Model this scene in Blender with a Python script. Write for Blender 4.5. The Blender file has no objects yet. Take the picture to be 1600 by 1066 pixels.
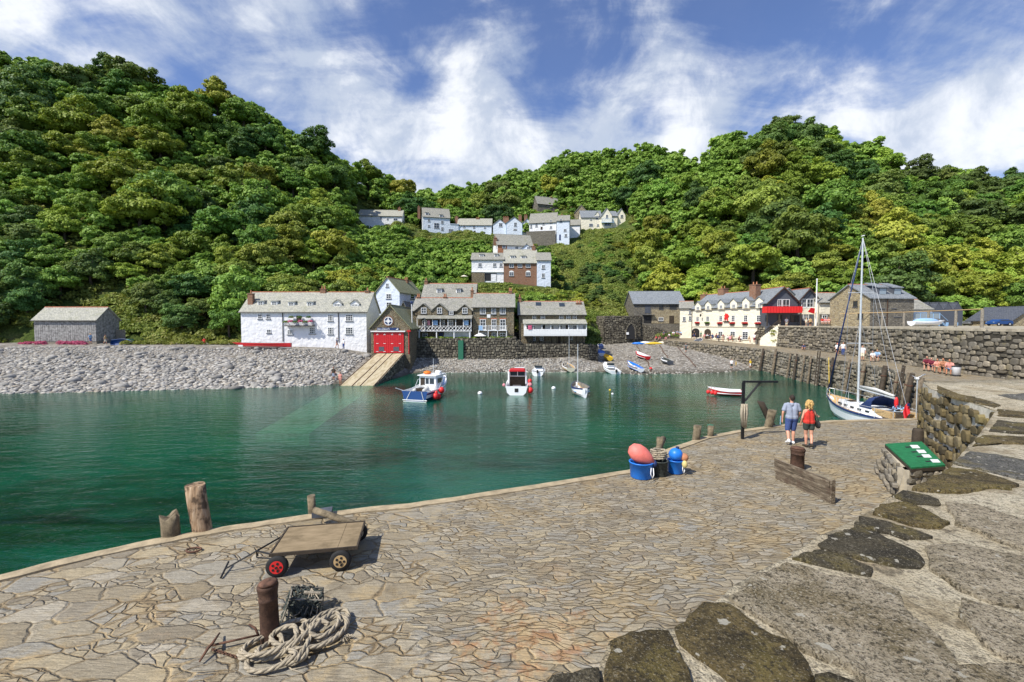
import bpy, bmesh, math, random
import numpy as np
from mathutils import Vector, Matrix, noise as mnoise
random.seed(7); RNG = np.random.default_rng(11)
SC = bpy.context.scene; COL = SC.collection
F = 711.0; H = 7.8; PIT = math.atan(28/711.0)
CP, SP = math.cos(PIT), math.sin(PIT)
R = math.radians
# ---------- camera geometry helpers: a pixel of the photo becomes a ray into the place ----------
def ray(px, py):
    a = (px-800)/F; c = -(py-533)/F
    return Vector((a, CP + c*SP, -SP + c*CP))
def onz(px, py, z):
    d = ray(px, py); t = (z-H)/d.z
    return Vector((d.x*t, d.y*t, z))
def onY(px, py, Y):
    d = ray(px, py); t = Y/d.y
    return Vector((d.x*t, Y, H+d.z*t))
def zat(py, Y): return onY(800, py, Y).z
def proj(p):
    dx, dy, dz = p[0], p[1], p[2]-H
    d = dy*CP - dz*SP; u = dy*SP + dz*CP
    return 800+F*dx/d, 533-F*u/d, d
def lerp(a, b, t): return a+(b-a)*t
def sstep(t): t = max(0, min(1, t)); return t*t*(3-2*t)
# ---------- tagging ----------
def T(o, label=None, cat=None, group=None, kind=None):
    if label: o['label'] = label
    if cat: o['category'] = cat
    if group: o['group'] = group
    if kind: o['kind'] = kind
    return o
def empty(name, loc, rz=0, label=None, cat=None, group=None):
    o = bpy.data.objects.new(name, None); COL.objects.link(o)
    o.location = loc; o.rotation_euler = (0, 0, rz); o.empty_display_size = .3
    return T(o, label, cat, group)
def copy_tree(o, parent=None):
    c = o.copy(); COL.objects.link(c)
    if parent: c.parent = parent
    for ch in list(o.children): copy_tree(ch, c)
    return c
# ---------- mesh builder ----------
class MB:
    def __init__(s): s.v = []; s.f = []; s.m = []; s.tone = []; s.cur = 0; s.ct = .5
    def add(s, vs, fs):
        b = len(s.v); s.v += [tuple(v) for v in vs]; s.f += [tuple(i+b for i in f) for f in fs]
        s.m += [s.cur]*len(fs); s.tone += [s.ct]*len(vs); return s
    def box(s, x0, y0, z0, x1, y1, z1):
        return s.add([(x0,y0,z0),(x1,y0,z0),(x1,y1,z0),(x0,y1,z0),(x0,y0,z1),(x1,y0,z1),(x1,y1,z1),(x0,y1,z1)],
                     [(0,3,2,1),(4,5,6,7),(0,1,5,4),(1,2,6,5),(2,3,7,6),(3,0,4,7)])
    def tube(s, a, b, r0, r1=None, n=10, cap=True):
        a = Vector(a); b = Vector(b); r1 = r0 if r1 is None else r1
        d = (b-a).normalized(); u = d.cross((0,0,1) if abs(d.z) < .9 else (1,0,0)).normalized(); w = d.cross(u)
        vs = []
        for p, r in ((a, r0), (b, r1)):
            for i in range(n):
                t = 2*math.pi*i/n; vs.append(p+u*(r*math.cos(t))+w*(r*math.sin(t)))
        fs = [(i, (i+1) % n, n+(i+1) % n, n+i) for i in range(n)]
        fs = [f[::-1] for f in fs]
        if cap: fs += [tuple(range(n)), tuple(range(2*n-1, n-1, -1))]
        return s.add(vs, fs)
    def path(s, pts, r, n=8, closed=False):
        pts = [Vector(p) for p in pts]; m = len(pts); vs = []; fs = []
        up = None
        for i, p in enumerate(pts):
            d = (pts[min(i+1, m-1)]-pts[max(i-1, 0)])
            d = d.normalized() if d.length > 1e-6 else Vector((1,0,0))
            if up is None: up = d.cross((0,0,1) if abs(d.z) < .9 else (1,0,0)).normalized()
            up = (up - d*up.dot(d)).normalized(); w = d.cross(up)
            rr = r[i] if isinstance(r, (list, tuple)) else r
            for k in range(n):
                t = 2*math.pi*k/n; vs.append(p+up*(rr*math.cos(t))+w*(rr*math.sin(t)))
        for i in range(m-1):
            for k in range(n): fs.append((i*n+k, i*n+(k+1) % n, (i+1)*n+(k+1) % n, (i+1)*n+k))
        fs += [tuple(range(n))[::-1], tuple(range((m-1)*n, m*n))]
        return s.add(vs, fs)
    def lathe(s, c, prof, n=16, ax=None):
        c = Vector(c); vs = []; fs = []; M = Matrix.Identity(3)
        if ax is not None: M = Vector(ax).to_track_quat('Z', 'Y').to_matrix()
        for r, z in prof:
            for k in range(n):
                t = 2*math.pi*k/n; vs.append(c+M @ Vector((r*math.cos(t), r*math.sin(t), z)))
        for i in range(len(prof)-1):
            for k in range(n): fs.append((i*n+k, i*n+(k+1) % n, (i+1)*n+(k+1) % n, (i+1)*n+k))
        fs += [tuple(range(n))[::-1], tuple(range((len(prof)-1)*n, len(prof)*n))]
        return s.add(vs, fs)
    def ball(s, c, r, n=12, m=8):
        if not isinstance(r, (tuple, list)): r = (r, r, r)
        vs = []; fs = []
        for j in range(1, m):
            a = math.pi*j/m
            for i in range(n):
                t = 2*math.pi*i/n; vs.append((c[0]+r[0]*math.sin(a)*math.cos(t), c[1]+r[1]*math.sin(a)*math.sin(t), c[2]+r[2]*math.cos(a)))
        for j in range(m-2):
            for i in range(n): fs.append((j*n+i, (j+1)*n+i, (j+1)*n+(i+1) % n, j*n+(i+1) % n))
        t = len(vs); vs += [(c[0], c[1], c[2]+r[2]), (c[0], c[1], c[2]-r[2])]
        for i in range(n): fs += [(t, i, (i+1) % n), (t+1, (m-2)*n+(i+1) % n, (m-2)*n+i)]
        return s.add(vs, fs)
    def prism(s, poly, z0, z1):          # poly in xy, extruded
        n = len(poly)
        return s.add([(p[0], p[1], z0) for p in poly]+[(p[0], p[1], z1) for p in poly],
                     [tuple(range(n))[::-1], tuple(range(n, 2*n))]+[(i, (i+1) % n, n+(i+1) % n, n+i) for i in range(n)])
    def prism_y(s, poly, y0, y1):        # poly in xz, extruded along y
        n = len(poly)
        return s.add([(p[0], y0, p[1]) for p in poly]+[(p[0], y1, p[1]) for p in poly],
                     [tuple(range(n)), tuple(range(2*n-1, n-1, -1))]+[(i, n+i, n+(i+1) % n, (i+1) % n) for i in range(n)])
    def prism_x(s, poly, x0, x1):        # poly in yz, extruded along x
        n = len(poly)
        return s.add([(x0, p[0], p[1]) for p in poly]+[(x1, p[0], p[1]) for p in poly],
                     [tuple(range(n))[::-1], tuple(range(n, 2*n))]+[(i, (i+1) % n, n+(i+1) % n, n+i) for i in range(n)])
    def xf(s, M, start=0):
        for i in range(start, len(s.v)): s.v[i] = tuple(M @ Vector(s.v[i]))
        return s
    def build(s, name, mats, parent=None, smooth=False, fix=True):
        me = bpy.data.meshes.new(name); me.from_pydata(s.v, [], s.f)
        if not isinstance(mats, (list, tuple)): mats = [mats]
        for m in mats: me.materials.append(m)
        if len(mats) > 1: me.polygons.foreach_set('material_index', s.m)
        if fix:
            bm = bmesh.new(); bm.from_mesh(me); bmesh.ops.recalc_face_normals(bm, faces=bm.faces); bm.to_mesh(me); bm.free()
        uvmap(me)
        a = me.attributes.new('tone', 'FLOAT', 'POINT'); a.data.foreach_set('value', s.tone)
        if smooth: me.polygons.foreach_set('use_smooth', [True]*len(me.polygons))
        o = bpy.data.objects.new(name, me); COL.objects.link(o)
        if parent: o.parent = parent
        return o
def uvmap(me):
    n = len(me.loops)
    if n == 0: return
    co = np.empty(len(me.vertices)*3); me.vertices.foreach_get('co', co); co = co.reshape(-1, 3)
    vi = np.empty(n, dtype=np.int32); me.loops.foreach_get('vertex_index', vi)
    nf = len(me.polygons); nn = np.empty(nf*3); me.polygons.foreach_get('normal', nn); nn = nn.reshape(-1, 3)
    lt = np.empty(nf, dtype=np.int32); me.polygons.foreach_get('loop_total', lt)
    N = np.repeat(nn, lt, axis=0); P = co[vi]
    flat = np.abs(N[:, 2]) > .93
    t = np.stack([-N[:, 1], N[:, 0], np.zeros(n)], 1); L = np.linalg.norm(t, axis=1, keepdims=True); t = t/np.maximum(L, 1e-6)
    w = np.cross(N, t)
    uv = np.stack([(P*t).sum(1), (P*w).sum(1)], 1); uv[flat] = P[flat, :2]
    l = me.uv_layers.new(name='UVMap'); l.data.foreach_set('uv', uv.astype(np.float32).ravel())
def mesh_np(name, V, Q, mat, tone=None, parent=None, smooth=False):
    me = bpy.data.meshes.new(name); nv, nq, k = len(V), len(Q), Q.shape[1]
    me.vertices.add(nv); me.vertices.foreach_set('co', np.asarray(V, np.float32).ravel())
    me.loops.add(nq*k); me.loops.foreach_set('vertex_index', np.asarray(Q, np.int32).ravel())
    me.polygons.add(nq); me.polygons.foreach_set('loop_start', np.arange(nq, dtype=np.int32)*k)
    me.update(calc_edges=True)
    me.materials.append(mat)
    if tone is not None:
        a = me.attributes.new('tone', 'FLOAT', 'POINT'); a.data.foreach_set('value', np.asarray(tone, np.float32))
    if smooth: me.polygons.foreach_set('use_smooth', np.ones(nq, bool))
    if name is None: return me
    o = bpy.data.objects.new(name, me); COL.objects.link(o)
    if parent: o.parent = parent
    return o
# ---------- materials ----------
class NT:
    def __init__(s, name):
        s.m = bpy.data.materials.new(name); s.m.use_nodes = True; s.t = s.m.node_tree; s.t.nodes.clear()
        s.out = s.t.nodes.new('ShaderNodeOutputMaterial')
    def n(s, typ, inp=None, **kw):
        o = s.t.nodes.new('ShaderNode'+typ)
        for k, v in kw.items(): setattr(o, k, v)
        for k, v in (inp or {}).items(): s.set(o.inputs[k], v)
        return o
    def set(s, sock, v):
        if isinstance(v, bpy.types.NodeSocket): s.t.links.new(v, sock)
        elif isinstance(v, bpy.types.Node): s.t.links.new(v.outputs[0], sock)
        else:
            if isinstance(v, (tuple, list)) and len(v) == 3 and sock.type == 'RGBA': v = (*v, 1)
            sock.default_value = v
    def co(s, kind='Object'): return s.n('TexCoord').outputs[kind]
    def mapv(s, v, sc=(1,1,1), rot=(0,0,0), loc=(0,0,0)):
        return s.n('Mapping', {'Vector': v, 'Scale': sc, 'Rotation': rot, 'Location': loc}).outputs[0]
    def noise(s, v, sc, det=3, rough=.55, dist=0): return s.n('TexNoise', {'Vector': v, 'Scale': sc, 'Detail': det, 'Roughness': rough, 'Distortion': dist}).outputs[0]
    def noisec(s, v, sc, det=3): return s.n('TexNoise', {'Vector': v, 'Scale': sc, 'Detail': det}).outputs[1]
    def vor(s, v, sc, feature='F1', rnd=1, dim='3D'): return s.n('TexVoronoi', {'Vector': v, 'Scale': sc, 'Randomness': rnd}, feature=feature, voronoi_dimensions=dim)
    def ramp(s, f, stops, interp='LINEAR'):
        r = s.n('ValToRGB', {'Fac': f}); cr = r.color_ramp; cr.interpolation = interp
        while len(cr.elements) < len(stops): cr.elements.new(.5)
        for e, (p, c) in zip(cr.elements, stops):
            e.position = p; e.color = (*c, 1) if isinstance(c, (tuple, list)) else (c, c, c, 1)
        return r.outputs[0]
    def mix(s, f, a, b, mode='MIX'):
        o = s.n('Mix', data_type='RGBA', blend_type=mode)
        s.set(o.inputs[0], f); s.set(o.inputs[6], a); s.set(o.inputs[7], b); return o.outputs[2]
    def math(s, op, a, b=0, c=None):
        o = s.n('Math', operation=op); s.set(o.inputs[0], a); s.set(o.inputs[1], b)
        if c is not None: s.set(o.inputs[2], c)
        return o.outputs[0]
    def mr(s, v, a, b, c=0, d=1, smooth=True):
        return s.n('MapRange', {'Value': v, 'From Min': a, 'From Max': b, 'To Min': c, 'To Max': d}, interpolation_type='SMOOTHSTEP' if smooth else 'LINEAR').outputs[0]
    def attr(s, name='tone'): return s.n('Attribute', attribute_name=name).outputs['Fac']
    def bump(s, h, strength=.5, dist=.05, nrm=None):
        d = {'Height': h, 'Strength': strength, 'Distance': dist}
        if nrm is not None: d['Normal'] = nrm
        return s.n('Bump', d).outputs[0]
    def pbr(s, col, rough=.8, nrm=None, spec=.3, metal=0, **kw):
        d = {'Base Color': col, 'Roughness': rough, 'Specular IOR Level': spec, 'Metallic': metal}; d.update(kw)
        if nrm is not None: d['Normal'] = nrm
        return s.n('BsdfPrincipled', d).outputs[0]
    def end(s, sh): s.set(s.out.inputs[0], sh); return s.m
MAT = {}
def plain(name, col, rough=.6, metal=0, var=.12, sc=6, bump=.15, spec=.4):
    if name in MAT: return MAT[name]
    t = NT(name); c = t.co()
    n1 = t.noise(c, sc, 4); n2 = t.noise(c, sc*7, 2)
    dk = tuple(x*(1-var*1.6) for x in col); lt = tuple(min(1, x*(1+var)) for x in col)
    cc = t.ramp(t.math('ADD', t.math('MULTIPLY', n1, .7), t.math('MULTIPLY', n2, .3)), [(.3, dk), (.7, lt)])
    MAT[name] = t.end(t.pbr(cc, rough, t.bump(n2, bump, .01), spec, metal)); return MAT[name]
def whitewash(name, col, dirt=(.42,.38,.30)):
    t = NT(name); c = t.co()
    n1 = t.noise(c, .55, 5, .65); n2 = t.noise(c, 3.2, 4); v = t.vor(t.mix(.25, c, t.noisec(c, 2)), 2.6, 'SMOOTH_F1').outputs[0]
    cc = t.mix(t.mr(n1, .52, .85, 0, .45), col, dirt)
    cc = t.mix(t.mr(n2, .4, .8, 0, .10), cc, tuple(x*.8 for x in col))
    h = t.math('ADD', t.math('MULTIPLY', v, -1), t.math('MULTIPLY', n2, .5))
    MAT[name] = t.end(t.pbr(cc, .9, t.bump(h, .9, .09), .1)); return MAT[name]
def rubble_mat(name, cols, mortar, sc=3.2, flat=1.7, bump=.08):
    t = NT(name); c = t.co(); c = t.mix(.10, c, t.noisec(c, 1.7))
    m = t.mapv(c, (1, 1, flat)); v = t.vor(m, sc); e = t.vor(m, sc, 'DISTANCE_TO_EDGE').outputs[0]
    f = t.n('SeparateColor', {'Color': v.outputs['Color']}).outputs[0]
    cc = t.ramp(f, [(i/(len(cols)-1), k) for i, k in enumerate(cols)])
    n = t.noise(c, 9, 4); cc = t.mix(t.mr(n, .3, .75, .0, .5), cc, tuple(x*.45 for x in cols[0]), 'MIX')
    ed = t.mr(e, .02, .09)
    cc = t.mix(ed, mortar, cc)
    h = t.math('ADD', t.mr(e, 0, .16), t.math('MULTIPLY', n, .5))
    MAT[name] = t.end(t.pbr(cc, .92, t.bump(h, .9, bump), .15)); return MAT[name]
def stone_attr(name, cols, sc=5, lichen=(.30,.24,.08), lf=.25):
    t = NT(name); c = t.co(); f = t.attr()
    cc = t.ramp(f, [(i/(len(cols)-1), k) for i, k in enumerate(cols)])
    n = t.noise(c, sc, 5, .65); n2 = t.noise(c, 1.1, 3)
    cc = t.mix(t.mr(n, .35, .75, 0, .6), cc, tuple(x*.4 for x in cols[1]))
    cc = t.mix(t.mr(n2, .55, .72, 0, lf), cc, lichen)
    MAT[name] = t.end(t.pbr(cc, .93, t.bump(n, .7, .05), .15)); return MAT[name]
def slate(name, cols, ridge=None, sc=1.0, moss=(.16,.17,.06), mf=.35):
    t = NT(name); c = t.co('UV'); 
    b = t.n('TexBrick', {'Vector': t.mapv(c, (sc, sc, sc)), 'Color1': cols[0], 'Color2': cols[1], 'Mortar': tuple(x*.35 for x in cols[0]), 'Scale': 1, 'Mortar Size': .018, 'Mortar Smooth': .3, 'Bias': 0, 'Brick Width': .42, 'Row Height': .26})
    ob = t.co(); n1 = t.noise(ob, .9, 4, .6); n2 = t.noise(ob, 5, 5, .7); n3 = t.noise(ob, 2.2, 3)
    cc = t.mix(t.mr(n2, .45, .66, 0, .7), b.outputs[0], cols[2])
    cc = t.mix(t.mr(n1, .5, .75, 0, mf), cc, moss)
    cc = t.mix(t.mr(n3, .6, .72, 0, .5), cc, tuple(x*.5 for x in cols[0]))
    h = t.math('ADD', b.outputs[1], t.math('MULTIPLY', n2, -.8))
    MAT[name] = t.end(t.pbr(cc, .85, t.bump(h, -.8, .06), .2)); return MAT[name]
def brickmat(name, c1, c2, mortar):
    t = NT(name); c = t.co('UV')
    b = t.n('TexBrick', {'Vector': c, 'Color1': c1, 'Color2': c2, 'Mortar': mortar, 'Scale': 1, 'Mortar Size': .012, 'Brick Width': .3, 'Row Height': .12})
    n = t.noise(t.co(), 2, 4); cc = t.mix(t.mr(n, .4, .75, 0, .55), b.outputs[0], tuple(x*.5 for x in c1))
    MAT[name] = t.end(t.pbr(cc, .9, t.bump(b.outputs[1], -.5, .02), .15)); return MAT[name]
def leafmat(name, stops, hue=.5):
    stops = [(p, tuple(x*1.25 for x in c)) for p, c in stops]
    t = NT(name); f = t.attr(); rnd = t.n('ObjectInfo').outputs['Random']
    k = t.math('ADD', t.math('MULTIPLY', f, .6), t.math('MULTIPLY', rnd, .4))
    cc = t.ramp(k, stops)
    cc = t.n('HueSaturation', {'Hue': t.math('ADD', .5, t.math('MULTIPLY', t.math('SUBTRACT', t.math('FRACT', t.math('MULTIPLY', rnd, 7.3)), .5), .07)), 'Saturation': 1.0, 'Value': t.math('ADD', .78, t.math('MULTIPLY', t.math('FRACT', t.math('MULTIPLY', rnd, 13.7)), .45)), 'Color': cc}).outputs[0]
    p = t.pbr(cc, .55, None, .25); tr = t.n('BsdfTranslucent', {'Color': t.mix(.5, cc, (.20,.26,.02))}).outputs[0]
    MAT[name] = t.end(t.n('MixShader', {0: .30, 1: p, 2: tr}).outputs[0]); return MAT[name]
whitewash('whitewash', (.80,.80,.80)); whitewash('bluewash', (.66,.72,.80), (.45,.45,.42)); whitewash('creamwash', (.82,.76,.60), (.55,.45,.28))
rubble_mat('stone_house', [(.13,.10,.06),(.25,.19,.11),(.16,.15,.12),(.33,.27,.17),(.10,.08,.06)], (.30,.26,.18), 3.6)
rubble_mat('stone_pale', [(.30,.24,.14),(.45,.37,.22),(.24,.20,.14),(.52,.44,.28)], (.45,.39,.27), 3.0)
rubble_mat('stone_grey', [(.13,.12,.10),(.24,.22,.18),(.17,.16,.14),(.32,.29,.23)], (.22,.20,.16), 3.0)
rubble_mat('stone_dark', [(.035,.033,.028),(.08,.07,.05),(.05,.05,.045),(.12,.10,.07)], (.05,.045,.035), 2.4)
brickmat('brick', (.30,.13,.07), (.20,.11,.07), (.30,.25,.19)); brickmat('brick_orange', (.48,.17,.07), (.36,.14,.07), (.40,.30,.2))
slate('slate', [(.30,.29,.25),(.20,.20,.18),(.46,.44,.36)])
slate('slate_pale', [(.40,.39,.32),(.28,.28,.25),(.55,.53,.43)])
slate('slate_blue', [(.17,.19,.21),(.24,.26,.28),(.33,.35,.35)], mf=.12)
slate('slate_moss', [(.24,.25,.15),(.30,.29,.17),(.36,.36,.22)], mf=.6)
slate('slate_dark', [(.07,.08,.10),(.10,.11,.13),(.13,.14,.16)], mf=.05)
plain('slate_hung', (.09,.10,.12), .6, var=.3, sc=8)
stone_attr('rubble', [(.12,.105,.08),(.30,.26,.19),(.20,.185,.155),(.38,.33,.25),(.10,.09,.07),(.28,.255,.21)])
stone_attr('rubble_dark', [(.08,.07,.055),(.19,.17,.13),(.11,.10,.08),(.30,.27,.20),(.05,.045,.035)], lf=.1)
stone_attr('rubble_lichen', [(.10,.08,.045),(.20,.155,.075),(.08,.068,.045),(.24,.20,.12),(.14,.11,.055)], lf=.35)
stone_attr('pebble', [(.17,.16,.14),(.42,.40,.36),(.25,.24,.22),(.62,.59,.52),(.36,.31,.24),(.52,.50,.46)], sc=3, lf=.0)
plain('mortar_dark', (.055,.048,.035), .95, var=.3, sc=3); plain('mortar_pale', (.60,.56,.46), .95, var=.25, sc=5, bump=.6)
plain('white_paint', (.80,.80,.78), .5, var=.05); plain('cream_paint', (.72,.66,.5), .5)
plain('red_tile', (.42,.15,.08), .8, var=.3, sc=3); plain('terracotta', (.50,.22,.11), .85, var=.3, sc=2)
plain('red_paint', (.55,.015,.02), .45, var=.08); plain('bright_red', (.75,.03,.03), .4, var=.08); plain('navy', (.02,.04,.13), .5); plain('blue_paint', (.015,.065,.22), .4, var=.1)
plain('bright_blue', (.02,.20,.72), .4, var=.1); plain('light_blue', (.30,.48,.70), .5); plain('black_iron', (.012,.012,.013), .5); plain('black', (.02,.02,.02), .6)
plain('rust', (.13,.065,.04), .85, var=.5, sc=14, bump=.5); plain('rust_brown', (.085,.045,.028), .8, .1, var=.5, sc=10, bump=.5)
plain('wood_dark', (.06,.045,.03), .85, var=.4, sc=5, bump=.4); plain('wood_grey', (.27,.24,.19), .85, var=.35, sc=6, bump=.4)
plain('grey_metal', (.35,.36,.36), .4, .7); plain('alu', (.62,.65,.66), .35, .3); plain('yellow', (.75,.52,.04), .5); plain('orange', (.80,.20,.02), .5)
plain('green_paint', (.03,.16,.09), .5); plain('pink', (.72,.28,.30), .6); plain('flowers_red', (.60,.03,.03), .7, var=.5, sc=12, bump=.5)
plain('flowers_pink', (.62,.12,.22), .8, var=.5, sc=6); plain('skin', (.62,.32,.21), .55, var=.06); plain('skin_tan', (.50,.22,.12), .55, var=.06)
plain('hair_dark', (.035,.022,.015), .7, var=.4, sc=30, bump=.6); plain('hair_blond', (.62,.40,.14), .65, var=.35, sc=30, bump=.9); plain('hair_brown', (.12,.06,.03), .7)
plain('rubber', (.02,.02,.02), .8); plain('teak', (.55,.38,.18), .7, var=.25, sc=8); plain('rope', (.42,.36,.26), .95, var=.3, sc=20, bump=.8); plain('net', (.06,.07,.06), .9, var=.5, sc=18)
plain('glassy_white', (.85,.86,.86), .3, var=.03); plain('concrete', (.48,.42,.31), .95, var=.3, sc=1.2, bump=.5)
t = NT('glass'); MAT['glass'] = t.end(t.pbr((.035,.045,.055), .08, None, .8))
t = NT('glass_light'); MAT['glass_light'] = t.end(t.pbr((.30,.36,.40), .12, None, .7))
leafmat('leaves', [(.0, (.062,.11,.022)), (.35, (.12,.195,.032)), (.65, (.20,.285,.045)), (1, (.33,.41,.08))])
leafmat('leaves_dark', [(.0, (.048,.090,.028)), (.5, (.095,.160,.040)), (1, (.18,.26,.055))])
leafmat('leaves_lime', [(.0, (.10,.15,.02)), (.5, (.23,.29,.035)), (1, (.38,.42,.07))])
leafmat('scrub', [(.0, (.06,.09,.02)), (.4, (.13,.17,.03)), (.75, (.24,.26,.055)), (1, (.30,.23,.10))])
plain('bark', (.09,.07,.05), .95, var=.4, sc=5, bump=.6)
M = MAT
# ================= camera, light, sky =================
cam = bpy.data.cameras.new('camera'); co_ = bpy.data.objects.new('camera', cam); COL.objects.link(co_)
co_.location = (0, 0, H); co_.rotation_euler = (math.pi/2-PIT, 0, 0)
cam.sensor_width = 36; cam.lens = F/1600*36; cam.clip_start = .1; cam.clip_end = 3000; SC.camera = co_
SUN_EL = R(50); sd = Vector((-.78, -.62, 0)).normalized()     # horizontal direction towards the sun
sun = bpy.data.lights.new('sun', 'SUN'); sun.energy = 3.0; sun.angle = R(.5); sun.color = (1, .95, .86)
so = bpy.data.objects.new('sun', sun); COL.objects.link(so)
sv = Vector((sd.x*math.cos(SUN_EL), sd.y*math.cos(SUN_EL), math.sin(SUN_EL)))
so.rotation_euler = sv.to_track_quat('Z', 'Y').to_euler(); so.location = (0, 0, 60)
SC.view_settings.view_transform = 'Standard'; SC.view_settings.look = 'None'; SC.view_settings.gamma = 1; SC.view_settings.exposure = .93
W = bpy.data.worlds.new('World'); SC.world = W; W.use_nodes = True
w = NT.__new__(NT); w.t = W.node_tree; w.t.nodes.clear(); w.out = w.t.nodes.new('ShaderNodeOutputWorld')
sky = w.n('TexSky'); sky.sky_type = 'NISHITA'; sky.sun_disc = False; sky.sun_elevation = SUN_EL
sky.sun_rotation = math.atan2(sd.x, sd.y); sky.air_density = 1.0; sky.dust_density = .6; sky.ozone_density = 2.5
g = w.co('Generated'); sep = w.n('SeparateXYZ', {'Vector': g})
den = w.math('ADD', w.math('MAXIMUM', sep.outputs[2], 0), .22)
pl = w.n('CombineXYZ', {'X': w.math('DIVIDE', sep.outputs[0], den), 'Y': w.math('DIVIDE', sep.outputs[1], den), 'Z': 0.0}).outputs[0]
n1 = w.noise(w.mapv(pl, (1.3, 1.1, 1), (0, 0, R(-28))), 2.6, 12, .62, .45)
n2 = w.noise(w.mapv(pl, (.6, 1.9, 1), (0, 0, R(38)), (3, 1, 0)), 2.2, 6, .54, .9)
n3 = w.noise(g, 7, 12, .66, .5)
acc = w.math('ADD', w.math('MULTIPLY', n1, .48), w.math('ADD', w.math('MULTIPLY', n2, .38), w.math('MULTIPLY', n3, .26)))
BL = [(620,265,110,.22),(770,270,110,.20),(900,225,110,.22),(1090,220,90,.18),(1400,235,110,.16),(1560,250,110,.18),(1250,200,110,.10),(1000,150,120,.08),(1420,110,120,.10),(545,120,150,.17),(470,70,70,.10),(560,190,90,.12),(735,140,105,.20),(740,180,80,.10),(700,262,120,.20),(900,205,95,.16),(240,45,130,.17),(40,55,90,.17),(400,120,50,.06),
      (350,30,110,.10),(1000,55,80,.12),(1085,215,70,.17),(1150,130,120,.10),(1440,215,130,.14),(1560,200,90,.10),(820,240,90,.12),(1300,150,120,.08),(900,5,60,.12),(1500,90,120,.05),
      (330,100,60,-.14),(640,110,45,-.12),(880,110,80,-.16),(1330,50,150,-.08),(620,200,30,-.10),(700,20,120,-.06),(100,110,60,.06),(1230,30,140,-.05)]
for bx, by, br, st in BL:
    d = ray(bx, by).normalized()
    dist = w.n('VectorMath', {0: g, 1: tuple(d)}, operation='DISTANCE').outputs['Value']
    acc = w.math('ADD', acc, w.mr(dist, 0, br*1.25/F, st*.50, 0))
mask = w.math('ADD', w.math('MULTIPLY', w.mr(acc, .53, .76), .84), .04)
nz = w.noise(g, 6, 10, .62, .4)
cloud = w.ramp(w.math('ADD', w.math('MULTIPLY', mask, .42), w.math('MULTIPLY', w.mr(nz, .35, .65), .55)), [(.15, (2.1,2.5,3.2)), (.5, (2.8,3.1,3.6)), (.9, (4.6,4.7,4.8))])
cl = w.n('VectorMath', {0: cloud, 1: (1.0, 1.0, 1.0)}, operation='MULTIPLY').outputs[0]
skc = w.mix(1.0, sky.outputs[0], (.47, .51, .66), 'MULTIPLY')
colr = w.mix(mask, skc, cl)
w.set(w.out.inputs[0], w.n('Background', {'Color': colr, 'Strength': .125}).outputs[0])
# ================= ground profiles =================
def interp_cols(cols, px, Y):
    ks = sorted(cols); 
    if px <= ks[0]: a = b = ks[0]; t = 0
    elif px >= ks[-1]: a = b = ks[-1]; t = 0
    else:
        for i in range(len(ks)-1):
            if ks[i] <= px <= ks[i+1]: a, b = ks[i], ks[i+1]; break
        t = (px-a)/(b-a); t = lerp(t, sstep(t), .5)
    def ev(c):
        if Y <= c[0][0]: return c[0][1] + (Y-c[0][0])*(.1)
        for (y0, z0), (y1, z1) in zip(c, c[1:]):
            if Y <= y1: return lerp(z0, z1, (Y-y0)/(y1-y0))
        return c[-1][1]
    return lerp(ev(cols[a]), ev(cols[b]), t)
SHORE = {-500: [(28,-3),(46,0),(72,4.0),(90,4.6)], 0: [(30,-3),(50.5,0),(76,4.1),(90,4.6)], 400: [(36,-2.5),(55,0),(72,3.7),(77,4.0),(92,4.6)],
 520: [(40,-2.5),(58,0),(72,3.5),(90,4.6)], 590: [(45,-2.5),(62,0),(74,2.6),(79,2.8),(90,4.5)], 650: [(50,-2),(72,0),(77,1.9),(79,2.3),(92,5)], 900: [(50,-2),(73,0),(79,2.2),(90,5)],
 940: [(50,-2),(73,0),(95,2.2),(110,3.6),(125,5)], 1000: [(50,-2),(69,0),(108,3.7),(125,5)], 1100: [(50,-2),(71,0),(100,3.9),(110,4.3),(125,6)],
 1190: [(50,-2),(76,0),(84,1.5),(92,3.2),(108,4.3),(125,7)], 1320: [(50,-2),(80,-1),(125,6)]}
def crest(py, Y): return zat(py, Y)
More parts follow.
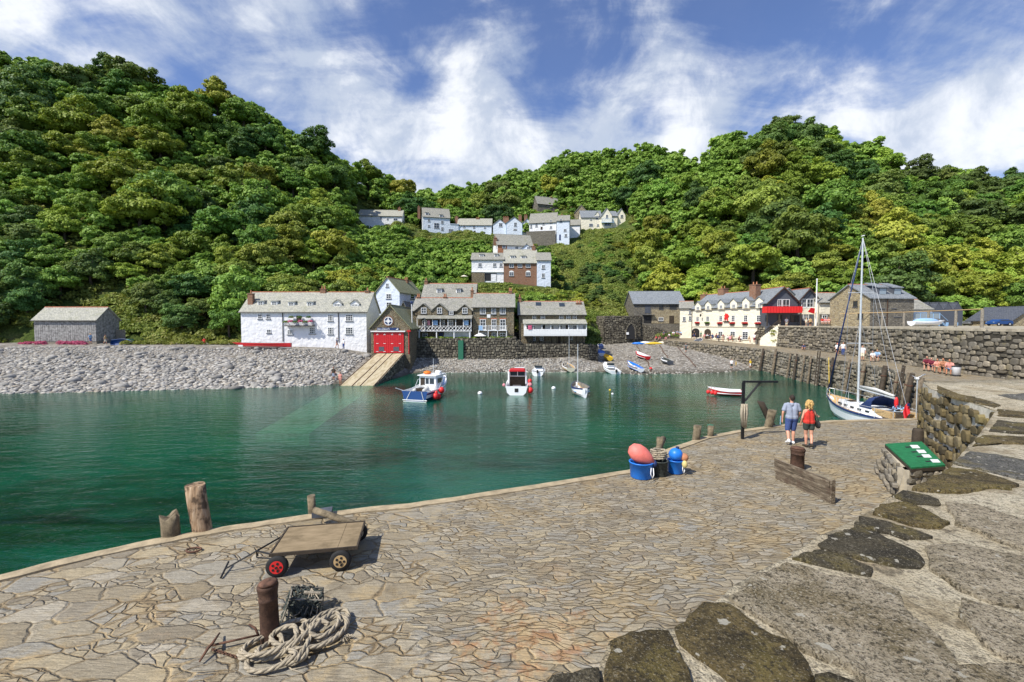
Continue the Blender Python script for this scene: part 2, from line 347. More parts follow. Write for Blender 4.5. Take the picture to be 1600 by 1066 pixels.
HILL = {-600: [(84,4),(175,135)], -200: [(82,4),(172,crest(80,172))], 0: [(81,4.0),(100,25),(125,52),(172,crest(118,172))], 150: [(86,4.3),(105,26),(130,50),(172,crest(135,172))], 230: [(86,4.3),(104,22),(135,48),(172,crest(148,172))],
 300: [(84,4.3),(110,20),(140,46),(175,crest(163,175))], 400: [(86,4.5),(112,21),(145,44),(180,crest(200,180))], 460: [(86,4.8),(118,24),(150,43),(185,crest(235,185))],
 520: [(90,5),(125,25),(160,44),(190,crest(258,190))], 575: [(95,6),(128,22),(188,46),(215,crest(290,215))], 620: [(102,8),(128,19),(186,zat(352,188)),(198,zat(350,198)),(230,crest(318,230))],
 690: [(92,6.5),(128,15),(184,zat(368,184)),(198,zat(364,198)),(275,crest(318,275))], 745: [(92,6.5),(120,zat(446,126)),(136,zat(441,130)),(150,25),(190,zat(364,192)),(200,zat(362,196)),(300,crest(312,300))],
 800: [(92,6.5),(118,zat(452,126)),(140,zat(442,130)),(150,26),(190,zat(372,190)),(202,zat(366,196)),(300,crest(292,300))],
 850: [(92,6.5),(118,14),(126,zat(450,128)),(140,zat(446,130)),(185,zat(385,188)),(198,zat(372,198)),(300,crest(278,300))],
 900: [(96,7),(126,13),(150,23),(190,zat(372,190)),(205,zat(356,202)),(290,crest(258,290))], 960: [(112,7),(140,19),(198,zat(358,202)),(212,zat(354,205)),(275,crest(255,275))],
 1010: [(126,7),(150,22),(200,58),(265,crest(254,265))], 1050: [(124,7),(150,26),(200,62),(250,crest(268,250))], 1095: [(118,7),(150,34),(190,60),(225,crest(290,225))],
 1130: [(114,7),(150,38),(205,crest(236,205))], 1200: [(108,7),(150,44),(205,crest(226,205))], 1260: [(104,7.2),(150,46),(200,crest(225,200))], 1330: [(104,7.2),(145,42),(198,crest(262,198))],
 1400: [(102,7.2),(145,38),(190,crest(294,190))], 1500: [(104,7.2),(145,36),(185,crest(309,185))], 1600: [(104,7.2),(145,38),(180,crest(314,180))], 1900: [(100,7.2),(180,crest(312,180))], 2400: [(90,7),(180,50)]}
H0 = {k: [(0, v[0][0])] for k, v in HILL.items()}
def hill_z(px, Y):
    z = interp_cols(HILL, px, Y); y0 = interp_cols(H0, px, 1e6)
    if Y < y0: z -= (y0-Y)*.9
    X = (px-800)/F*Y
    return z + 1.6*mnoise.noise(Vector((X*.045, Y*.045, 0)))*min(1, max(0, (Y-95)/30))
def sheet(name, cols, pxs, Ys, zf, mat):
    V = []; 
    for px in pxs:
        for Y in Ys: V.append(((px-800)/F*Y, Y, zf(px, Y)))
    n = len(Ys); Q = [(i*n+j, (i+1)*n+j, (i+1)*n+j+1, i*n+j+1) for i in range(len(pxs)-1) for j in range(n-1)]
    return mesh_np(name, np.array(V), np.array(Q), mat, smooth=True)
# beach / sea bed
t = NT('beach'); c = t.co(); v = t.vor(c, 2.1); f = t.n('SeparateColor', {'Color': v.outputs['Color']}).outputs[0]; n = t.noise(c, .12, 4); nn = t.noise(c, 3, 5)
cc = t.ramp(f, [(0, (.12,.11,.09)), (.5, (.23,.21,.18)), (1, (.36,.34,.30))]); cc = t.mix(t.mr(nn, .4, .7, 0, .5), cc, (.24,.20,.14))
z = t.n('SeparateXYZ', {'Vector': c}).outputs[2]; cc = t.mix(t.mr(t.math('ADD', z, t.math('MULTIPLY', nn, .4)), .1, .7, 1, 0), cc, (.075,.068,.05))
M['beach'] = t.end(t.pbr(cc, .9, t.bump(t.math('ADD', t.math('MULTIPLY', v.outputs[0], -1), nn), .8, .2), .2))
T(sheet('beach', SHORE, list(np.arange(-560, 1420, 20)), list(np.arange(26, 126, 1.5)), lambda px, Y: interp_cols(SHORE, px, Y)+.12*mnoise.noise(Vector((px*.02, Y*.2, 0))), M['beach']), kind='structure')
# hillside
t = NT('hillside'); c = t.co(); n = t.noise(c, .25, 6, .65); n2 = t.noise(c, 1.6, 5, .7)
cc = t.ramp(n, [(.3, (.04,.065,.016)), (.5, (.085,.12,.026)), (.62, (.13,.14,.04)), (.75, (.19,.14,.085))])
M['hillside'] = t.end(t.pbr(t.mix(t.mr(n2, .4, .7, 0, .6), cc, (.02,.03,.01)), .95, t.bump(n2, 1, .5), .1))
Yh = list(np.arange(80, 320, 4.0)) + [340, 380, 450, 600, 900]
def hz(px, Y): return hill_z(px, Y) if Y <= 320 else hill_z(px, 320)-(Y-320)*.05
T(sheet('hillside', HILL, list(np.arange(-640, 2440, 16)), Yh, hz, M['hillside']), kind='structure')
# wider ground to the horizon
g0 = MB(); g0.add([(-2500,-1500,-4),(2500,-1500,-4),(2500,2500,-4),(-2500,2500,-4)], [(0,1,2,3)])
T(g0.build('sea_bed', M['hillside']), kind='structure')
# water
t = NT('water'); c = t.co()
b1 = t.noise(t.mapv(c, (.5, 1.3, 1), (0, 0, R(12))), 1.3, 5, .6, .3); b2 = t.noise(t.mapv(c, (.7, 1.2, 1), (0, 0, R(-18))), 4.2, 3, .5); b3 = t.noise(c, .16, 3)
h = t.math('ADD', b1, t.math('MULTIPLY', b2, .28)); nr = t.bump(h, .60, .095)
p1 = t.noise(t.mapv(c, (.6, 1, 1)), .085, 3, .5)
p2 = t.noise(t.mapv(c, (.7, 1.6, 1)), .6, 4, .6)
sx = t.n('SeparateXYZ', {'Vector': c})
col = t.mix(t.mr(t.math('ADD', p1, t.math('MULTIPLY', p2, .35)), .50, .80), (.001,.024,.019), (.001,.128,.082))
dif = t.n('BsdfDiffuse', {'Color': col, 'Normal': nr}).outputs[0]
tra = t.n('BsdfTransparent', {'Color': (.28,.78,.58)}).outputs[0]
body = t.n('MixShader', {0: .52, 1: dif, 2: tra}).outputs[0]
gl = t.n('BsdfGlossy', {'Color': (.88,.98,.92), 'Roughness': .03, 'Normal': nr}).outputs[0]
fr = t.n('Fresnel', {'IOR': 1.33, 'Normal': nr}).outputs[0]
M['water'] = t.end(t.n('MixShader', {0: t.math('MINIMUM', t.math('MULTIPLY', fr, 1.0), .75), 1: body, 2: gl}).outputs[0])
wt = MB(); wt.add([(-900,-600,0),(60,-600,0),(60,95,0),(-900,95,0)], [(0,1,2,3)])
T(wt.build('water', M['water']), kind='structure')
# ================= stone quay =================
QZ = 3.4
EDGE = [onz(px, py, QZ) for px, py in [(-420,1030),(-200,962),(0,903),(120,872),(240,846),(340,828),(450,812),(560,797),(640,790),(740,775),(860,756),(985,736),(1040,705),(1100,684),(1160,673),(1230,664),(1300,658),(1380,656),(1440,655)]]
ARM = [Vector((24,25.5,QZ)), Vector((30.5,32.9,QZ)), Vector((36.3,43.5,QZ)), Vector((38.4,52,QZ)), Vector((39.3,60,QZ)), Vector((40.6,68,QZ)), Vector((41.6,74.5,3.45)), Vector((40.4,81,3.6)), Vector((36.8,87,3.9)), Vector((34,95,4.0)), Vector((32.5,104,4.15))]
BACKW = [Vector((60,4,0)), Vector((38.6,30,0)), Vector((38.6,34,0)), Vector((39.9,41.7,0)), Vector((43.2,53,0)), Vector((46.5,63,0)), Vector((48.6,72,0)), Vector((49.0,80,0)), Vector((48.6,86.5,0))]
t = NT('paving'); c = t.co(); sx = t.n('SeparateXYZ', {'Vector': c}); X_, Y_ = sx.outputs[0], sx.outputs[1]
wob = t.n('VectorMath', {0: c, 1: t.n('VectorMath', {0: t.noisec(c, 1.1, 2), 1: (.55,.55,0)}, operation='MULTIPLY').outputs[0]}, operation='ADD').outputs[0]
wob = t.n('VectorMath', {0: wob, 1: t.n('VectorMath', {0: t.noisec(c, 5.5, 5), 1: (.11,.11,0)}, operation='MULTIPLY').outputs[0]}, operation='ADD').outputs[0]
big = t.mapv(wob, (1.0, 2.1, .01), (0, 0, R(-38))); sml = t.mapv(wob, (1.0, 3.3, .01), (0, 0, R(28)))
va = t.vor(big, 1.35, dim='2D'); ea = t.vor(big, 1.35, 'DISTANCE_TO_EDGE', dim='2D').outputs[0]
vb = t.vor(sml, 3.3, dim='2D'); eb = t.vor(sml, 3.3, 'DISTANCE_TO_EDGE', dim='2D').outputs[0]
sel = t.mr(t.math('ADD', t.math('ADD', X_, t.math('MULTIPLY', Y_, .10)), t.math('MULTIPLY', t.noise(c, .8, 2), 2.2)), .15, .55)
cell = t.mix(sel, va.outputs['Color'], vb.outputs['Color']); f = t.n('SeparateColor', {'Color': cell})
vs_ = t.vor(t.mapv(wob, (1.3, 2.0, .01), (0, 0, R(12))), 3.1, dim='2D'); es_ = t.vor(t.mapv(wob, (1.3, 2.0, .01), (0, 0, R(12))), 3.1, 'DISTANCE_TO_EDGE', dim='2D').outputs[0]
subm = t.mr(f.outputs[2], .50, .51, 0, 1, False)
ea2 = t.n('Mix', {0: subm, 2: t.math('MULTIPLY', ea, 1.6), 3: t.math('MINIMUM', t.math('MULTIPLY', ea, 1.6), t.math('MULTIPLY', es_, .9))}, data_type='FLOAT').outputs[0]
cell = t.mix(t.math('MULTIPLY', subm, t.math('SUBTRACT', 1, sel)), cell, vs_.outputs['Color']); f = t.n('SeparateColor', {'Color': cell})
e = t.n('Mix', {0: sel, 2: ea2, 3: eb}, data_type='FLOAT').outputs[0]
pal = t.ramp(f.outputs[0], [(0, (.29,.24,.16)), (.22, (.40,.35,.255)), (.42, (.33,.315,.27)), (.6, (.47,.39,.25)), (.8, (.25,.215,.16)), (1, (.49,.44,.34))])
fine = t.noise(c, 26, 5, .7); med = t.noise(c, 4.5, 5, .65); lay = t.noise(t.mapv(c, (1.2, 7, 1), (0, 0, R(30))), 3.5, 5, .65, .8)
pal = t.mix(t.mr(lay, .42, .68, 0, .40), pal, (.16,.13,.085)); pal = t.mix(t.mr(med, .5, .74, 0, .55), pal, (.37,.29,.17)); pal = t.mix(t.mr(fine, .5, .7, 0, .35), pal, (.09,.08,.06))
pal = t.mix(t.mr(fine, .60, .75, 0, .5), pal, (.56,.50,.38)); pal = t.mix(t.mr(t.noise(c, 1.0, 5, .7), .50, .64, 0, .5), pal, (.46,.34,.17)); pal = t.mix(t.mr(t.noise(t.mapv(c, (1,1,1), (0,0,0), (9,4,0)), 1.6, 5, .7), .55, .66, 0, .45), pal, (.15,.12,.08)); pal = t.mix(t.mr(t.noise(c, 60, 3, .7), .55, .66, 0, .5), pal, (.08,.065,.045))
mort = t.mix(t.mr(t.noise(c, 1.5, 5, .7), .42, .66), (.24,.18,.105), (.46,.355,.205))
mw = t.math('ADD', .0, t.math('MULTIPLY', t.mr(t.noise(c, 1.0, 5, .65), .44, .70), .17))
ed = t.mr(t.math('SUBTRACT', e, mw), 0, .03)
cc = t.mix(ed, mort, pal)
crack = t.mr(e, 0, .018, 1, 0); crk = t.math('MULTIPLY', crack, t.mr(t.noise(c, 2.1, 3), .48, .56)); cc = t.mix(t.math('MULTIPLY', crk, .55), cc, (.06,.045,.028))
rustp = onz(850, 1000, QZ); d = t.n('VectorMath', {0: c, 1: tuple(rustp)}, operation='DISTANCE').outputs['Value']
rn = t.math('SUBTRACT', t.noise(c, 2.4, 6, .7), t.math('MULTIPLY', d, .13))
cc = t.mix(t.mr(rn, .36, .50, 0, .5), cc, t.mix(t.mr(med, .45, .6), (.60,.43,.22), (.42,.17,.05)))
cc = t.mix(t.mr(t.noise(c, .55, 5, .65), .60, .78, 0, .40), cc, (.42,.21,.07))
cc = t.mix(t.mr(t.noise(c, .3, 3), .3, .7, .15, 0), cc, (.14,.11,.07))
hh = t.math('ADD', t.math('MULTIPLY', t.mr(e, 0, .12), .7), t.math('ADD', t.math('MULTIPLY', lay, .9), t.math('ADD', t.math('MULTIPLY', f.outputs[1], .5), t.math('MULTIPLY', fine, .22))))
M['paving'] = t.end(t.pbr(cc, .88, t.bump(hh, 1, .04), .2))
def slab_mesh(name, pts, zb, mats, parent=None):
    bm = bmesh.new(); vs = [bm.verts.new(p) for p in pts]; f = bm.faces.new(vs); f.normal_update()
    if f.normal.z < 0: f.normal_flip()
    r = bmesh.ops.extrude_face_region(bm, geom=[f]); 
    for v in r['geom']:
        if isinstance(v, bmesh.types.BMVert): pass
    top = [g_ for g_ in r['geom'] if isinstance(g_, bmesh.types.BMFace)]
    for v in vs: v.co.z = zb
    bmesh.ops.recalc_face_normals(bm, faces=bm.faces)
    bmesh.ops.triangulate(bm, faces=[f_ for f_ in bm.faces if len(f_.verts) > 4])
    for f_ in bm.faces: f_.material_index = 0 if f_.normal.z > .5 else min(1, len(mats)-1)
    me = bpy.data.meshes.new(name); bm.to_mesh(me); bm.free(); uvmap(me)
    for m in mats: me.materials.append(m)
    o = bpy.data.objects.new(name, me); COL.objects.link(o)
    if parent: o.parent = parent
    return o
quay_pts = list(EDGE)+list(ARM)+[Vector((52,112,4.4)), Vector((60,90,QZ)), Vector((60,30,QZ)), Vector((30,-12,QZ)), Vector((-24,-12,QZ))]
quay = slab_mesh('quay_pavement', [Vector((p.x, p.y, p.z)) for p in quay_pts], -3.2, [M['paving'], M['stone_dark']])
T(quay, kind='structure')
# edge kerb of lighter concrete along the near quay
def offset_line(pts, d):
    out = []
    for i, p in enumerate(pts):
        q = (pts[min(i+1, len(pts)-1)]-pts[max(i-1, 0)]); n = Vector((-q.y, q.x, 0)).normalized(); out.append(p+n*d)
    return out
def strip(name, pts, d0, d1, z0, z1, mat, jit=0, parent=None, n_sub=1):
    P = []
    for a, b in zip(pts, pts[1:]):
        for k in range(n_sub): P.append(a.lerp(b, k/n_sub))
    P.append(pts[-1]); A = offset_line(P, d0); B = offset_line(P, d1); m = MB(); vs = []; fs = []
    for a, b in zip(A, B):
        j = random.uniform(-jit, jit); j2 = random.uniform(-jit, jit)
        vs += [(a.x, a.y, a.z+z0), (a.x, a.y, a.z+z1+j*.3), (b.x, b.y+j2, b.z+z1+j*.3), (b.x, b.y+j2, b.z+z0)]
    for i in range(len(A)-1):
        for k in range(4): fs.append((i*4+k, i*4+(k+1) % 4, i*4+4+(k+1) % 4, i*4+4+k))
    fs += [(0,1,2,3), tuple(range(len(vs)-4, len(vs)))[::-1]]
    m.add(vs, fs); return m.build(name, mat, parent)
T(strip('kerb', EDGE, .05, -.22, -.4, .035, plain('kerb_stone', (.40,.32,.20), .9, var=.3, sc=4, bump=.6), .03, n_sub=4), kind='structure')
# ---- real rubble stones on a face: line a->b->.. on plan, z range, outward side ----
def rubble_face(name, line, z0, z1, out, sw, sh, mat, back, parent=None, depth=.14, batter=0, thick=.6, top=None, seed=1, cap=None):
    rr = random.Random(seed); m = MB(); m.cur = 0
    L = [0]; 
    for a, b in zip(line, line[1:]): L.append(L[-1]+math.hypot(b[0]-a[0], b[1]-a[1]))
    def at(s):
        s = max(0, min(L[-1]-1e-4, s))
        for i in range(len(L)-1):
            if s <= L[i+1]:
                t = (s-L[i])/(L[i+1]-L[i]); a, b = line[i], line[i+1]
                d = Vector((b[0]-a[0], b[1]-a[1], 0)).normalized(); nrm = Vector((d.y, -d.x, 0))*out
                zt = lerp(a[2], b[2], t) if len(a) > 2 and top == 'line' else z1
                return Vector((lerp(a[0], b[0], t), lerp(a[1], b[1], t), 0)), nrm, zt
    z = z0
    while z < z1-.02:
        h = sh*rr.uniform(.75, 1.3); s = -rr.random()*sw
        while s < L[-1]:
            w_ = sw*rr.uniform(.42, 1.5); hh = h*rr.uniform(.72, 1.3); c_ = s+w_/2
            if 0 < c_ < L[-1]:
                p, nn_, zt = at(c_); frac = 1
                if z+hh*.5 < zt:
                    zc = min(z+hh/2, zt-hh*.3); dd = depth*rr.uniform(.5, 1.2); N = 8; ring = []
                    tdir = Vector((-nn_.y, nn_.x, 0)); off = nn_*(batter*(zt-zc)); jz = rr.uniform(-.24, .24)*h
                    ph = rr.random()*.6; m.ct = rr.random()
                    shp = [(math.copysign(abs(math.cos(2*math.pi*(k+.5)/N))**.6, math.cos(2*math.pi*(k+.5)/N))*rr.uniform(.76, 1.03), math.copysign(abs(math.sin(2*math.pi*(k+.5)/N))**.6, math.sin(2*math.pi*(k+.5)/N))*rr.uniform(.76, 1.03)) for k in range(N)]
                    vs = []
                    for sc_, dp in ((1.0, -.03), (.95, dd*.5), (.80, dd*.92)):
                        for cx, cz in shp: vs.append(p+off+tdir*(cx*w_*.49*sc_)+nn_*dp+Vector((0, 0, zc+jz+cz*hh*.49*sc_)))
                    vs.append(p+off+nn_*(dd*1.04)+Vector((0, 0, zc+jz)))
                    fs = []
                    for r_ in (0, 1):
                        for k in range(N): fs.append((r_*N+k, r_*N+(k+1) % N, (r_+1)*N+(k+1) % N, (r_+1)*N+k))
                    for k in range(N): fs.append((2*N+k, 2*N+(k+1) % N, 3*N))
                    m.add(vs, fs)
            s += w_
        z += h
    m.cur = 1; m.ct = .5; vs = []; fs = []
    for i, q in enumerate(line):
        p, nn_, _ = at(L[i]+(1e-3 if i == 0 else -1e-3)); zt = q[2] if (len(q) > 2 and top == 'line') else z1
        a = p+nn_*(batter*(zt-z0)); b = p-nn_*thick
        vs += [(a.x, a.y, z0-.6), (p.x, p.y, zt), (b.x, b.y, zt), (b.x, b.y, z0-.6)]
    for i in range(len(line)-1):
        for k in range(4): fs.append((i*4+k, i*4+(k+1) % 4, i*4+4+(k+1) % 4, i*4+4+k))
    fs += [(0,1,2,3), tuple(range(len(vs)-4, len(vs)))[::-1]]
    m.add(vs, fs)
    return m.build(name, [mat, back], parent)
def L3(vs, zadd=0): return [(v.x, v.y, v.z+zadd) for v in vs]
arm_face = rubble_face('harbour_wall', L3(ARM), -.6, 4.2, -1, .60, .36, M['rubble'], M['mortar_dark'], None, .10, .16, .5, 'line', 3)
T(arm_face, 'curved rubble stone harbour wall that the timber fender posts lean against', 'wall')
# capping along the arm edge
T(strip('kerb', ARM, -.02, -.55, -.3, .05, M['paving'], .08, n_sub=5), kind='structure')
UZ = 7.25
bw = rubble_face('back_wall', L3(BACKW), QZ-.1, UZ, -1, .72, .40, M['rubble'], M['mortar_dark'], None, .10, .05, .7, None, 5)
T(bw, 'high rubble stone sea wall rising behind the quay walkway', 'wall')
# upper yard behind the wall
t = NT('yard'); c = t.co(); n = t.noise(c, .6, 6, .65); n2 = t.noise(c, 9, 4)
M['yard'] = t.end(t.pbr(t.ramp(t.math('ADD', t.math('MULTIPLY', n, .7), t.math('MULTIPLY', n2, .3)), [(.3, (.22,.19,.13)), (.55, (.40,.36,.27)), (.75, (.52,.47,.37))]), .95, t.bump(n2, .6, .04), .1))
up = [Vector((p.x+.5, p.y, UZ+.02)) for p in BACKW]
UP = up+[Vector((47.6,87.4,UZ+.02)), Vector((60,112,UZ+.02)), Vector((150,112,UZ+.02)), Vector((150,4,UZ+.02))]
T(slab_mesh('upper_yard', UP, QZ-.5, [M['yard'], M['stone_grey']]), kind='structure')
T(strip('wall_coping_path', [Vector((p.x, p.y, UZ)) for p in BACKW], .12, -.9, -.12, .10, M['concrete'], .03, n_sub=6), kind='structure')
# ================= the high wall top where the camera stands =================
WZ = 5.55
wtop = [(640,1120),(855,1066),(935,1043),(952,1004),(1022,981),(1062,985),(1128,932),(1150,909),(1236,870),(1272,842),(1332,812),(1358,799),(1396,776),(1424,765),(1486,729),(1500,712),(1530,680),(1556,642)]
face_far = onz(1453, 607, WZ)
WT = [onz(px, py, WZ) for px, py in wtop] + [Vector((face_far.x, face_far.y, WZ)), Vector((15.6,17.2,WZ)), Vector((22,18.3,WZ)), Vector((36,21,WZ)), Vector((50,14,WZ)), Vector((30,-6,WZ)), Vector((-4,-6,WZ)), Vector((-1.4,.6,WZ))]
t = NT('walltop'); c = t.co(); n = t.noise(c, 1.1, 6, .65); n2 = t.noise(c, 16, 6, .75); n3 = t.noise(c, 4, 5, .6); vv = t.vor(c, 55).outputs[0]
cc = t.ramp(n, [(.30, (.50,.41,.26)), (.48, (.62,.54,.38)), (.7, (.70,.63,.47))])
cc = t.mix(t.mr(n3, .50, .70, 0, .7), cc, (.18,.15,.10)); cc = t.mix(t.mr(n2, .48, .62, 0, .6), cc, (.10,.085,.06)); cc = t.mix(t.mr(n2, .62, .75, 0, .8), cc, (.60,.57,.48)); n7 = t.noise(c, 48, 4, .7); cc = t.mix(t.mr(n7, .53, .62, 0, .7), cc, (.09,.075,.05)); cc = t.mix(t.mr(t.noise(c, .7, 5, .7), .54, .66, 0, .65), cc, (.26,.20,.11))
M['walltop'] = t.end(t.pbr(cc, .93, t.bump(t.math('ADD', n2, t.math('ADD', t.math('MULTIPLY', n3, .6), t.math('MULTIPLY', vv, .3))), 1, .06), .15))
root = empty('parapet_wall', (onz(1100, 1000, WZ).x, onz(1100, 1000, WZ).y, 0), 0, 'broad old harbour wall top in the foreground, with big dark slabs bedded in pale mortar', 'wall')
def chp(o, root): o.parent = root; o.matrix_parent_inverse = Matrix.Translation(root.location).inverted(); return o
# grid top with gentle relief
def poly_grid(name, pts, zc, zb, step, mats, relief=.02):
    bm = bmesh.new(); vs = [bm.verts.new((p.x, p.y, zc)) for p in pts]; f = bm.faces.new(vs); f.normal_update()
    if f.normal.z < 0: f.normal_flip()
    bmesh.ops.triangulate(bm, faces=[f])
    for ax in (0, 1):
        for k in np.arange(-8, 16, step):
            nv = Vector((1,0,0)) if ax == 0 else Vector((0,1,0)); co = nv*float(k)
            bmesh.ops.bisect_plane(bm, geom=bm.verts[:]+bm.edges[:]+bm.faces[:], plane_co=co, plane_no=nv)
    be = [e for e in bm.edges if e.is_boundary]; ex = bmesh.ops.extrude_edge_only(bm, edges=be)
    low = {v for v in ex['geom'] if isinstance(v, bmesh.types.BMVert)}
    for v in bm.verts:
        if v not in low: v.co.z = zc + relief*(mnoise.noise(v.co*1.3)+.5*mnoise.noise(v.co*4))
        else: v.co.z = zb
    bmesh.ops.recalc_face_normals(bm, faces=bm.faces)
    for f_ in bm.faces: f_.material_index = 1 if abs(f_.normal.z) < .4 else 0; f_.smooth = f_.material_index == 0
    me = bpy.data.meshes.new(name); bm.to_mesh(me); bm.free(); uvmap(me)
    for m in mats: me.materials.append(m)
    o = bpy.data.objects.new(name, me); COL.objects.link(o); return o
chp(poly_grid('wall_top', WT, WZ, QZ-.3, .25, [M['walltop'], M['stone_pale']], .035), root)
# traced slabs (zoom6 coordinates -> photo pixels)
def z6(l): return [(800+a/2, 700+b/2) for a, b in l]
SL = [('ochre', [(305,610),(370,575),(440,560),(490,572),(520,640),(560,740),(450,790),(320,780),(300,700)]),
 ('ochre', [(495,560),(540,510),(600,485),(660,480),(760,540),(860,600),(925,655),(940,715),(900,750),(800,775),(700,760),(640,700),(580,650),(520,610)]),
 ('speck', [(665,462),(740,405),(860,362),(1000,402),(1130,420),(1215,450),(1240,500),(1320,590),(1385,655),(1398,720),(1330,760),(1130,750),(1060,690),(950,640),(860,585),(760,515)]),
 ('dark', [(870,345),(900,325),(960,320),(1050,345),(1125,378),(1110,392),(1040,385),(940,362)]),
 ('dark', [(945,300),(980,270),(1070,245),(1140,262),(1200,290),(1260,330),(1290,358),(1280,375),(1180,362),(1050,335),(960,315)]),
 ('dark', [(1052,238),(1080,215),(1180,232),(1260,258),(1320,280),(1240,292),(1160,268),(1090,252)]),
 ('ochre', [(1120,205),(1150,182),(1230,177),(1310,205),(1370,236),(1340,250),(1230,237)]),
 ('dark', [(1190,155),(1230,140),(1300,155),(1335,168),(1335,182),(1260,178)]),
 ('ochre', [(1252,130),(1300,98),(1368,63),(1450,70),(1530,92),(1580,115),(1550,128),(1400,140)]),
 ('grey', [(1375,45),(1400,26),(1430,12),(1520,20),(1600,38),(1680,60),(1700,110),(1600,100),(1500,80)]),
 ('speck', [(1355,172),(1450,177),(1530,205),(1620,240),(1720,300),(1720,345),(1600,318),(1500,288),(1380,238)]),
 ('speck', [(1300,312),(1400,296),(1500,318),(1620,345),(1740,410),(1740,520),(1600,505),(1500,478),(1400,438),(1300,378)]),
 ('speck', [(1420,482),(1500,498),(1600,530),(1740,560),(1740,700),(1620,668),(1540,650),(1450,600)]),
 ('speck', [(1412,690),(1480,668),(1560,672),(1740,715),(1740,820),(1560,820),(1400,800)]),
 ('dark', [(110,712),(190,698),(268,692),(262,760),(180,790),(90,770)]), ('dark', [(948,722),(990,712),(1060,745),(1030,790),(940,780)]),
 ('speck', [(1010,820),(1250,800),(1400,830),(1500,950),(1300,1000),(1100,950)])]
for i, n_, a, b, cdk in ((0, 'slab_dark', (.045,.04,.03), (.13,.11,.07), 0), (1, 'slab_ochre', (.05,.04,.022), (.22,.165,.07), 0), (2, 'slab_speck', (.30,.25,.16), (.52,.44,.31), 1), (3, 'slab_grey', (.10,.10,.095), (.2,.195,.17), 0)):
    t = NT(n_); c = t.co(); n = t.noise(c, 2.6, 6, .7); n2 = t.noise(c, 24, 6, .75); n4 = t.noise(c, 7, 5, .7)
    cc = t.mix(t.mr(n, .32, .68), a, b); cc = t.mix(t.mr(n4, .5, .68, 0, .5), cc, tuple(x*1.5 for x in b))
    n5 = t.noise(c, 55, 4, .7); n6 = t.noise(c, 1.7, 4, .6)
    cc = t.mix(t.mr(n6, .50, .62, 0, .55), cc, (.17,.125,.045) if cdk else (.24,.19,.06))
    cc = t.mix(t.mr(n2, .50, .60, 0, .85), cc, (.045,.038,.026)); cc = t.mix(t.mr(n5, .54, .62, 0, .8 if cdk else .5), cc, (.05,.043,.03)); cc = t.mix(t.mr(n5, .36, .44, .8 if cdk else .35, 0), cc, (.62,.56,.43)); cc = t.mix(t.mr(t.noise(c, 9, 3, .5), .66, .70, 0, .9), cc, (.60,.56,.45))
    M[n_] = t.end(t.pbr(cc, .95, t.bump(t.math('ADD', t.math('MULTIPLY', n5, .5), t.math('ADD', n2, n4)), 1, .06), .15))
def slabs(name, sl, zc, parent, names):
    m = MB(); rr = random.Random(4)
    for kind, pts in sl:
        m.cur = names.index('slab_'+kind); P = [onz(px, py, zc) for px, py in pts]; c_ = sum(P, Vector())/len(P); n = len(P)
        # subdivide outline for a ragged edge
        Q = []
        for a, b in zip(P, P[1:]+P[:1]):
            k = max(1, int((b-a).length/.06))
            for j in range(k):
                q = a.lerp(b, j/k); q = q + (c_-q).normalized()*(.075*mnoise.noise(q*3.3)+.03*mnoise.noise(q*11)+.012*mnoise.noise(q*27)); Q.append(q)
        n = len(Q); h = rr.uniform(.012, .03); vs = []
        for s_, dz in ((1, -.05), (.995, h*.6), (.965, h)):
            for q in Q: p = c_+(q-c_)*s_; vs.append((p.x, p.y, zc+dz+(.012*mnoise.noise(p*3) if dz > 0 else 0)))
        rings = [.7, .4]
        for s_ in rings:
            for q in Q: p = c_+(q-c_)*s_; vs.append((p.x, p.y, zc+h+.03*mnoise.noise(p*1.7)+.008*mnoise.noise(p*9)))
        vs.append((c_.x, c_.y, zc+h)); fs = []
        for r_ in range(4):
            for k in range(n): fs.append((r_*n+k, r_*n+(k+1) % n, (r_+1)*n+(k+1) % n, (r_+1)*n+k))
        for k in range(n): fs.append((4*n+k, 4*n+(k+1) % n, 5*n))
        m.add(vs, fs)
    o = m.build(name, [M[x] for x in names], None, smooth=True); return o
NM = ['slab_dark', 'slab_ochre', 'slab_speck', 'slab_grey']
chp(slabs('top_stones', [(k, z6(p)) for k, p in SL], WZ+.02, root, NM), root)
def z5(l): return [(1180+a/3.552, 560+b/3.552) for a, b in l]
SL2 = [('ochre', [(1345,282),(1490,300),(1700,330),(1700,350),(1500,330),(1350,318)]), ('dark', [(1290,405),(1350,345),(1500,360),(1700,395),(1700,420),(1450,410)]), ('ochre', [(1210,490),(1255,430),(1420,435),(1560,440),(1700,470),(1700,490),(1500,475),(1330,470)]),
       ('ochre', [(1010,150),(1100,195),(1200,212),(1290,235),(1370,262),(1330,275),(1200,240),(1080,212),(1010,180)]), ('grey', [(1345,205),(1500,195),(1700,215),(1700,232),(1480,228)])]
chp(slabs('edge_stones', [(k, z5(p)) for k, p in SL2], WZ+.02, root, NM), root)
# visible end face of the wall across the gap
a = onz(1556, 642, WZ); b = Vector((face_far.x, face_far.y, WZ))
ff = rubble_face('end_face', [(b.x, b.y), (a.x, a.y)], QZ-.05, WZ-.02, 1, .36, .34, M['rubble_lichen'], M['mortar_pale'], None, .12, .04, .3, None, 8)
chp(ff, root)
ff = rubble_face('return_face', [(15.6,17.2), (b.x, b.y)], QZ-.05, WZ-.02, 1, .45, .34, M['rubble_lichen'], M['mortar_pale'], None, .12, .04, .3, None, 9); chp(ff, root)
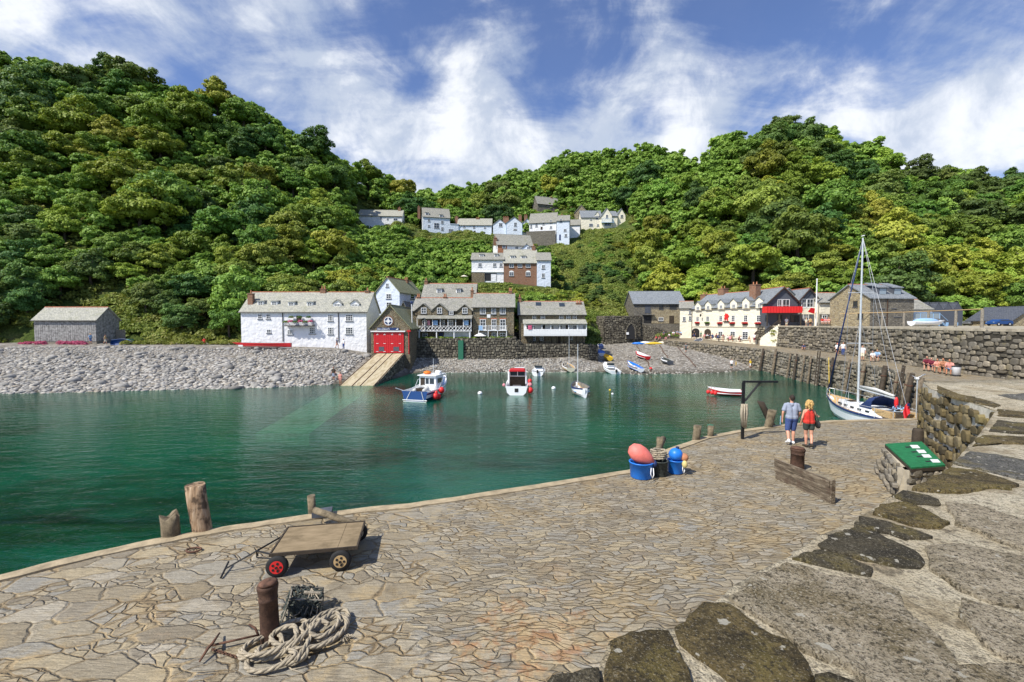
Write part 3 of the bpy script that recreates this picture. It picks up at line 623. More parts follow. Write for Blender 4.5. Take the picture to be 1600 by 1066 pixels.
# ================= trees =================
def crown_arrays(rng, Rr, nleaf, leaf, nl=46, sq=1.0, low=-.55):
    # leaf sprays: many flattened clusters laid in tiers over an uneven dome
    ph0 = rng.uniform(0, 6.28, 6); cs = []; rs = []
    def dome(d): return 1+.17*math.sin(2*math.atan2(d[1], d[0])+ph0[0])+.10*math.sin(5*math.atan2(d[1], d[0])+ph0[1]+2*d[2])+.10*math.sin(6*d[2]+ph0[2])
    for i in range(nl):
        th = rng.uniform(0, 2*math.pi); z = rng.uniform(low, 1.0); q = math.sqrt(max(0, 1-z*z)); d = np.array([math.cos(th)*q, math.sin(th)*q, z])
        cs.append(d*np.array([1, 1, .92*sq])*rng.uniform(.50, .84)*dome(d)); rs.append(rng.uniform(.11, .25))
    cs = np.array(cs); rs = np.array(rs); w_ = rs**2; w_ /= w_.sum()
    li = rng.choice(nl, size=int(nleaf*1.35), p=w_); d = rng.normal(size=(len(li), 3)); d[:, 2] += .35; d /= np.linalg.norm(d, axis=1, keepdims=True)
    out = cs[li]/np.maximum(np.linalg.norm(cs[li], axis=1, keepdims=True), .1)
    P = cs[li] + d*(rs[li]*rng.uniform(.55, 1.15, len(li)))[:, None]*np.array([1.15, 1.15, .58])
    P[:, 2] -= .16*((P[:, :2]-cs[li][:, :2])**2).sum(1)/.06*.25
    inside = np.zeros(len(li), bool)
    for j in range(nl): inside |= (np.linalg.norm((P-cs[j])*np.array([1, 1, 1.8]), axis=1) < rs[j]*.62) & (li != j)
    keep = np.where(~inside)[0][:nleaf]; P = P[keep]; d = d[keep]; o_ = out[keep]; n = len(keep)
    N = d*.7 + o_*.35 + np.array([0, 0, .35]) + rng.normal(size=(n, 3))*.50; N /= np.linalg.norm(N, axis=1, keepdims=True)
    Tt = rng.normal(size=(n, 3)); Tt -= N*(Tt*N).sum(1, keepdims=True); Tt /= np.linalg.norm(Tt, axis=1, keepdims=True); B = np.cross(N, Tt)
    s = leaf/Rr*rng.uniform(.6, 1.35, n)[:, None]
    V = np.stack([P+Tt*s, P+B*s*.62, P-Tt*s, P-B*s*.62], 1)*Rr
    lt = rng.normal(.5, .15, nl)[li[keep]]; tone = np.clip(lt+rng.normal(0, .13, n), 0, 1)
    return V.reshape(-1, 3), np.arange(4*n).reshape(-1, 4), np.repeat(tone, 4), np.array([[0, 0, .02], [.2, .1, .15], [-.2, -.12, .1]])*Rr, np.array([.54, .38, .38])*Rr
def ico(c, r, sub=1):
    bm = bmesh.new(); bmesh.ops.create_icosphere(bm, subdivisions=sub, radius=1); 
    v = np.array([x.co for x in bm.verts]); f = np.array([[x.index for x in y.verts] for y in bm.faces]); bm.free()
    return v*r+c, f
def crown_mesh(name, seed, Rr, nleaf, leaf, mat, nl=46, sq=1, low=-.6):
    rng = np.random.default_rng(seed); V, Q, tn, cs, rs = crown_arrays(rng, Rr, nleaf, leaf, nl, sq, low)
    # inner foliage mass so that the crown is not see-through everywhere
    Vc = [V]; Qc = [Q]; Tc = [tn]; b = len(V)
    for c, r in list(zip(cs, rs))[:7]:
        v, f = ico(np.zeros(3), r*.82, 2); v = v*np.array([1, 1, .85])+c; v = v + rng.normal(0, r*.05, v.shape); f4 = np.concatenate([f, f[:, 2:3]], 1)
        Vc.append(v); Qc.append(f4+b); Tc.append(np.full(len(v), .35)); b += len(v)
    V = np.concatenate(Vc); Q = np.concatenate(Qc); tn = np.concatenate(Tc)
    # degenerate quads -> write as ngon lists
    me = bpy.data.meshes.new(name); lens = np.where(Q[:, 3] == Q[:, 2], 3, 4).astype(np.int32); starts = np.concatenate([[0], np.cumsum(lens)[:-1]]).astype(np.int32)
    loops = np.concatenate([q[:l] for q, l in zip(Q, lens)]).astype(np.int32)
    me.vertices.add(len(V)); me.vertices.foreach_set('co', V.astype(np.float32).ravel()); me.loops.add(len(loops)); me.loops.foreach_set('vertex_index', loops)
    me.polygons.add(len(Q)); me.polygons.foreach_set('loop_start', starts); me.update(calc_edges=True); me.materials.append(mat)
    a_ = me.attributes.new('tone', 'FLOAT', 'POINT'); a_.data.foreach_set('value', tn.astype(np.float32)); return me
def trunk_mesh(name, seed, h, Rr):
    rr = random.Random(seed); m = MB(); r0 = .04*h+.1
    pts = [(0,0,-1.5),(0,0,0),(rr.uniform(-.3,.3),rr.uniform(-.3,.3),h*.4),(rr.uniform(-.5,.5),rr.uniform(-.5,.5),h*.8)]
    m.path(pts, [r0*1.4, r0, r0*.8, r0*.5], 8)
    for k in range(6):
        a_ = k*1.05+rr.random(); q = Vector(pts[2]).lerp(Vector(pts[3]), rr.random())
        e_ = q+Vector((math.cos(a_)*Rr*.6, math.sin(a_)*Rr*.6, Rr*rr.uniform(.2, .6))); m.path([q, q.lerp(e_, .5)+Vector((0,0,.4)), e_], [r0*.4, r0*.3, r0*.12], 6)
    o = m.build(name, M['bark'], None, smooth=True); me = o.data; bpy.data.objects.remove(o); return me
BR = 5.0
CROWNS = {'mid': [crown_mesh('crown', 100+i, BR, 9500, .26, M['leaves'], 62+i*3, .95) for i in range(6)],
          'dark': [crown_mesh('crown', 200+i, BR, 9500, .26, M['leaves_dark'], 68, 1.05) for i in range(4)],
          'lime': [crown_mesh('crown', 300+i, BR, 9500, .26, M['leaves_lime'], 64, .9) for i in range(4)]}
TRUNKS = [trunk_mesh('trunk', 50+i, 6.0, BR) for i in range(3)]
def tree(name, loc, kind, s, lift, label, cat, group, rnd):
    e_ = empty(name, loc, rnd.uniform(0, 6.28), label, cat, group); e_.scale = (s, s, s*rnd.uniform(.85, 1.15))
    c_ = bpy.data.objects.new('crown', rnd.choice(CROWNS[kind])); COL.objects.link(c_); c_.parent = e_; c_.location = (0, 0, lift)
    k = bpy.data.objects.new('trunk', rnd.choice(TRUNKS)); COL.objects.link(k); k.parent = e_; return e_
# keep-clear boxes in the photo (x0,y0,x1,y1,Y of what must stay visible)
CLEAR = [(374,452,590,560,78),(48,476,182,545,80),(560,324,634,349,190),(645,318,722,368,190),(712,334,830,372,190),(770,330,900,380,190),(862,330,898,386,186),(898,318,980,358,204),(733,388,866,448,128),(775,365,836,396,142),
         (583,430,662,500,92),(655,438,745,480,88),(640,455,806,540,79),(806,456,922,545,79),(925,452,1072,540,118),(1075,438,1330,545,85),(1316,442,1460,515,76),(1438,468,1506,515,86),(1506,484,1600,520,86),(838,300,880,326,225),(896,316,924,338,215)]
rt = random.Random(21)
cand = []; placed = []
tries = 0
def in_house(X, Y, rad):
    for hx, hy, hr in HOUSE_FOOT:
        if math.hypot(X-hx, Y-hy) < hr+rad*.55: return True
    return False
HOUSE_FOOT = [(-16,196,8),(-33,192,8),(-57,192,9),(-4,194,8),(2,192,7),(14,191,9),(24,190,7),(37,205,8),(45,207,6),(-12,196,7),(-34,80,12),(-23,96,7),(-12,84,9),(-2,84,7),(8,83,8),(-13,91,8),(-81,83,8),(-72,83,6),(-4,131,8),(3,131,8),(9,131,7),(2,143,7),(23,107,5),(38,121,9),(41,112,6),(46,104,8),(50,96,10),(56,90,9),(62,88,9),(70,82,9),(82,88,8),(92,92,8),(110,90,9)]
grid = {}
def near_ok(X, Y, Z, d):
    gx, gy = int(X//12), int(Y//12)
    for i in (-1,0,1):
        for j in (-1,0,1):
            for (x, y, z) in grid.get((gx+i, gy+j), ()):
                if (x-X)**2+(y-Y)**2+(z-Z)**2 < d*d: return False
    return True
CLIFF = [(-100,340,215,530),(180,400,240,560)]
while tries < 30000:
    tries += 1
    px = rt.uniform(-170, 1790); Y = 80+rt.random()**.8*232; 
    if px > 590 and px < 1090 and Y > 312: continue
    X = (px-800)/F*Y; Z = hill_z(px, Y); ks = sorted(HILL)
    yc = interp_cols({k: [(0, v[-1][0])] for k, v in HILL.items()}, px, 1e6)
    y0 = interp_cols({k: [(0, v[0][0])] for k, v in HILL.items()}, px, 1e6)
    if Y > yc+10 or Y < y0+1: continue
    valley = 860 < px < 1010 and Y < 190
    cliffy = (px < 225 and Y < 118) or (400 < px < 470 and 90 < Y < 100)
    if valley and rt.random() < .8: continue
    rad = rt.choice((3.8, 4.8, 5.8, 6.8, 7.8)) * rt.uniform(.9, 1.1) * (1.0 if Y > 110 else .85)
    if valley: rad = rt.uniform(1.6, 2.6)
    elif cliffy: 
        if rt.random() < .4: continue
        rad = rt.uniform(2.8, 4.4)
    elif 540 < px < 760 and 100 < Y < 190: rad = rt.uniform(3.0, 4.4)
    if in_house(X, Y, rad): continue
    ok = False
    for att in range(4):
        lift = rad*.95
        cpx, cpy, dd = proj((X, Y, Z+lift)); rp = rad*F/dd*1.0; bad = False
        for x0, y0_, x1, y1, Yh_ in CLEAR:
            if Y-rad < Yh_+2 and cpx+rp*.92 > x0 and cpx-rp*.92 < x1 and cpy+rp*.8 > y0_ and cpy-rp*.9 < y1: bad = True; break
        if not bad: ok = True; break
        rad *= .7
    if not ok or rad < 1.4: continue
    d_ = rad*1.02
    if not near_ok(X, Y, Z, d_): continue
    grid.setdefault((int(X//12), int(Y//12)), []).append((X, Y, Z)); placed.append((X, Y, Z, rad, cpx, cpy, rp))
placed.sort(key=lambda p: -p[6] if -40 < p[4] < 1640 else 0)
def region(px, py, Y, crest_):
    if px < 620: return ('left', 'left hillside')
    if px < 1010: return ('mid', 'valley side')
    return ('right', 'right hillside')
KN = {'dark': 'dark green', 'mid': 'mid green', 'lime': 'bright lime green'}
cnt = 0; rest = []
for (X, Y, Z, rad, cpx, cpy, rp) in placed:
    yc = interp_cols({k: [(0, v[-1][0])] for k, v in HILL.items()}, cpx, 1e6); crest_ = Y > yc-16
    nz_ = mnoise.noise(Vector((X*.03+5, Y*.03, 1)))+rt.uniform(-.3, .3)
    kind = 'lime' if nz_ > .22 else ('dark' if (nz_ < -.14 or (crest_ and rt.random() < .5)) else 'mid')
    if not (-60 < cpx < 1660) or (crest_ and Y > yc+4): 
        rest.append((X, Y, Z, rad, kind)); continue
    if rad < 2.7:
        side = region(cpx, cpy, Y, crest_)[1]
        e_ = tree('hill_shrub', (X, Y, Z-.3), kind, rad/BR, BR*.75, '%s rounded shrub among the scrub on the %s' % (KN[kind], side), 'shrub', 'shrubs on the '+side, rt); continue
    cnt += 1
    if cnt > 300: rest.append((X, Y, Z, rad, kind)); continue
    side = region(cpx, cpy, Y, crest_)[1]
    where = 'on the skyline of the '+side if crest_ else ('at the foot of the '+side if Y < y0+0 or Y < 112 else 'halfway up the '+side)
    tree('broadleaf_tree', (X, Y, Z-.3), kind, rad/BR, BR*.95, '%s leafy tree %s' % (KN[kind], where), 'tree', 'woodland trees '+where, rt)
print('trees', cnt, 'placed', len(placed), 'rest', len(rest))
# the rest of the wood as one object
VV = []; QQ = []; TT = []; b = 0
if True:
    lib = [crown_arrays(np.random.default_rng(900+i), BR, 2200, .5, 36) for i in range(4)]
    for i, (X, Y, Z, rad, kind) in enumerate(rest):
        V, Q, tn, cs, rs = lib[i % 4]; an = rt.uniform(0, 6.28); c_, s_ = math.cos(an), math.sin(an); s = rad/BR
        VV.append(np.stack([(V[:,0]*c_-V[:,1]*s_)*s+X, (V[:,0]*s_+V[:,1]*c_)*s+Y, V[:,2]*s+Z+rad*.9], 1)); QQ.append(Q+b); TT.append(np.clip(tn*.7+rt.uniform(-.1,.3), 0, 1)); b += len(V)
    if VV: T(mesh_np('woodland', np.concatenate(VV), np.concatenate(QQ), M['leaves'], np.concatenate(TT)), 'dense mass of further trees filling the wood behind the nearer crowns', 'woodland', None, 'stuff')
# undergrowth over the slopes
def bushes(name, spots, leaf, per, mat, label, cat, kind='stuff', parent=None):
    VV = []; QQ = []; TT = []; b = 0; rng = np.random.default_rng(5)
    for (X, Y, Z, r, tn0) in spots:
        n = int(per*min(2.5, max(.3, r*r))); d = rng.normal(size=(n, 3)); d[:, 2] = np.abs(d[:, 2])+.1; d /= np.linalg.norm(d, axis=1, keepdims=True)
        P = d*rng.uniform(.6, 1.05, n)[:, None]*r*np.array([1, 1, .8])+np.array([X, Y, Z-.15*r])
        N = d+rng.normal(size=(n, 3))*.6; N /= np.linalg.norm(N, axis=1, keepdims=True)
        Tt = rng.normal(size=(n, 3)); Tt -= N*(Tt*N).sum(1, keepdims=True); Tt /= np.linalg.norm(Tt, axis=1, keepdims=True); B = np.cross(N, Tt); s = leaf*rng.uniform(.5, 1.4, n)[:, None]
        VV.append(np.stack([P+Tt*s, P+B*s*.6, P-Tt*s, P-B*s*.6], 1).reshape(-1, 3)); QQ.append(np.arange(4*n).reshape(-1, 4)+b); b += 4*n
        TT.append(np.repeat(np.clip(tn0+rng.normal(0, .15, n), 0, 1), 4))
    o = mesh_np(name, np.concatenate(VV), np.concatenate(QQ), mat, np.concatenate(TT), parent); return T(o, label, cat, None, kind) if label else o
sp = []; ru = random.Random(77)
while len(sp) < 7500:
    px = ru.uniform(-60, 1660); Y = 80+ru.random()**1.5*190; y0 = interp_cols({k: [(0, v[0][0])] for k, v in HILL.items()}, px, 1e6)
    if Y < y0: continue
    X = (px-800)/F*Y
    if in_house(X, Y, .4): continue
    if px < 230 and Y < 100 and mnoise.noise(Vector((px*.02, Y*.1, 3))) > .18: continue
    r = ru.uniform(.6, 2.0)*(1 if Y < 140 else 1.3); Z = hill_z(px, Y)
    for att in range(3):
        cpx, cpy, dd = proj((X, Y, Z+r*.5)); rp = r*F/dd; bad = False
        for x0, y0_, x1, y1, Yh_ in CLEAR:
            if Y < Yh_+1 and cpx+rp > x0 and cpx-rp < x1 and cpy > y0_-rp*.6 and cpy-rp*.7 < y1-2: bad = True; break
        if not bad: break
        r *= .55
    if bad: continue
    sp.append((X, Y, Z, r, .5+.5*mnoise.noise(Vector((X*.06, Y*.06, 9)))))
bushes('hillside_undergrowth', sp, .30, 60, M['scrub'], 'low scrub, ivy and bracken covering the slopes between the trees', 'undergrowth')
# dense scrub on the open banks below and between the village houses
def hill_hit(px, py):
    Y = 86
    while Y < 300:
        if hill_z(px, Y) >= onY(px, py, Y).z: return onY(px, py, Y)
        Y += 1.0
    return None
sq_ = []; rq = random.Random(41)
for (xa, ya, xb, yb_, n_, r0, r1) in ((655,352,770,376,70,.7,1.3),(712,372,775,396,60,.8,1.6),(835,366,900,400,60,.7,1.4),(895,360,985,372,60,.7,1.2),(900,372,1000,470,330,.8,2.2),(862,385,930,470,200,.7,1.7),(740,450,930,462,60,.5,.9),(735,443,800,450,20,.4,.7),(862,446,990,505,260,.6,1.4),(910,470,990,495,120,.5,1.0),(918,440,1000,500,120,.8,1.6),(1070,452,1110,475,30,.8,1.4),(0,490,60,540,50,.7,1.4),(160,470,260,540,120,.7,1.6),(560,345,650,365,50,.8,1.4),(640,430,750,446,50,.7,1.2)):
    for _ in range(n_*2):
        px, py = rq.uniform(xa, xb), rq.uniform(ya, yb_); q = hill_hit(px, py)
        if q is None or in_house(q.x, q.y, -3): continue
        sq_.append((q.x, q.y, hill_z(px, q.y), rq.uniform(r0, r1)*(1.25 if q.y > 150 else 1), .45+.5*mnoise.noise(Vector((q.x*.07, q.y*.07, 4)))+rq.uniform(-.15,.15)))
bushes('bank_scrub', sq_, .24, 110, M['scrub'], 'rough green scrub and brambles on the open banks between the village houses', 'scrub')
# ================= pebbles on the beaches =================
rp_ = random.Random(5); base = [ico(np.zeros(3), 1, 1)]; bv, bf = base[0]; V = []; Q = []; TN = []; b = 0; rng = np.random.default_rng(3)
def pebble(px, Y, r, tn):
    global b
    X = (px-800)/F*Y; z = interp_cols(SHORE, px, Y)
    v = bv*np.array([r*rng.uniform(.8, 1.5), r*rng.uniform(.7, 1.1), r*rng.uniform(.4, .7)])*rng.uniform(.85, 1.1, (len(bv), 1))
    a_ = rng.uniform(0, 6.28); c_, s_ = math.cos(a_), math.sin(a_); v = np.stack([v[:,0]*c_-v[:,1]*s_+X, v[:,0]*s_+v[:,1]*c_+Y, v[:,2]+z+r*.12], 1)
    V.append(v); Q.append(bf+b); TN.append(np.full(len(v), tn)); b += len(v)
n = 0
while n < 14500:
    px = rp_.uniform(-90, 600); ya = interp_cols({k: [(0, v[1][0])] for k, v in SHORE.items()}, px, 1e6)
    Y = rp_.uniform(ya-.8, 74.5)
    if px > 300 and Y > 72.5: continue
    X = (px-800)/F*Y
    if -23 < X and Y > 50: continue
    pebble(px, Y, rp_.choice((.10, .13, .17, .22, .30))*rp_.uniform(.8, 1.25)*(1 if Y < 67 else .7), rp_.random()); n += 1
    if rp_.random() < .006: pebble(px, Y, rp_.uniform(.5, .8), rp_.uniform(0, .5))
n = 0
while n < 4200:
    px = rp_.uniform(640, 1200); ya = interp_cols({k: [(0, v[1][0])] for k, v in SHORE.items()}, px, 1e6)
    Y = rp_.uniform(ya-1.2, 106) if px > 930 else rp_.uniform(ya-1.2, 77.5)
    if px > 930 and Y > 88+ (1150-px)*.12: continue
    pebble(px, Y, rp_.uniform(.08, .2), rp_.random()*.8); n += 1
T(mesh_np('pebbles', np.concatenate(V), np.concatenate(Q), M['pebble'], np.concatenate(TN), smooth=True), 'grey and pale sea-worn pebbles heaped over the beach', 'pebbles', None, 'stuff')
# ================= buildings =================
class House:
    def __init__(s, name, label, cat, px0, px1, Y0, yaw, pyb, pye, pyr, D, axis, wall, roof, over=.25, group=None, sink=3.5, ridge_red=True, z0=None, pxe=None, roofname='roof', hip=0, build=True, lean=0):
        s.yaw = R(yaw); b = onY(px0, pyb, Y0)
        if z0 is not None: b.z = z0
        s.P = b; s.c, s.s = math.cos(s.yaw), math.sin(s.yaw); s.root = empty(name, b, s.yaw, label, cat, group)
        s.W = s.loc(px1, pyb)[0]; pe = pxe or px0; s.E = s.loc(pe, pye)[1]; s.D = D; s.axis = axis; s.wall = wall; s.roofm = roof; s.over = over
        if axis == 'x': s.Rz = s.loc((px0+px1)/2, pyr, D/2)[1]
        else: s.Rz = s.loc((px0+px1)/2, pyr, 0)[1]
        if not build: return
        W, D, E, Rz = s.W, s.D, s.E, s.Rz; m = MB()
        if axis == 'x':
            m.prism_x([(0,-sink),(D,-sink),(D,E),(D/2,Rz),(0,E)], 0, W)
        elif axis == 'y': m.prism_y([(0,-sink),(W,-sink),(W,E),(W/2,Rz),(0,E)], 0, D)
        else: m.prism_x([(0,-sink),(D,-sink),(D,Rz),(0,E)], 0, W)
        s.wallo = m.build('wall', wall, s.root); r = MB(); o = over; th = .16
        if axis == 'x':
            k = (Rz-E)/(D/2)
            r.prism_x([(-o,E-o*k+.02),(D/2,Rz+.02),(D/2,Rz+.02+th*1.2),(-o,E-o*k+.02+th)], -o, W+o); r.prism_x([(D/2,Rz+.02),(D+o,E-o*k+.02),(D+o,E-o*k+.02+th),(D/2,Rz+.02+th*1.2)], -o, W+o)
        elif axis == 'y':
            k = (Rz-E)/(W/2)
            r.prism_y([(-o,E-o*k+.02),(W/2,Rz+.02),(W/2,Rz+.02+th*1.2),(-o,E-o*k+.02+th)], -o, D+o); r.prism_y([(W/2,Rz+.02),(W+o,E-o*k+.02),(W+o,E-o*k+.02+th),(W/2,Rz+.02+th*1.2)], -o, D+o)
        else:
            k = (Rz-E)/D; r.prism_x([(-o,E-o*k+.02),(D+o,Rz+o*k+.02),(D+o,Rz+o*k+.02+th),(-o,E-o*k+.02+th)], -o, W+o)
        s.k = k; s.roof = r.build(roofname, roof, s.root)
        if axis != 'lean':
            q = MB(); n = int((W if axis == 'x' else D)/.45)+1
            for i in range(n):
                if axis == 'x': x = -o+(W+2*o)*i/n; q.tube((x, D/2, Rz+th*.8), (x+(W+2*o)/n*.94, D/2, Rz+th*.8), .15, .14, 6)
                else: y = -o+(D+2*o)*i/n; q.tube((W/2, y, Rz+th*.8), (W/2, y+(D+2*o)/n*.94, Rz+th*.8), .15, .14, 6)
            q.build('ridge_tiles', M['red_tile'] if ridge_red else roof, s.roof)
        g = MB()
        if axis == 'x' and over > .1: g.tube((-o, -o-.08, E-o*k+.06), (W+o, -o-.08, E-o*k+.06), .07, .07, 6); g.build('gutter', M['black_iron'], s.roof)
    def loc(s, px, py, yo=0, side='front'):
        d = ray(px, py); O = Vector((0, 0, H))
        def tl(p): q = p-s.P; return Vector((q.x*s.c+q.y*s.s, -q.x*s.s+q.y*s.c, q.z))
        a = tl(O); b = tl(O+d)-a
        if side == 'front': t = (yo-a.y)/b.y; return (a.x+b.x*t, a.z+b.z*t)
        x = s.W+yo if side == 'right' else -yo
        t = (x-a.x)/b.x; return (a.y+b.y*t, a.z+b.z*t)
    def mp(s, side, yo=0):
        if side == 'front': return lambda u, n, z: (u, yo-n, z)
        if side == 'right': return lambda u, n, z: (s.W+yo+n, u, z)
        return lambda u, n, z: (-yo-n, u, z)
    def bx(s, m, f, u0, n0, z0, u1, n1, z1):
        v = [f(u0,n0,z0),f(u1,n0,z0),f(u1,n1,z0),f(u0,n1,z0),f(u0,n0,z1),f(u1,n0,z1),f(u1,n1,z1),f(u0,n1,z1)]
        return m.add(v, [(0,3,2,1),(4,5,6,7),(0,1,5,4),(1,2,6,5),(2,3,7,6),(3,0,4,7)])
    def win(s, x0, y0, x1, y1, nx=2, ny=3, side='front', yo=0, mat='white_paint', sill=True, arch=False, glass='glass', parent=None, name='window', surround=None, open_=False):
        a = s.loc(x0, y1, yo, side); b = s.loc(x1, y0, yo, side); u0, u1 = sorted((a[0], b[0])); z0, z1 = a[1], b[1]
        return s.winl(u0, z0, u1, z1, nx, ny, side, yo, mat, sill, arch, glass, parent, name, surround)
    def winl(s, u0, z0, u1, z1, nx=2, ny=3, side='front', yo=0, mat='white_paint', sill=True, arch=False, glass='glass', parent=None, name='window', surround=None):
        f = s.mp(side, yo); parent = parent or s.root; m = MB(); t = min(.09, (u1-u0)*.1); B = lambda *a: s.bx(m, f, *a)
        B(u0,.0,z0,u0+t,.07,z1); B(u1-t,.0,z0,u1,.07,z1); B(u0+t,.0,z0,u1-t,.068,z0+t); B(u0+t,.0,z1-t,u1-t,.068,z1)
        for i in range(1, nx): x = lerp(u0, u1, i/nx); B(x-t*.32,.012,z0+t,x+t*.32,.058,z1-t)
        for i in range(1, ny): z = lerp(z0, z1, i/ny); B(u0+t,.012,z-t*.28,u1-t,.056,z+t*.28)
        if arch:
            n = 8; rx = (u1-u0)/2; cx = (u0+u1)/2; vs = []
            for k in range(n+1): a_ = math.pi*k/n; vs.append((cx+rx*math.cos(a_), z1+rx*.6*math.sin(a_)))
            P = [f(x, .01, z) for x, z in vs]+[f(x, .06, z) for x, z in vs]; c = n+1
            m.add(P, [tuple(range(c)), tuple(range(2*c-1, c-1, -1))]+[(i, c+i, c+i+1, i+1) for i in range(n)])
        o = m.build(name, M[mat], parent); g = MB(); s.bx(g, f, u0+t*.5,.003,z0+t*.5,u1-t*.5,.022,z1-t*.5); g.build('pane', M[glass], o)
        if sill: q = MB(); s.bx(q, f, u0-.08,-.02,z0-.12,u1+.08,.13,z0-.012); q.build('sill', M[sill if isinstance(sill, str) else 'slate_hung'], o)
        if surround: q = MB(); s.bx(q, f, u0-.12,-.02,z1+.012,u1+.12,.03,z1+.22); q.build('lintel', M[surround], o)
        return o
    def door(s, x0, y0, x1, y1, mat='wood_dark', side='front', yo=0, parent=None, name='door'):
        a = s.loc(x0, y1, yo, side); b = s.loc(x1, y0, yo, side); u0, u1 = sorted((a[0], b[0])); f = s.mp(side, yo); m = MB()
        s.bx(m, f, u0,-.02,a[1],u1,.04,b[1]); n = 3
        for i in range(n): x = lerp(u0, u1, (i+.1)/n); s.bx(m, f, x,.04,a[1]+.08,lerp(u0,u1,(i+.9)/n),.055,b[1]-.08)
        d = m.build(name, M[mat], parent or s.root); k = MB(); k.ball(f(u1-.12*(u1-u0), .09, (a[1]+b[1])/2), .05, 6, 5); k.build('handle', M['black_iron'], d); return d
    def hole(s, pts, side='front', yo=0, mat='black', name='opening'):
        P = [s.loc(px, py, yo, side) for px, py in pts]; f = s.mp(side, yo); n = len(P); m = MB()
        m.add([f(u, -.02, z) for u, z in P]+[f(u, .03, z) for u, z in P], [tuple(range(n)), tuple(range(2*n-1, n-1, -1))]+[(i, (i+1) % n, n+(i+1) % n, n+i) for i in range(n)]); return m.build(name, M[mat], s.root)
    def chimney(s, x0, x1, yt, y=None, mat='brick', depth=None, pots=2, yb=None):
        y = s.D/2 if y is None else y; a = s.loc(x0, yt, y); b = s.loc(x1, yt, y); u0, u1, zt = a[0], b[0], a[1]; w = u1-u0; dd = depth or max(.7, w*.8)
        zb = (s.E if yb is None else s.loc(x0, yb, y)[1]); ph = min(.55, (zt-zb)*.3); zt -= ph; m = MB(); m.box(u0, y-dd/2, zb, u1, y+dd/2, zt-.15); m.box(u0-.07, y-dd/2-.07, zt-.148, u1+.07, y+dd/2+.07, zt)
        c = m.build('chimney', M[mat], s.roof); q = MB()
        for i in range(pots): q.lathe((lerp(u0, u1, (i+.5)/pots), y, zt+.002), [(.15,0),(.12,.1),(.11,ph*.9),(.14,ph)], 8)
        q.build('chimney_pots', M['terracotta'], s.roof); return c
    def dormer(s, x0, x1, yb, yt, kind='gable', yo=None, wall=None, roof=None, pk=None, nx=2, ny=2, win=True, mat='white_paint'):
        wall = wall or s.wall; roof = roof or s.roofm
        if yo is None:
            y = .3
            for _ in range(6): zb = s.loc(x0, yb, y)[1]; y = max(0, (zb-s.E)/s.k)
        else: y = yo
        a = s.loc(x0, yb, y); b = s.loc(x1, yt, y); u0, u1, zb, zt = a[0], b[0], a[1], b[1]; y1 = min(s.D/2, (zt-s.E)/s.k if zt > s.E else y+.1); m = MB()
        if kind == 'gable':
            zp = s.loc((x0+x1)/2, pk, y)[1]; ym = min(s.D/2, (zp-s.E)/s.k); c = (u0+u1)/2
            m.prism_y([(u0,zb),(u1,zb),(u1,zt),(c,zp),(u0,zt)], y-.03, max(ym, y+.3)); o = m.build('dormer', wall, s.root)
            r = MB(); kk = (zp-zt)/(c-u0); e = .14
            for sg in (-1, 1):
                x_ = c+sg*((c-u0)+e); r.prism_y([(x_, zt-e*kk+.02), (c, zp+.02), (c, zp+.15), (x_, zt-e*kk+.13)], y-.22, max(ym, y+.3)+.1)
            r.build('dormer_roof', roof, o)
        else:
            ym = min(s.D/2, (zt-s.E)/s.k+.5); m.box(u0, y, zb, u1, ym, zt); o = m.build('dormer', wall, s.root); r = MB()
            r.prism_x([(y-.18,zt+.01),(ym+.3,zt+.14),(ym+.3,zt+.26),(y-.18,zt+.12)], u0-.12, u1+.12); r.build('dormer_roof', roof, o)
        if win: s.winl(u0+(u1-u0)*.12, zb+.08, u1-(u1-u0)*.12, zt-.06, nx, ny, yo=y-.03 if kind == 'gable' else y, mat=mat, parent=o, sill=False)
        return o
def z1(x, y): return (360+x/5.33, 400+y/5.33)
def z2(x, y): return (620+x/5, 420+y/5)
def wins(h, tr, L, **kw):
    for (x0, y0, x1, y1) in L: a = tr(x0, y0); b = tr(x1, y1); h.win(a[0], a[1], b[0], b[1], **kw)
# ---- long white cottage by the pebble beach
C1 = House('long_cottage', 'long whitewashed cottage with black flower balcony at the head of the pebble beach', 'cottage', 377.5, 573, 76, 0, 541, 487, 458, 7.6, 'x', M['whitewash'], M['slate_pale'], pxe=470)
wins(C1, z1, [(230,485,265,525),(300,485,332,525),(303,612,340,642)], nx=2, ny=2)
wins(C1, z1, [(812,490,856,543),(960,488,1020,543),(475,615,523,655),(658,597,707,648),(812,594,857,653),(960,594,1020,652)], nx=3, ny=3)
for x0, x1, y0, y1 in ((225,277,378,415),(338,392,378,415),(478,534,385,422),(635,687,385,422)): a = z1(x0, y1); b = z1(x1, y0); C1.dormer(a[0], b[0], a[1], b[1], 'shed', wall=M['white_paint'])
for x0, x1, yb, ye, pk in ((855,925,425,395,368),(1000,1072,425,398,368)): a = z1(x0, yb); b = z1(x1, ye); C1.dormer(a[0], b[0], a[1], b[1], 'gable', wall=M['whitewash'], pk=z1(0, pk)[1], nx=2, ny=2)
C1.chimney(388.3, 396, 453.5, y=1.5, pots=1, yb=480); C1.chimney(501.5, 509.5, 446.5, pots=2); C1.chimney(571, 577.5, 449.5, pots=1)
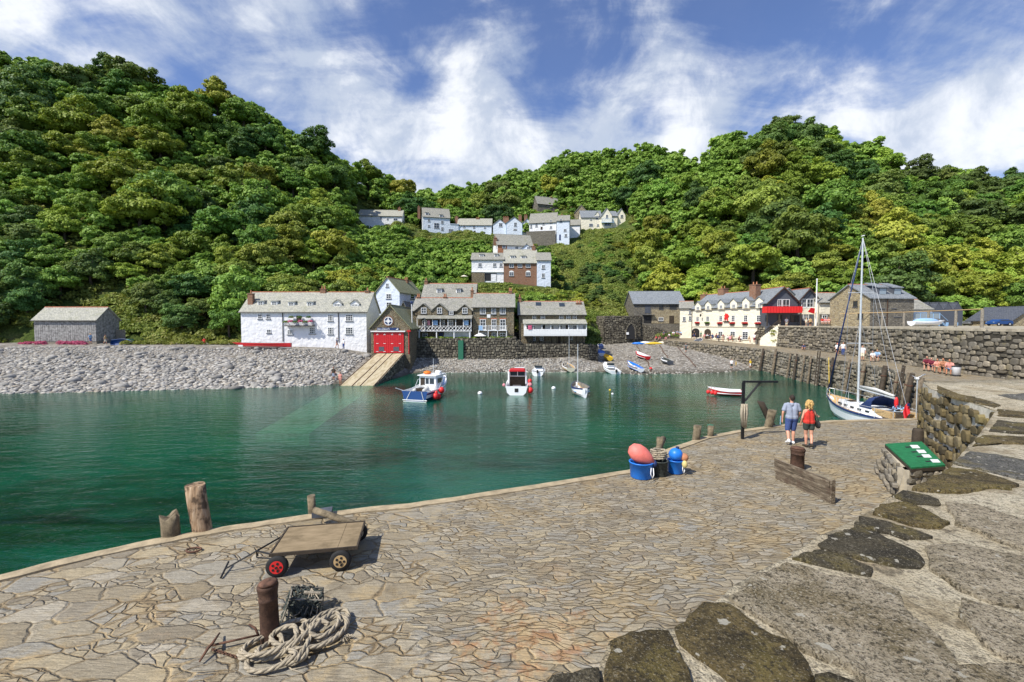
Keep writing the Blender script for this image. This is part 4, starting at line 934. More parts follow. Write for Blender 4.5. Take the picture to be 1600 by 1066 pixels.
def balcony(h, x0, x1, yt, yb, proj_, mat, floor=True, nb=24, yo=0, flowers=None, solid=False, parent=None, lattice=False, name='balcony', post=None):
    a = h.loc(x0, yb, yo-proj_); b = h.loc(x1, yt, yo-proj_); u0, u1, zb, zt = a[0], b[0], a[1], b[1]; y = yo-proj_; m = MB()
    m.box(u0, y, zb-.12, u1, yo-.003, zb); f = m.build(name, M['wood_dark'] if mat == 'black_iron' else M[mat], parent or h.root); r = MB()
    r.box(u0, y, zt-.06, u1, y+.07, zt); r.box(u0, y+.07, zt-.06, u0+.06, yo-.003, zt); r.box(u1-.06, y+.07, zt-.06, u1, yo-.003, zt)
    if solid: r.box(u0+.01, y+.01, zb+.002, u1-.01, y+.05, zt-.062); r.box(u0+.012, y+.052, zb+.002, u0+.05, yo-.004, zt-.062); r.box(u1-.05, y+.052, zb+.002, u1-.012, yo-.004, zt-.062)
    elif lattice:
        n = int((u1-u0)/.55); hh = zt-zb-.08
        for i in range(n):
            xa = u0+(u1-u0)*i/n; xb = u0+(u1-u0)*(i+1)/n; r.tube((xa, y+.03, zb+.02), (xb, y+.03, zb+hh), .045, .045, 4); r.tube((xb, y+.075, zb+.02), (xa, y+.075, zb+hh), .045, .045, 4)
    else:
        for i in range(nb+1): x = lerp(u0+.03, u1-.03, i/nb); r.tube((x, y+.035, zb), (x, y+.035, zt-.05), .022, .022, 4)
        for sx in (u0+.03, u1-.03):
            for i in range(1, 4): yy = lerp(y, yo, i/4); r.tube((sx, yy, zb), (sx, yy, zt-.05), .022, .022, 4)
    r.build('railing', M[mat], f); return f, (u0, u1, zb, zt, y)
f, (u0, u1, zb, zt, yy) = balcony(C1, *z1(447, 0)[:1], z1(683, 0)[0], z1(0, 540)[1], z1(0, 580)[1], 1.0, 'black_iron')
def flowerbox(parent, f, pts, r=.35, mat='flowers_pink', leaf='leaves', label=None, cat=None, per=110, group=None, world=False):
    VV = []; 
    sp_ = [(p[0], p[1], p[2]-r*.6, r, .5) for p in pts]; o = bushes('flower_basket' if world else 'flowers', sp_, .11, per, M[mat], None, None); 
    if parent: o.parent = parent
    return o
for i in range(6):
    x = lerp(u0+.3, u1-.3, i/5); o = bushes('flowers', [(x, yy-.12, zb+.55+.1*(i % 2), .45, .5)], .12, 260, M['flowers_pink' if i % 2 else 'leaves_dark'], None, None); o.parent = C1.root
for x in (u0+.9, (u0+u1)/2, u1-.9):
    o = bushes('hanging_flowers', [(x, yy+.5, zt+.55, .42, .4)], .12, 260, M['leaves_dark'], None, None); o.parent = C1.root
C1.door(*z1(550, 497), *z1(590, 545), mat='wood_dark')
dp = MB()
for px in (z1(436,0)[0], z1(900,0)[0]):
    a = C1.loc(px, 489); b = C1.loc(px, 534); dp.tube((a[0], -.1, b[1]), (a[0], -.1, a[1]), .06, .06, 6)
dp.build('downpipe', M['black_iron'], C1.root)
m = MB(); a = C1.loc(375.5, 540); m.prism_y([(a[0],-2),(0,-2),(0,3.6),(a[0],2.5)], .8, 4); m.build('lean_to', M['whitewash'], C1.root)
# ---- white gabled house on the slope
C2 = House('gabled_house', 'white gabled house with mossy roof standing on the slope above the lifeboat house', 'house', 588, 624.5, 92, -15, 490, 457, 434, 10, 'y', M['bluewash'], M['slate_moss'], pxe=588)
wins(C2, z1, [(1295,228,1320,260),(1298,315,1340,357),(1300,385,1342,430)], nx=2, ny=2); C2.win(641, 460, 647, 467, 1, 2, side='right')
C2.chimney(632, 637.5, 433, y=7.2, pots=2)
m = MB(); a = C2.loc(582, 488); m.box(a[0], 2.5, -2, 0, 6, 4.1); m.prism_y([(a[0]-.2,4.0),(.1,4.9),(.1,5.05),(a[0]-.2,4.15)], 2.3, 6.2); m.build('side_wing', M['whitewash'], C2.root)
# ---- lifeboat house
LB = House('lifeboat_house', 'stone lifeboat house with red double doors and round emblem above the slipway', 'lifeboat house', 580, 641, 72, 0, 553, 512, 478, 14, 'y', M['stone_house'], M['slate_moss'], over=.3, ridge_red=False)
def zl(x, y): return (570+x/11.85, 470+y/11.85)
for x0, x1 in ((172, 441), (445, 725)):
    a = LB.loc(*zl(x0, 968)); b = LB.loc(*zl(x1, 582)); m = MB(); m.box(a[0], -.10, a[1], b[0], .05, b[1]); n = 7
    for i in range(n): x = lerp(a[0], b[0], i/n); m.box(x+.02, -.13, a[1]+.05, x+(b[0]-a[0])/n-.02, -.101, b[1]-.05)
    d = m.build('door', M['red_paint'], LB.root); xa, xb = (265, 360) if x0 < 300 else (535, 637); p = LB.loc(*zl(xa, 935)); q = LB.loc(*zl(xb, 852)); k = MB(); k.box(p[0], -.15, p[1], q[0], -.131, q[1]); k.build('hatch', M['slate_hung'], d); k = MB()
    for hx in (x0+65, x1-72):
        for hy in (630, 792, 940): p = LB.loc(*zl(hx, hy)); k.box(p[0]-.17, -.16, p[1]-.035, p[0]+.17, -.131, p[1]+.035)
    for hx in (x0+65, x1-72): p = LB.loc(*zl(hx, 612)); k.tube((p[0], -.16, p[1]-.15), (p[0]+.08, -.16, p[1]+.12), .03, .03, 5)
    k.build('hinge', M['white_paint'], d)
a = LB.loc(*zl(118, 578)); b = LB.loc(*zl(757, 556)); m = MB(); m.box(a[0], -.35, a[1], b[0], .02, b[1]); m.build('lintel', M['white_paint'], LB.root)
a = LB.loc(*zl(228, 548)); b = LB.loc(*zl(635, 500)); m = MB(); m.box(a[0], -.12, a[1], b[0], .02, b[1]); sg = m.build('sign', M['navy'], LB.root)
def text(s, size, loc, mat, parent, rot=(math.pi/2, 0, 0), name='lettering', ext=.01, ax='LEFT', xs=1):
    c = bpy.data.curves.new('t', 'FONT'); c.body = s; c.size = size; c.extrude = ext; c.align_x = ax; o = bpy.data.objects.new('t', c); COL.objects.link(o)
    dg = bpy.context.evaluated_depsgraph_get(); me = bpy.data.meshes.new_from_object(o.evaluated_get(dg)); bpy.data.objects.remove(o); me.materials.clear(); me.materials.append(M[mat])
    q = bpy.data.objects.new(name, me); COL.objects.link(q); q.location = loc; q.rotation_euler = rot; q.scale = (xs, 1, 1); q.parent = parent; return q
text('RNLI LIFEBOATS', .34, (a[0]+.1, -.135, a[1]+.07), 'white_paint', sg, xs=.78); m = MB(); m.prism_y([(b[0]-.5,a[1]+.08),(b[0]-.12,a[1]+.12),(b[0]-.12,b[1]-.08),(b[0]-.35,b[1]-.2)], -.14, -.121); m.build('flag_mark', M['white_paint'], sg)
c0 = LB.loc(*zl(437, 378)); rr_ = abs(LB.loc(*zl(517, 378))[0]-c0[0]); m = MB()
def ring(m, c, r0, r1, y0, y1, n=24, a0=0, a1=6.2832):
    vs = []; full = abs(a1-a0-6.2832) < .01
    for k in range(n if full else n+1):
        a_ = a0+(a1-a0)*k/n
        for r, y in ((r0,y0),(r1,y0),(r1,y1),(r0,y1)): vs.append((c[0]+r*math.cos(a_), y, c[1]+r*math.sin(a_)))
    N = len(vs)//4; fs = []
    for k in range(n if full else n-0):
        j = (k+1) % N if full else k+1
        if j >= N: continue
        for q in range(4): fs.append((k*4+q, k*4+(q+1) % 4, j*4+(q+1) % 4, j*4+q))
    if not full: fs += [(0,1,2,3), (N*4-1, N*4-2, N*4-3, N*4-4)]
    m.add(vs, fs)
ring(m, c0, 0.02, rr_*.98, -.08, .0); e1 = m.build('emblem', M['navy'], LB.root)
m = MB(); ring(m, c0, rr_*.84, rr_, -.12, -.081); m.box(c0[0]-.07, -.12, c0[1]-rr_*.85, c0[0]+.07, -.081, c0[1]+rr_*.85); m.box(c0[0]-rr_*.85, -.118, c0[1]-.07, c0[0]-.071, -.082, c0[1]+.07); m.box(c0[0]+.071, -.118, c0[1]-.07, c0[0]+rr_*.85, -.082, c0[1]+.07); ring(m, c0, .12, .28, -.14, -.121, 12); m.build('emblem_cross', M['white_paint'], e1)
m = MB(); ring(m, c0, rr_*1.05, rr_*1.28, -.06, .01, 20); m.build('brick_surround', M['brick'], LB.root)
a = LB.loc(639, 514); m = MB(); m.tube((a[0], -.12, 0), (a[0], -.12, 3.6), .07, .07, 6); m.box(a[0]-.3, -.2, 3.5, a[0]+.3, -.02, 3.75); m.build('downpipe', M['red_paint'], LB.root)
# green stepped roof of a second bay behind
LB2 = House('boat_store', 'green slated store roof rising behind the lifeboat house gable', 'store', 612, 650, 87, 0, 540, 512, 472, 6, 'y', M['stone_house'], M['slate_blue'], ridge_red=False)
# ---- terrace and retaining walls under the harbour cottages
TZ = 5.05
m = MB(); m.box(-17.0, 77.6, 1, .9, 92, TZ); o = m.build('terrace', M['yard'])
T(o, kind='structure')
rw = rubble_face('retaining_wall', [(-16.9,77.2,TZ+.15),(-6.6,77.0,TZ+.15),(-6.6,77.0,TZ+.15),(.6,77.2,TZ+.3),(2.0,77.6,4.3),(13.2,79.0,4.2),(15.2,80.5,3.9)], 1.0, 5.6, 1, .5, .34, M['rubble_dark'], M['mortar_dark'], None, .12, .05, .5, 'line', 12)
T(rw, 'dark rubble retaining wall along the beach below the harbour cottages', 'wall')
m = MB(); a = onY(716, 532, 76.7); b = onY(724, 558, 76.7); m.box(a.x, 76.5, b.z-.4, b.x, 77.05, a.z); o = m.build('wall_steps', M['green_paint']); T(o, 'narrow dark green stair gate set in the retaining wall', 'gate'); 
rw2 = rubble_face('garden_wall', [(.2,83.5,6.2),(8,86.5,6.4),(14.5,92,6.0),(19.5,108,4.6)], 2.0, 6.4, 1, .5, .34, M['rubble_dark'], M['mortar_dark'], None, .12, .05, .5, 'line', 13)
T(rw2, 'overgrown rubble wall climbing behind the balconied cottages', 'wall')
# ---- row with gables and lattice balcony (A)
A = House('balcony_cottage', 'stone terrace cottage with three gables and a long white lattice balcony', 'cottage', 645, 738, 79.2, 0, 531, 486, 467, 8, 'x', M['stone_house'], M['slate'], pxe=690, z0=TZ)
for (pc, w_, pk, wx0, wx1) in ((208,128,275,190,232),(335,128,275,315,353),(530,110,282,512,552)):
    a = z2(pc-w_/2, 328); b = z2(pc+w_/2, 322); d = A.dormer(a[0], b[0], z2(0,362)[1], a[1], 'gable', yo=-.36, pk=z2(0,pk)[1], win=False); 
wins(A, z2, [(190,305,232,350),(315,305,353,350),(512,305,552,350),(408,330,442,360)], nx=2, ny=2, yo=-.40)
def leanroof(h, x0, x1, yt, yb, pr, mat, yo=0, name='balcony_roof'):
    a = h.loc(x0, yb, yo-pr); b = h.loc(x1, yb, yo-pr); c = h.loc(x0, yt, yo); m = MB(); m.prism_x([(yo-pr-.15,a[1]),(yo-.003,c[1]),(yo-.003,c[1]+.12),(yo-pr-.15,a[1]+.1)], a[0], b[0]); return m.build(name, mat, h.root)
leanroof(A, 650.5, 737.5, 492.5, 498.5, 1.6, M['slate'])
f, (u0,u1,zb,zt,yy) = balcony(A, 651, 736.5, z2(0,447)[1], z2(0,484)[1], 1.6, 'white_paint', lattice=True)
m = MB(); zr = A.loc(651, 498.5, -1.6)[1]
for i in range(8): x = lerp(u0+.06, u1-.06, i/7); MB().box(x-.05, yy+.12, zb, x+.05, yy+.22, zr).build('balcony_post', M['white_paint'], A.root)
for x in (u0+.4, lerp(u0,u1,.36), lerp(u0,u1,.68), u1-.3): MB().box(x-.09, yy+.1, 0, x+.09, yy+.28, zb-.13).build('post', M['white_paint'], A.root)
a = A.loc(651, 499, 0); m = MB(); m.box(u0+.05, -.06, zb+.01, u1-.05, -.01, zr-.1); m.build('balcony_back', M['wood_dark'], A.root)
wins(A, z2, [(200,402,235,442),(352,402,375,442),(405,402,440,442),(518,402,560,442)], nx=2, ny=2, yo=-.07, sill=False)
wins(A, z2, [(202,500,242,545),(410,503,440,545),(475,510,508,545)], nx=2, ny=3, sill=False); A.door(*z2(330,500), *z2(362,556), mat='navy')
m = MB(); m.box(A.loc(694,520)[0], -.05, .02, A.loc(736,520)[0], -.01, zb-.2); m.build('white_panel', M['whitewash'], A.root)
A.chimney(651.5, 656.5, 459, pots=2); A.chimney(693, 698, 459, pots=2)
# ---- taller stone house (B)
B_ = House('tall_stone_house', 'taller stone house with three small white balconies beside the lattice balcony terrace', 'house', 739, 803, 79.0, 0, 531, 480.5, 460, 9, 'x', M['stone_house'], M['slate'], pxe=770, z0=TZ)
wins(B_, z2, [(650,305,695,355),(738,305,775,355),(805,305,850,355)], nx=3, ny=2, surround='whitewash'); wins(B_, z2, [(650,395,695,478),(740,395,778,478),(805,395,850,478)], nx=2, ny=3, surround='red_tile', sill=False)
wins(B_, z2, [(640,500,700,545),(742,500,778,548),(805,502,850,545)], nx=2, ny=2, sill=False)
for x0, x1 in ((640,706),(714,786),(794,860)): a = z2(x0, 443); b = z2(x1, 480); balcony(B_, a[0], b[0], a[1], b[1], .9, 'glassy_white', nb=9)
for x in (640, 714, 788, 858): p = B_.loc(*z2(x, 480), -.85); MB().tube((p[0], -.8, 0), (p[0], -.8, p[1]), .07, .07, 6).build('post', M['white_paint'], B_.root)
m = MB(); p = B_.loc(*z2(718, 370)); m.box(p[0]-.3,-.06,p[1]-.3,p[0]+.3,.02,p[1]+.3); m.build('plaque', M['white_paint'], B_.root)
B_.chimney(735.5, 740, 449, pots=1); B_.chimney(795, 800, 450, pots=2)
# ---- roof behind (D)
D_ = House('back_cottage', 'grey slate roofed cottage with two white dormers tucked behind the terrace', 'cottage', 660, 742, 88.5, 0, 480, 464.5, 444.5, 7, 'x', M['stone_house'], M['slate'], pxe=700)
for x0, x1 in ((310,352),(463,500)): a = z2(x0, 195); b = z2(x1, 158); D_.dormer(a[0], b[0], a[1], b[1], 'shed', wall=M['white_paint'])
D_.chimney(663.5, 668.5, 434.5, pots=1)
# ---- balconied cottage (C)
C_ = House('verandah_cottage', 'low stone cottage with a long white panelled verandah above dark props', 'cottage', 811, 914, 80, 0, 541, 492, 472.5, 7.5, 'x', M['stone_house'], M['slate'], pxe=860, z0=3.4)
wins(C_, z2, [(1060,360,1088,400),(1125,360,1158,400),(1268,360,1300,400),(1325,360,1355,400),(1375,360,1405,400)], nx=2, ny=2, sill=False)
leanroof(C_, 817, 917.5, 500, 506.5, 2.0, M['slate_pale']); a = C_.loc(818.5, 524, -1.9); b = C_.loc(917, 507, -1.9)
m = MB(); m.box(a[0], -1.9, a[1], b[0], -1.86, a[1]+1.05); m.box(a[0], -1.9, a[1]-.12, b[0], -.01, a[1]-.003); n = 24
for i in range(n): x = lerp(a[0], b[0], i/n); m.box(x+.02, -1.93, a[1]+.06, x+(b[0]-a[0])/n-.02, -1.901, a[1]+1.0)
v = m.build('verandah', M['white_paint'], C_.root); m = MB()
for i in range(8): x = lerp(a[0]+.07, b[0]-.07, i/7); m.box(x-.07, -1.855, a[1]+.01, x+.07, -1.74, b[1]-.05)
m.build('post', M['white_paint'], v); m = MB(); m.box(a[0]+.05, -.08, a[1]+.01, b[0]-.05, -.012, b[1]-.03); m.build('inner_wall', M['whitewash'], v)
wins(C_, z2, [(1012,440,1040,478),(1052,440,1078,478),(1200,442,1225,478),(1262,442,1292,478),(1375,442,1405,478),(1455,440,1478,475)], nx=2, ny=2, yo=-.09, sill=False); C_.door(*z2(1130,440), *z2(1158,508), mat='black', yo=-.09); C_.door(*z2(1320,440), *z2(1348,508), mat='wood_dark', yo=-.09)
m = MB()
for x in (1010,1055,1108,1150,1200,1245,1300,1350,1400,1450): p = C_.loc(*z2(x, 522), -1.7); m.tube((p[0]+.35, -.05, p[1]-1.9), (p[0]+.1, -1.6, p[1]+.0), .07, .07, 5)
m.build('prop', M['wood_dark'], v); wins(C_, z2, [(1060,528,1085,560),(1118,528,1145,560),(1350,525,1375,555)], nx=2, ny=2); C_.door(*z2(1258,528), *z2(1280,585), mat='wood_dark')
C_.chimney(810, 814.5, 460, y=3.7, pots=1); C_.chimney(900, 908, 468.5, y=3.0, pots=2)
for px_, py_ in ((1107,286),(1290,292)):
    m = MB(); q = z2(px_, py_); y = 2.0
    for _ in range(5): zz = C_.loc(*q, y)[1]; y = (zz-C_.E)/C_.k
    m.add([(C_.loc(*q, y)[0]+dx, y+dy, zz+.2+dy*C_.k) for dx, dy in ((-.5,-.5),(.5,-.5),(.5,.5),(-.5,.5))]+[(C_.loc(*q, y)[0]+dx, y+dy, zz+.27+dy*C_.k) for dx, dy in ((-.5,-.5),(.5,-.5),(.5,.5),(-.5,.5))], [(0,3,2,1),(4,5,6,7),(0,1,5,4),(1,2,6,5),(2,3,7,6),(3,0,4,7)])
    m.build('skylight', M['glass'], C_.roof)
# ---- middle village group on the slope
def z4(x, y): return (720+x/5.714, 290+y/5.714)
VG = 'white village houses stepping up the valley'
G1 = House('slope_house', 'white house with a covered opening below, left of the brick fronted house on the slope', 'house', 737, 787, 129, 0, 441, 406, 396.5, 7, 'x', M['whitewash'], M['slate'], pxe=760, ridge_red=False)
wins(G1, z4, [(155,692,188,725),(287,692,317,725),(345,692,372,725)], nx=2, ny=2)
for x0, x1 in ((165,205),(297,335)): a = z4(x0, 640); b = z4(x1, 615); G1.dormer(a[0], b[0], a[1], b[1], 'shed', wall=M['white_paint'])
G1.hole([z4(215,782), z4(322,782), z4(322,852), z4(215,852)], mat='black'); p = G1.loc(*z4(97,778)); q = G1.loc(*z4(213,860)); m = MB(); m.box(.02, -.25, -3, q[0], -.003, p[1]); m.build('stone_base', M['stone_house'], G1.root); m = MB(); a = G1.loc(*z4(97,775)); b = G1.loc(*z4(385,765)); m.box(0, -.35, a[1], b[0], -.003, a[1]+.18); m.build('ledge', M['white_paint'], G1.root)
m = MB(); a = G1.loc(*z4(270,855)); b = G1.loc(*z4(318,790)); m.box(a[0], -.06, a[1], b[0], -.031, b[1]); m.build('garage_door', M['whitewash'], G1.root)
G2 = House('brick_house', 'brown brick house with white windows in the middle of the village slope', 'house', 787.5, 838.5, 128.5, 0, 444, 411, 391, 9, 'x', M['brick'], M['slate_pale'], pxe=812, ridge_red=False)
wins(G2, z4, [(432,700,473,733),(508,700,548,733),(580,700,622,733)], nx=2, ny=2); wins(G2, z4, [(432,772,473,808),(580,772,622,808)], nx=2, ny=2, arch=True)
for x0, x1 in ((440,485),(535,580)): a = z4(x0, 655); b = z4(x1, 628); G2.dormer(a[0], b[0], a[1], b[1], 'shed', wall=M['white_paint'])
G2.chimney(831, 836.5, 382, pots=1)
G3 = House('end_house', 'narrow white house with two windows at the right end of the middle group', 'house', 839, 860.5, 128, 0, 447, 407, 396, 8, 'x', M['bluewash'], M['slate'], pxe=850, ridge_red=False)
wins(G3, z4, [(722,708,752,745),(722,783,750,825)], nx=2, ny=3)
G4 = House('upper_brick_house', 'house with orange brick front and long slate roof just above the middle group', 'house', 777, 832, 143, 12, 400, 383, 368, 8, 'x', M['whitewash'], M['slate'], pxe=790, ridge_red=False)
m = MB(); p = G4.loc(*z4(330,525)); q = G4.loc(*z4(410,600)); m.box(p[0], -.1, q[1]-1, q[0], -.003, p[1]-.1); m.build('brick_front', M['brick_orange'], G4.root); wins(G4, z4, [(370,535,400,560)], nx=2, ny=2, yo=-.1); wins(G4, z4, [(485,545,515,570),(585,540,605,560)], nx=2, ny=2)
G4.chimney(771.5, 776.5, 369, y=1.5, mat='brick', pots=1)
G5 = House('pale_gable_house', 'small pale gabled house peeping over the brick house roof', 'house', 806, 840, 139, 0, 410, 395, 382, 5, 'y', M['bluewash'], M['slate'], ridge_red=False)
wins(G5, z4, [(590,545,620,570)], nx=2, ny=2)
# ---- upper rows
def z3(x, y): return (540+x/6.154, 290+y/6.154)
U1 = House('top_cottage', 'long low white cottage at the left end of the high village row', 'cottage', 560, 628, 188, 4, 349, 337.5, 329, 8, 'x', M['whitewash'], M['slate_pale'], pxe=590, ridge_red=False)
wins(U1, z3, [(330,300,352,330),(395,315,415,335),(460,315,500,338)], nx=2, ny=1, sill=False); U1.chimney(622, 626.5, 323, pots=1)
U2 = House('big_white_house', 'large white house with dormers at the left of the high village row', 'house', 661, 703, 188, 14, 366, 338.5, 326.5, 9, 'x', M['bluewash'], M['slate'], pxe=661, ridge_red=False)
wins(U2, z3, [(790,318,812,345),(918,338,942,365),(918,400,942,430),(790,378,812,398),(850,362,900,410)], nx=2, ny=2); m = MB(); m.box(-.1, -.02, -2, .1, .1, U2.E); m.build('corner_post', M['white_paint'], U2.root)
for x0, x1, y0 in ((765,800,270),(900,935,290)): a = z3(x0, y0+18); b = z3(x1, y0-8); U2.dormer(a[0], b[0], a[1], b[1], 'shed', wall=M['white_paint'])
m = MB(); m.prism_x([(0,-2),(6,-2),(6,U2.E-1.2),(0,U2.E-2.5)], U2.W+.01, U2.W+3.6); m.prism_x([(-.2,U2.E-2.5),(6,U2.E-1.2),(6,U2.E-1),(-.2,U2.E-2.3)], U2.W+.02, U2.W+3.8); m.build('side_wing', M['bluewash'], U2.root)
U2.win(*z3(990,420), *z3(1035,445), 2, 2, yo=-.0); U2.chimney(652.5, 656.5, 321, pots=1); U2.chimney(689, 695, 327.5, pots=2)
U3 = House('row_cottage', 'white cottage pair in the high row with chimney between', 'cottage', 715, 768, 192, 0, 367, 352, 342.5, 8, 'x', M['bluewash'], M['slate_pale'], pxe=740, ridge_red=False)
wins(U3, z3, [(1130,380,1152,405),(1225,385,1245,410),(1330,395,1350,412)], nx=2, ny=2); U3.door(*z3(1205,435), *z3(1220,460)); U3.door(*z3(1232,435), *z3(1250,460)); U3.chimney(711, 716, 337, pots=1); U3.chimney(744, 749, 339, pots=2)
U4 = House('twin_gable_house', 'white gabled house with dark bargeboards in the high row', 'house', 770.5, 791, 190, 0, 367, 351, 343, 8, 'y', M['bluewash'], M['slate'], ridge_red=False); wins(U4, z4, [(340,335,372,368)], nx=2, ny=2); U4.chimney(786, 795, 338, y=3, pots=3)
U4b = House('twin_gable_house', 'white gabled house with blue-grey corner boards right of its twin in the high row', 'house', 790.5, 816, 188, 0, 367, 349, 339.5, 8, 'y', M['bluewash'], M['slate'], ridge_red=False); wins(U4b, z4, [(475,330,500,365),(470,385,500,400)], nx=2, ny=2); U4b.chimney(810, 815, 335, y=3, pots=2)
m = MB(); m.box(.0,-.06,0,.15,-.003,U4b.E); m.box(U4b.W-.15,-.06,0,U4b.W,-.003,U4b.E); m.build('corner_board', M['light_blue'], U4b.root)
U4c = House('small_gable_house', 'small white gable with a red chimney between the twin gables and the long house', 'house', 815, 832, 200, 0, 367, 350, 342, 8, 'y', M['bluewash'], M['slate'], ridge_red=False); wins(U4c, z4, [(570,318,592,345)], nx=2, ny=2); U4c.chimney(819, 824, 335, y=3, pots=2)
U5 = House('long_white_house', 'long white house with porch on a stone wall, in the centre of the high row', 'house', 827, 869, 187, -12, 362, 347, 334, 8, 'x', M['whitewash'], M['slate'], pxe=869, ridge_red=False, sink=6)
wins(U5, z4, [(620,350,637,382),(665,335,687,370),(728,322,748,352),(795,308,812,340),(795,362,815,385)], nx=2, ny=2); U5.door(*z4(712,368), *z4(730,395)); U5.chimney(876, 880, 334, pots=1, y=5)
m = MB(); m.box(-1, -1.2, -7, U5.W-.1, -.8, -.2); m.build('stone_base', M['stone_grey'], U5.root)
U5b = House('tower_house', 'tall white end house with blue corner boards dropping below the high row', 'house', 869.5, 889.5, 184, -8, 384, 345, 337.5, 8, 'x', M['bluewash'], M['slate'], pxe=880, ridge_red=False)
wins(U5b, z4, [(882,300,905,330),(918,388,945,412),(925,432,950,460)], nx=2, ny=2); U5b.door(*z4(878,438), *z4(893,490), mat='navy')
U5c = House('lower_wing', 'low white lean-to behind the tall end house of the high row', 'house', 889, 906, 192, -10, 362, 352, 344, 8, 'x', M['whitewash'], M['slate'], pxe=895, ridge_red=False)
U6 = House('cream_gable_house', 'cream house with blue balcony and tall gable at the right end of the high row', 'house', 940, 956, 200, 0, 357, 337, 325.5, 9, 'y', M['creamwash'], M['slate_blue'], ridge_red=False); wins(U6, z4, [(1295,262,1315,290)], nx=1, ny=2)
wins(U6, z4, [(1280,335,1340,362)], nx=4, ny=1, sill=False); balcony(U6, 940.5, 959.5, 341, 347.5, 1.5, 'light_blue', nb=20)
U6w = House('cream_wing', 'cream wing with little gabled dormers left of the blue balcony', 'house', 908, 940, 201, 0, 357, 340, 330, 8, 'x', M['creamwash'], M['slate_blue'], pxe=925, ridge_red=False); wins(U6w, z4, [(1205,262,1228,300),(1145,340,1180,365),(1215,345,1235,365),(1155,300,1170,310)], nx=2, ny=2)
U6w.dormer(930, 936, 338, 335, 'gable', yo=0, pk=331, win=False)
U6b = House('cream_gable_house', 'narrow cream gabled house furthest right in the high row', 'house', 964, 977, 203, 0, 357, 337, 326.5, 9, 'y', M['creamwash'], M['slate_blue'], ridge_red=False); wins(U6b, z4, [(1425,262,1450,290)], nx=2, ny=2)
U6c = House('joining_house', 'cream middle bay between the two right-hand gables of the high row', 'house', 956, 964.5, 202, 0, 357, 338, 331, 8, 'x', M['creamwash'], M['slate_blue'], pxe=960, ridge_red=False)
U7 = House('woodland_cottage', 'stone cottage with a thin sloping slate roof among the trees above the village', 'cottage', 840, 874, 226, 20, 325, 318, 309, 6, 'x', M['stone_grey'], M['slate'], pxe=840, ridge_red=False); U7.chimney(860, 863, 306, pots=1)
U8 = House('stone_barn', 'pale stone barn gable half hidden by trees above the cream houses', 'barn', 898, 918, 216, 0, 340, 332, 321, 8, 'y', M['stone_pale'], M['slate_pale'], ridge_red=False)
# ---- arch wall (old lime kiln) and the stone warehouse
def za(x, y): return (900+x/5, 430+y/5)
K = []
Lk = [onY(932, 500, 106), onY(945, 500, 103), onY(975, 500, 104), onY(1000, 500, 106), onY(1003, 500, 112)]
KT = zat(493.5, 104)
kw = rubble_face('kiln_wall', [(v.x, v.y, KT) for v in Lk], 1.5, KT, 1, .5, .36, M['rubble_dark'], M['mortar_dark'], None, .12, .05, 5.0, None, 15)
T(kw, 'old curved stone lime kiln with a pointed dark arch at the back of the beach', 'kiln')
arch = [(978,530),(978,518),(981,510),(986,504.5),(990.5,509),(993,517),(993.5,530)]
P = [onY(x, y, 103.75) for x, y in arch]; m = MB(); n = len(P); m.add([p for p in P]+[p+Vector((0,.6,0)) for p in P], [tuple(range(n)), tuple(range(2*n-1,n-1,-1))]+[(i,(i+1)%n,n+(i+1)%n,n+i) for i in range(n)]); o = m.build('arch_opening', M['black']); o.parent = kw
m = MB()
for a, b in zip(arch[:-1], arch[1:]):
    p = onY(*a, 103.7); q = onY(*b, 103.7); k_ = max(1, int((q-p).length/.35))
    for j in range(k_): c = p.lerp(q, (j+.5)/k_); m.ct = random.random(); m.ball((c.x, c.y, c.z), (.2,.16,.2), 6, 5)
o = m.build('arch_stones', M['rubble_dark']); o.parent = kw
m = MB(); p = onY(980.5, 521, 103.6); m.box(p.x-.3, p.y-.05, p.z-.3, p.x+.3, p.y, p.z+.25); o = m.build('notice', M['white_paint']); T(o, 'small white notice fixed in the dark kiln arch', 'sign')
lw = rubble_face('low_wall', [(onY(1001,500,106.5).x,106.5,zat(505,106.5)),(onY(1025,500,106).x,106,zat(512,106)),(onY(1050,500,106).x,106,zat(520,106)),(onY(1062,500,106.3).x,106.3,zat(526,106.3))], 2.5, 7.6, 1, .42, .28, M['rubble_dark'], M['mortar_dark'], None, .1, .03, .5, 'line', 16)
T(lw, 'sloping rubble wall between the kiln and the inn forecourt', 'wall')
WH = House('warehouse', 'stone warehouse with grey slate roof and upper loading door behind the lime kiln', 'warehouse', 990, 1070, 116, 0, 508, 475, 456.5, 9, 'x', M['stone_grey'], M['slate_blue'], pxe=1030, ridge_red=False)
m = MB(); a = WH.loc(*za(590,378)); b = WH.loc(*za(845,268)); m.box(a[0], -.06, a[1], WH.W, -.003, b[1]); m.build('pale_front', M['stone_pale'], WH.root)
WH.door(*za(538,235), *za(582,298), mat='slate_hung'); WH.door(*za(527,315), *za(597,375), mat='black', name='cart_door'); wins(WH, za, [(648,230,682,268),(730,230,785,265)], nx=3, ny=2, mat='wood_dark'); wins(WH, za, [(645,330,682,358)], nx=3, ny=1, yo=-.06); WH.door(*za(728,318), *za(766,375), mat='wood_dark', yo=-.06)
a = WH.loc(*za(515,312)); b = WH.loc(*za(610,308)); m = MB(); m.box(a[0], -.8, a[1], b[0], -.003, a[1]+.1); m.build('canopy', M['slate_hung'], WH.root)
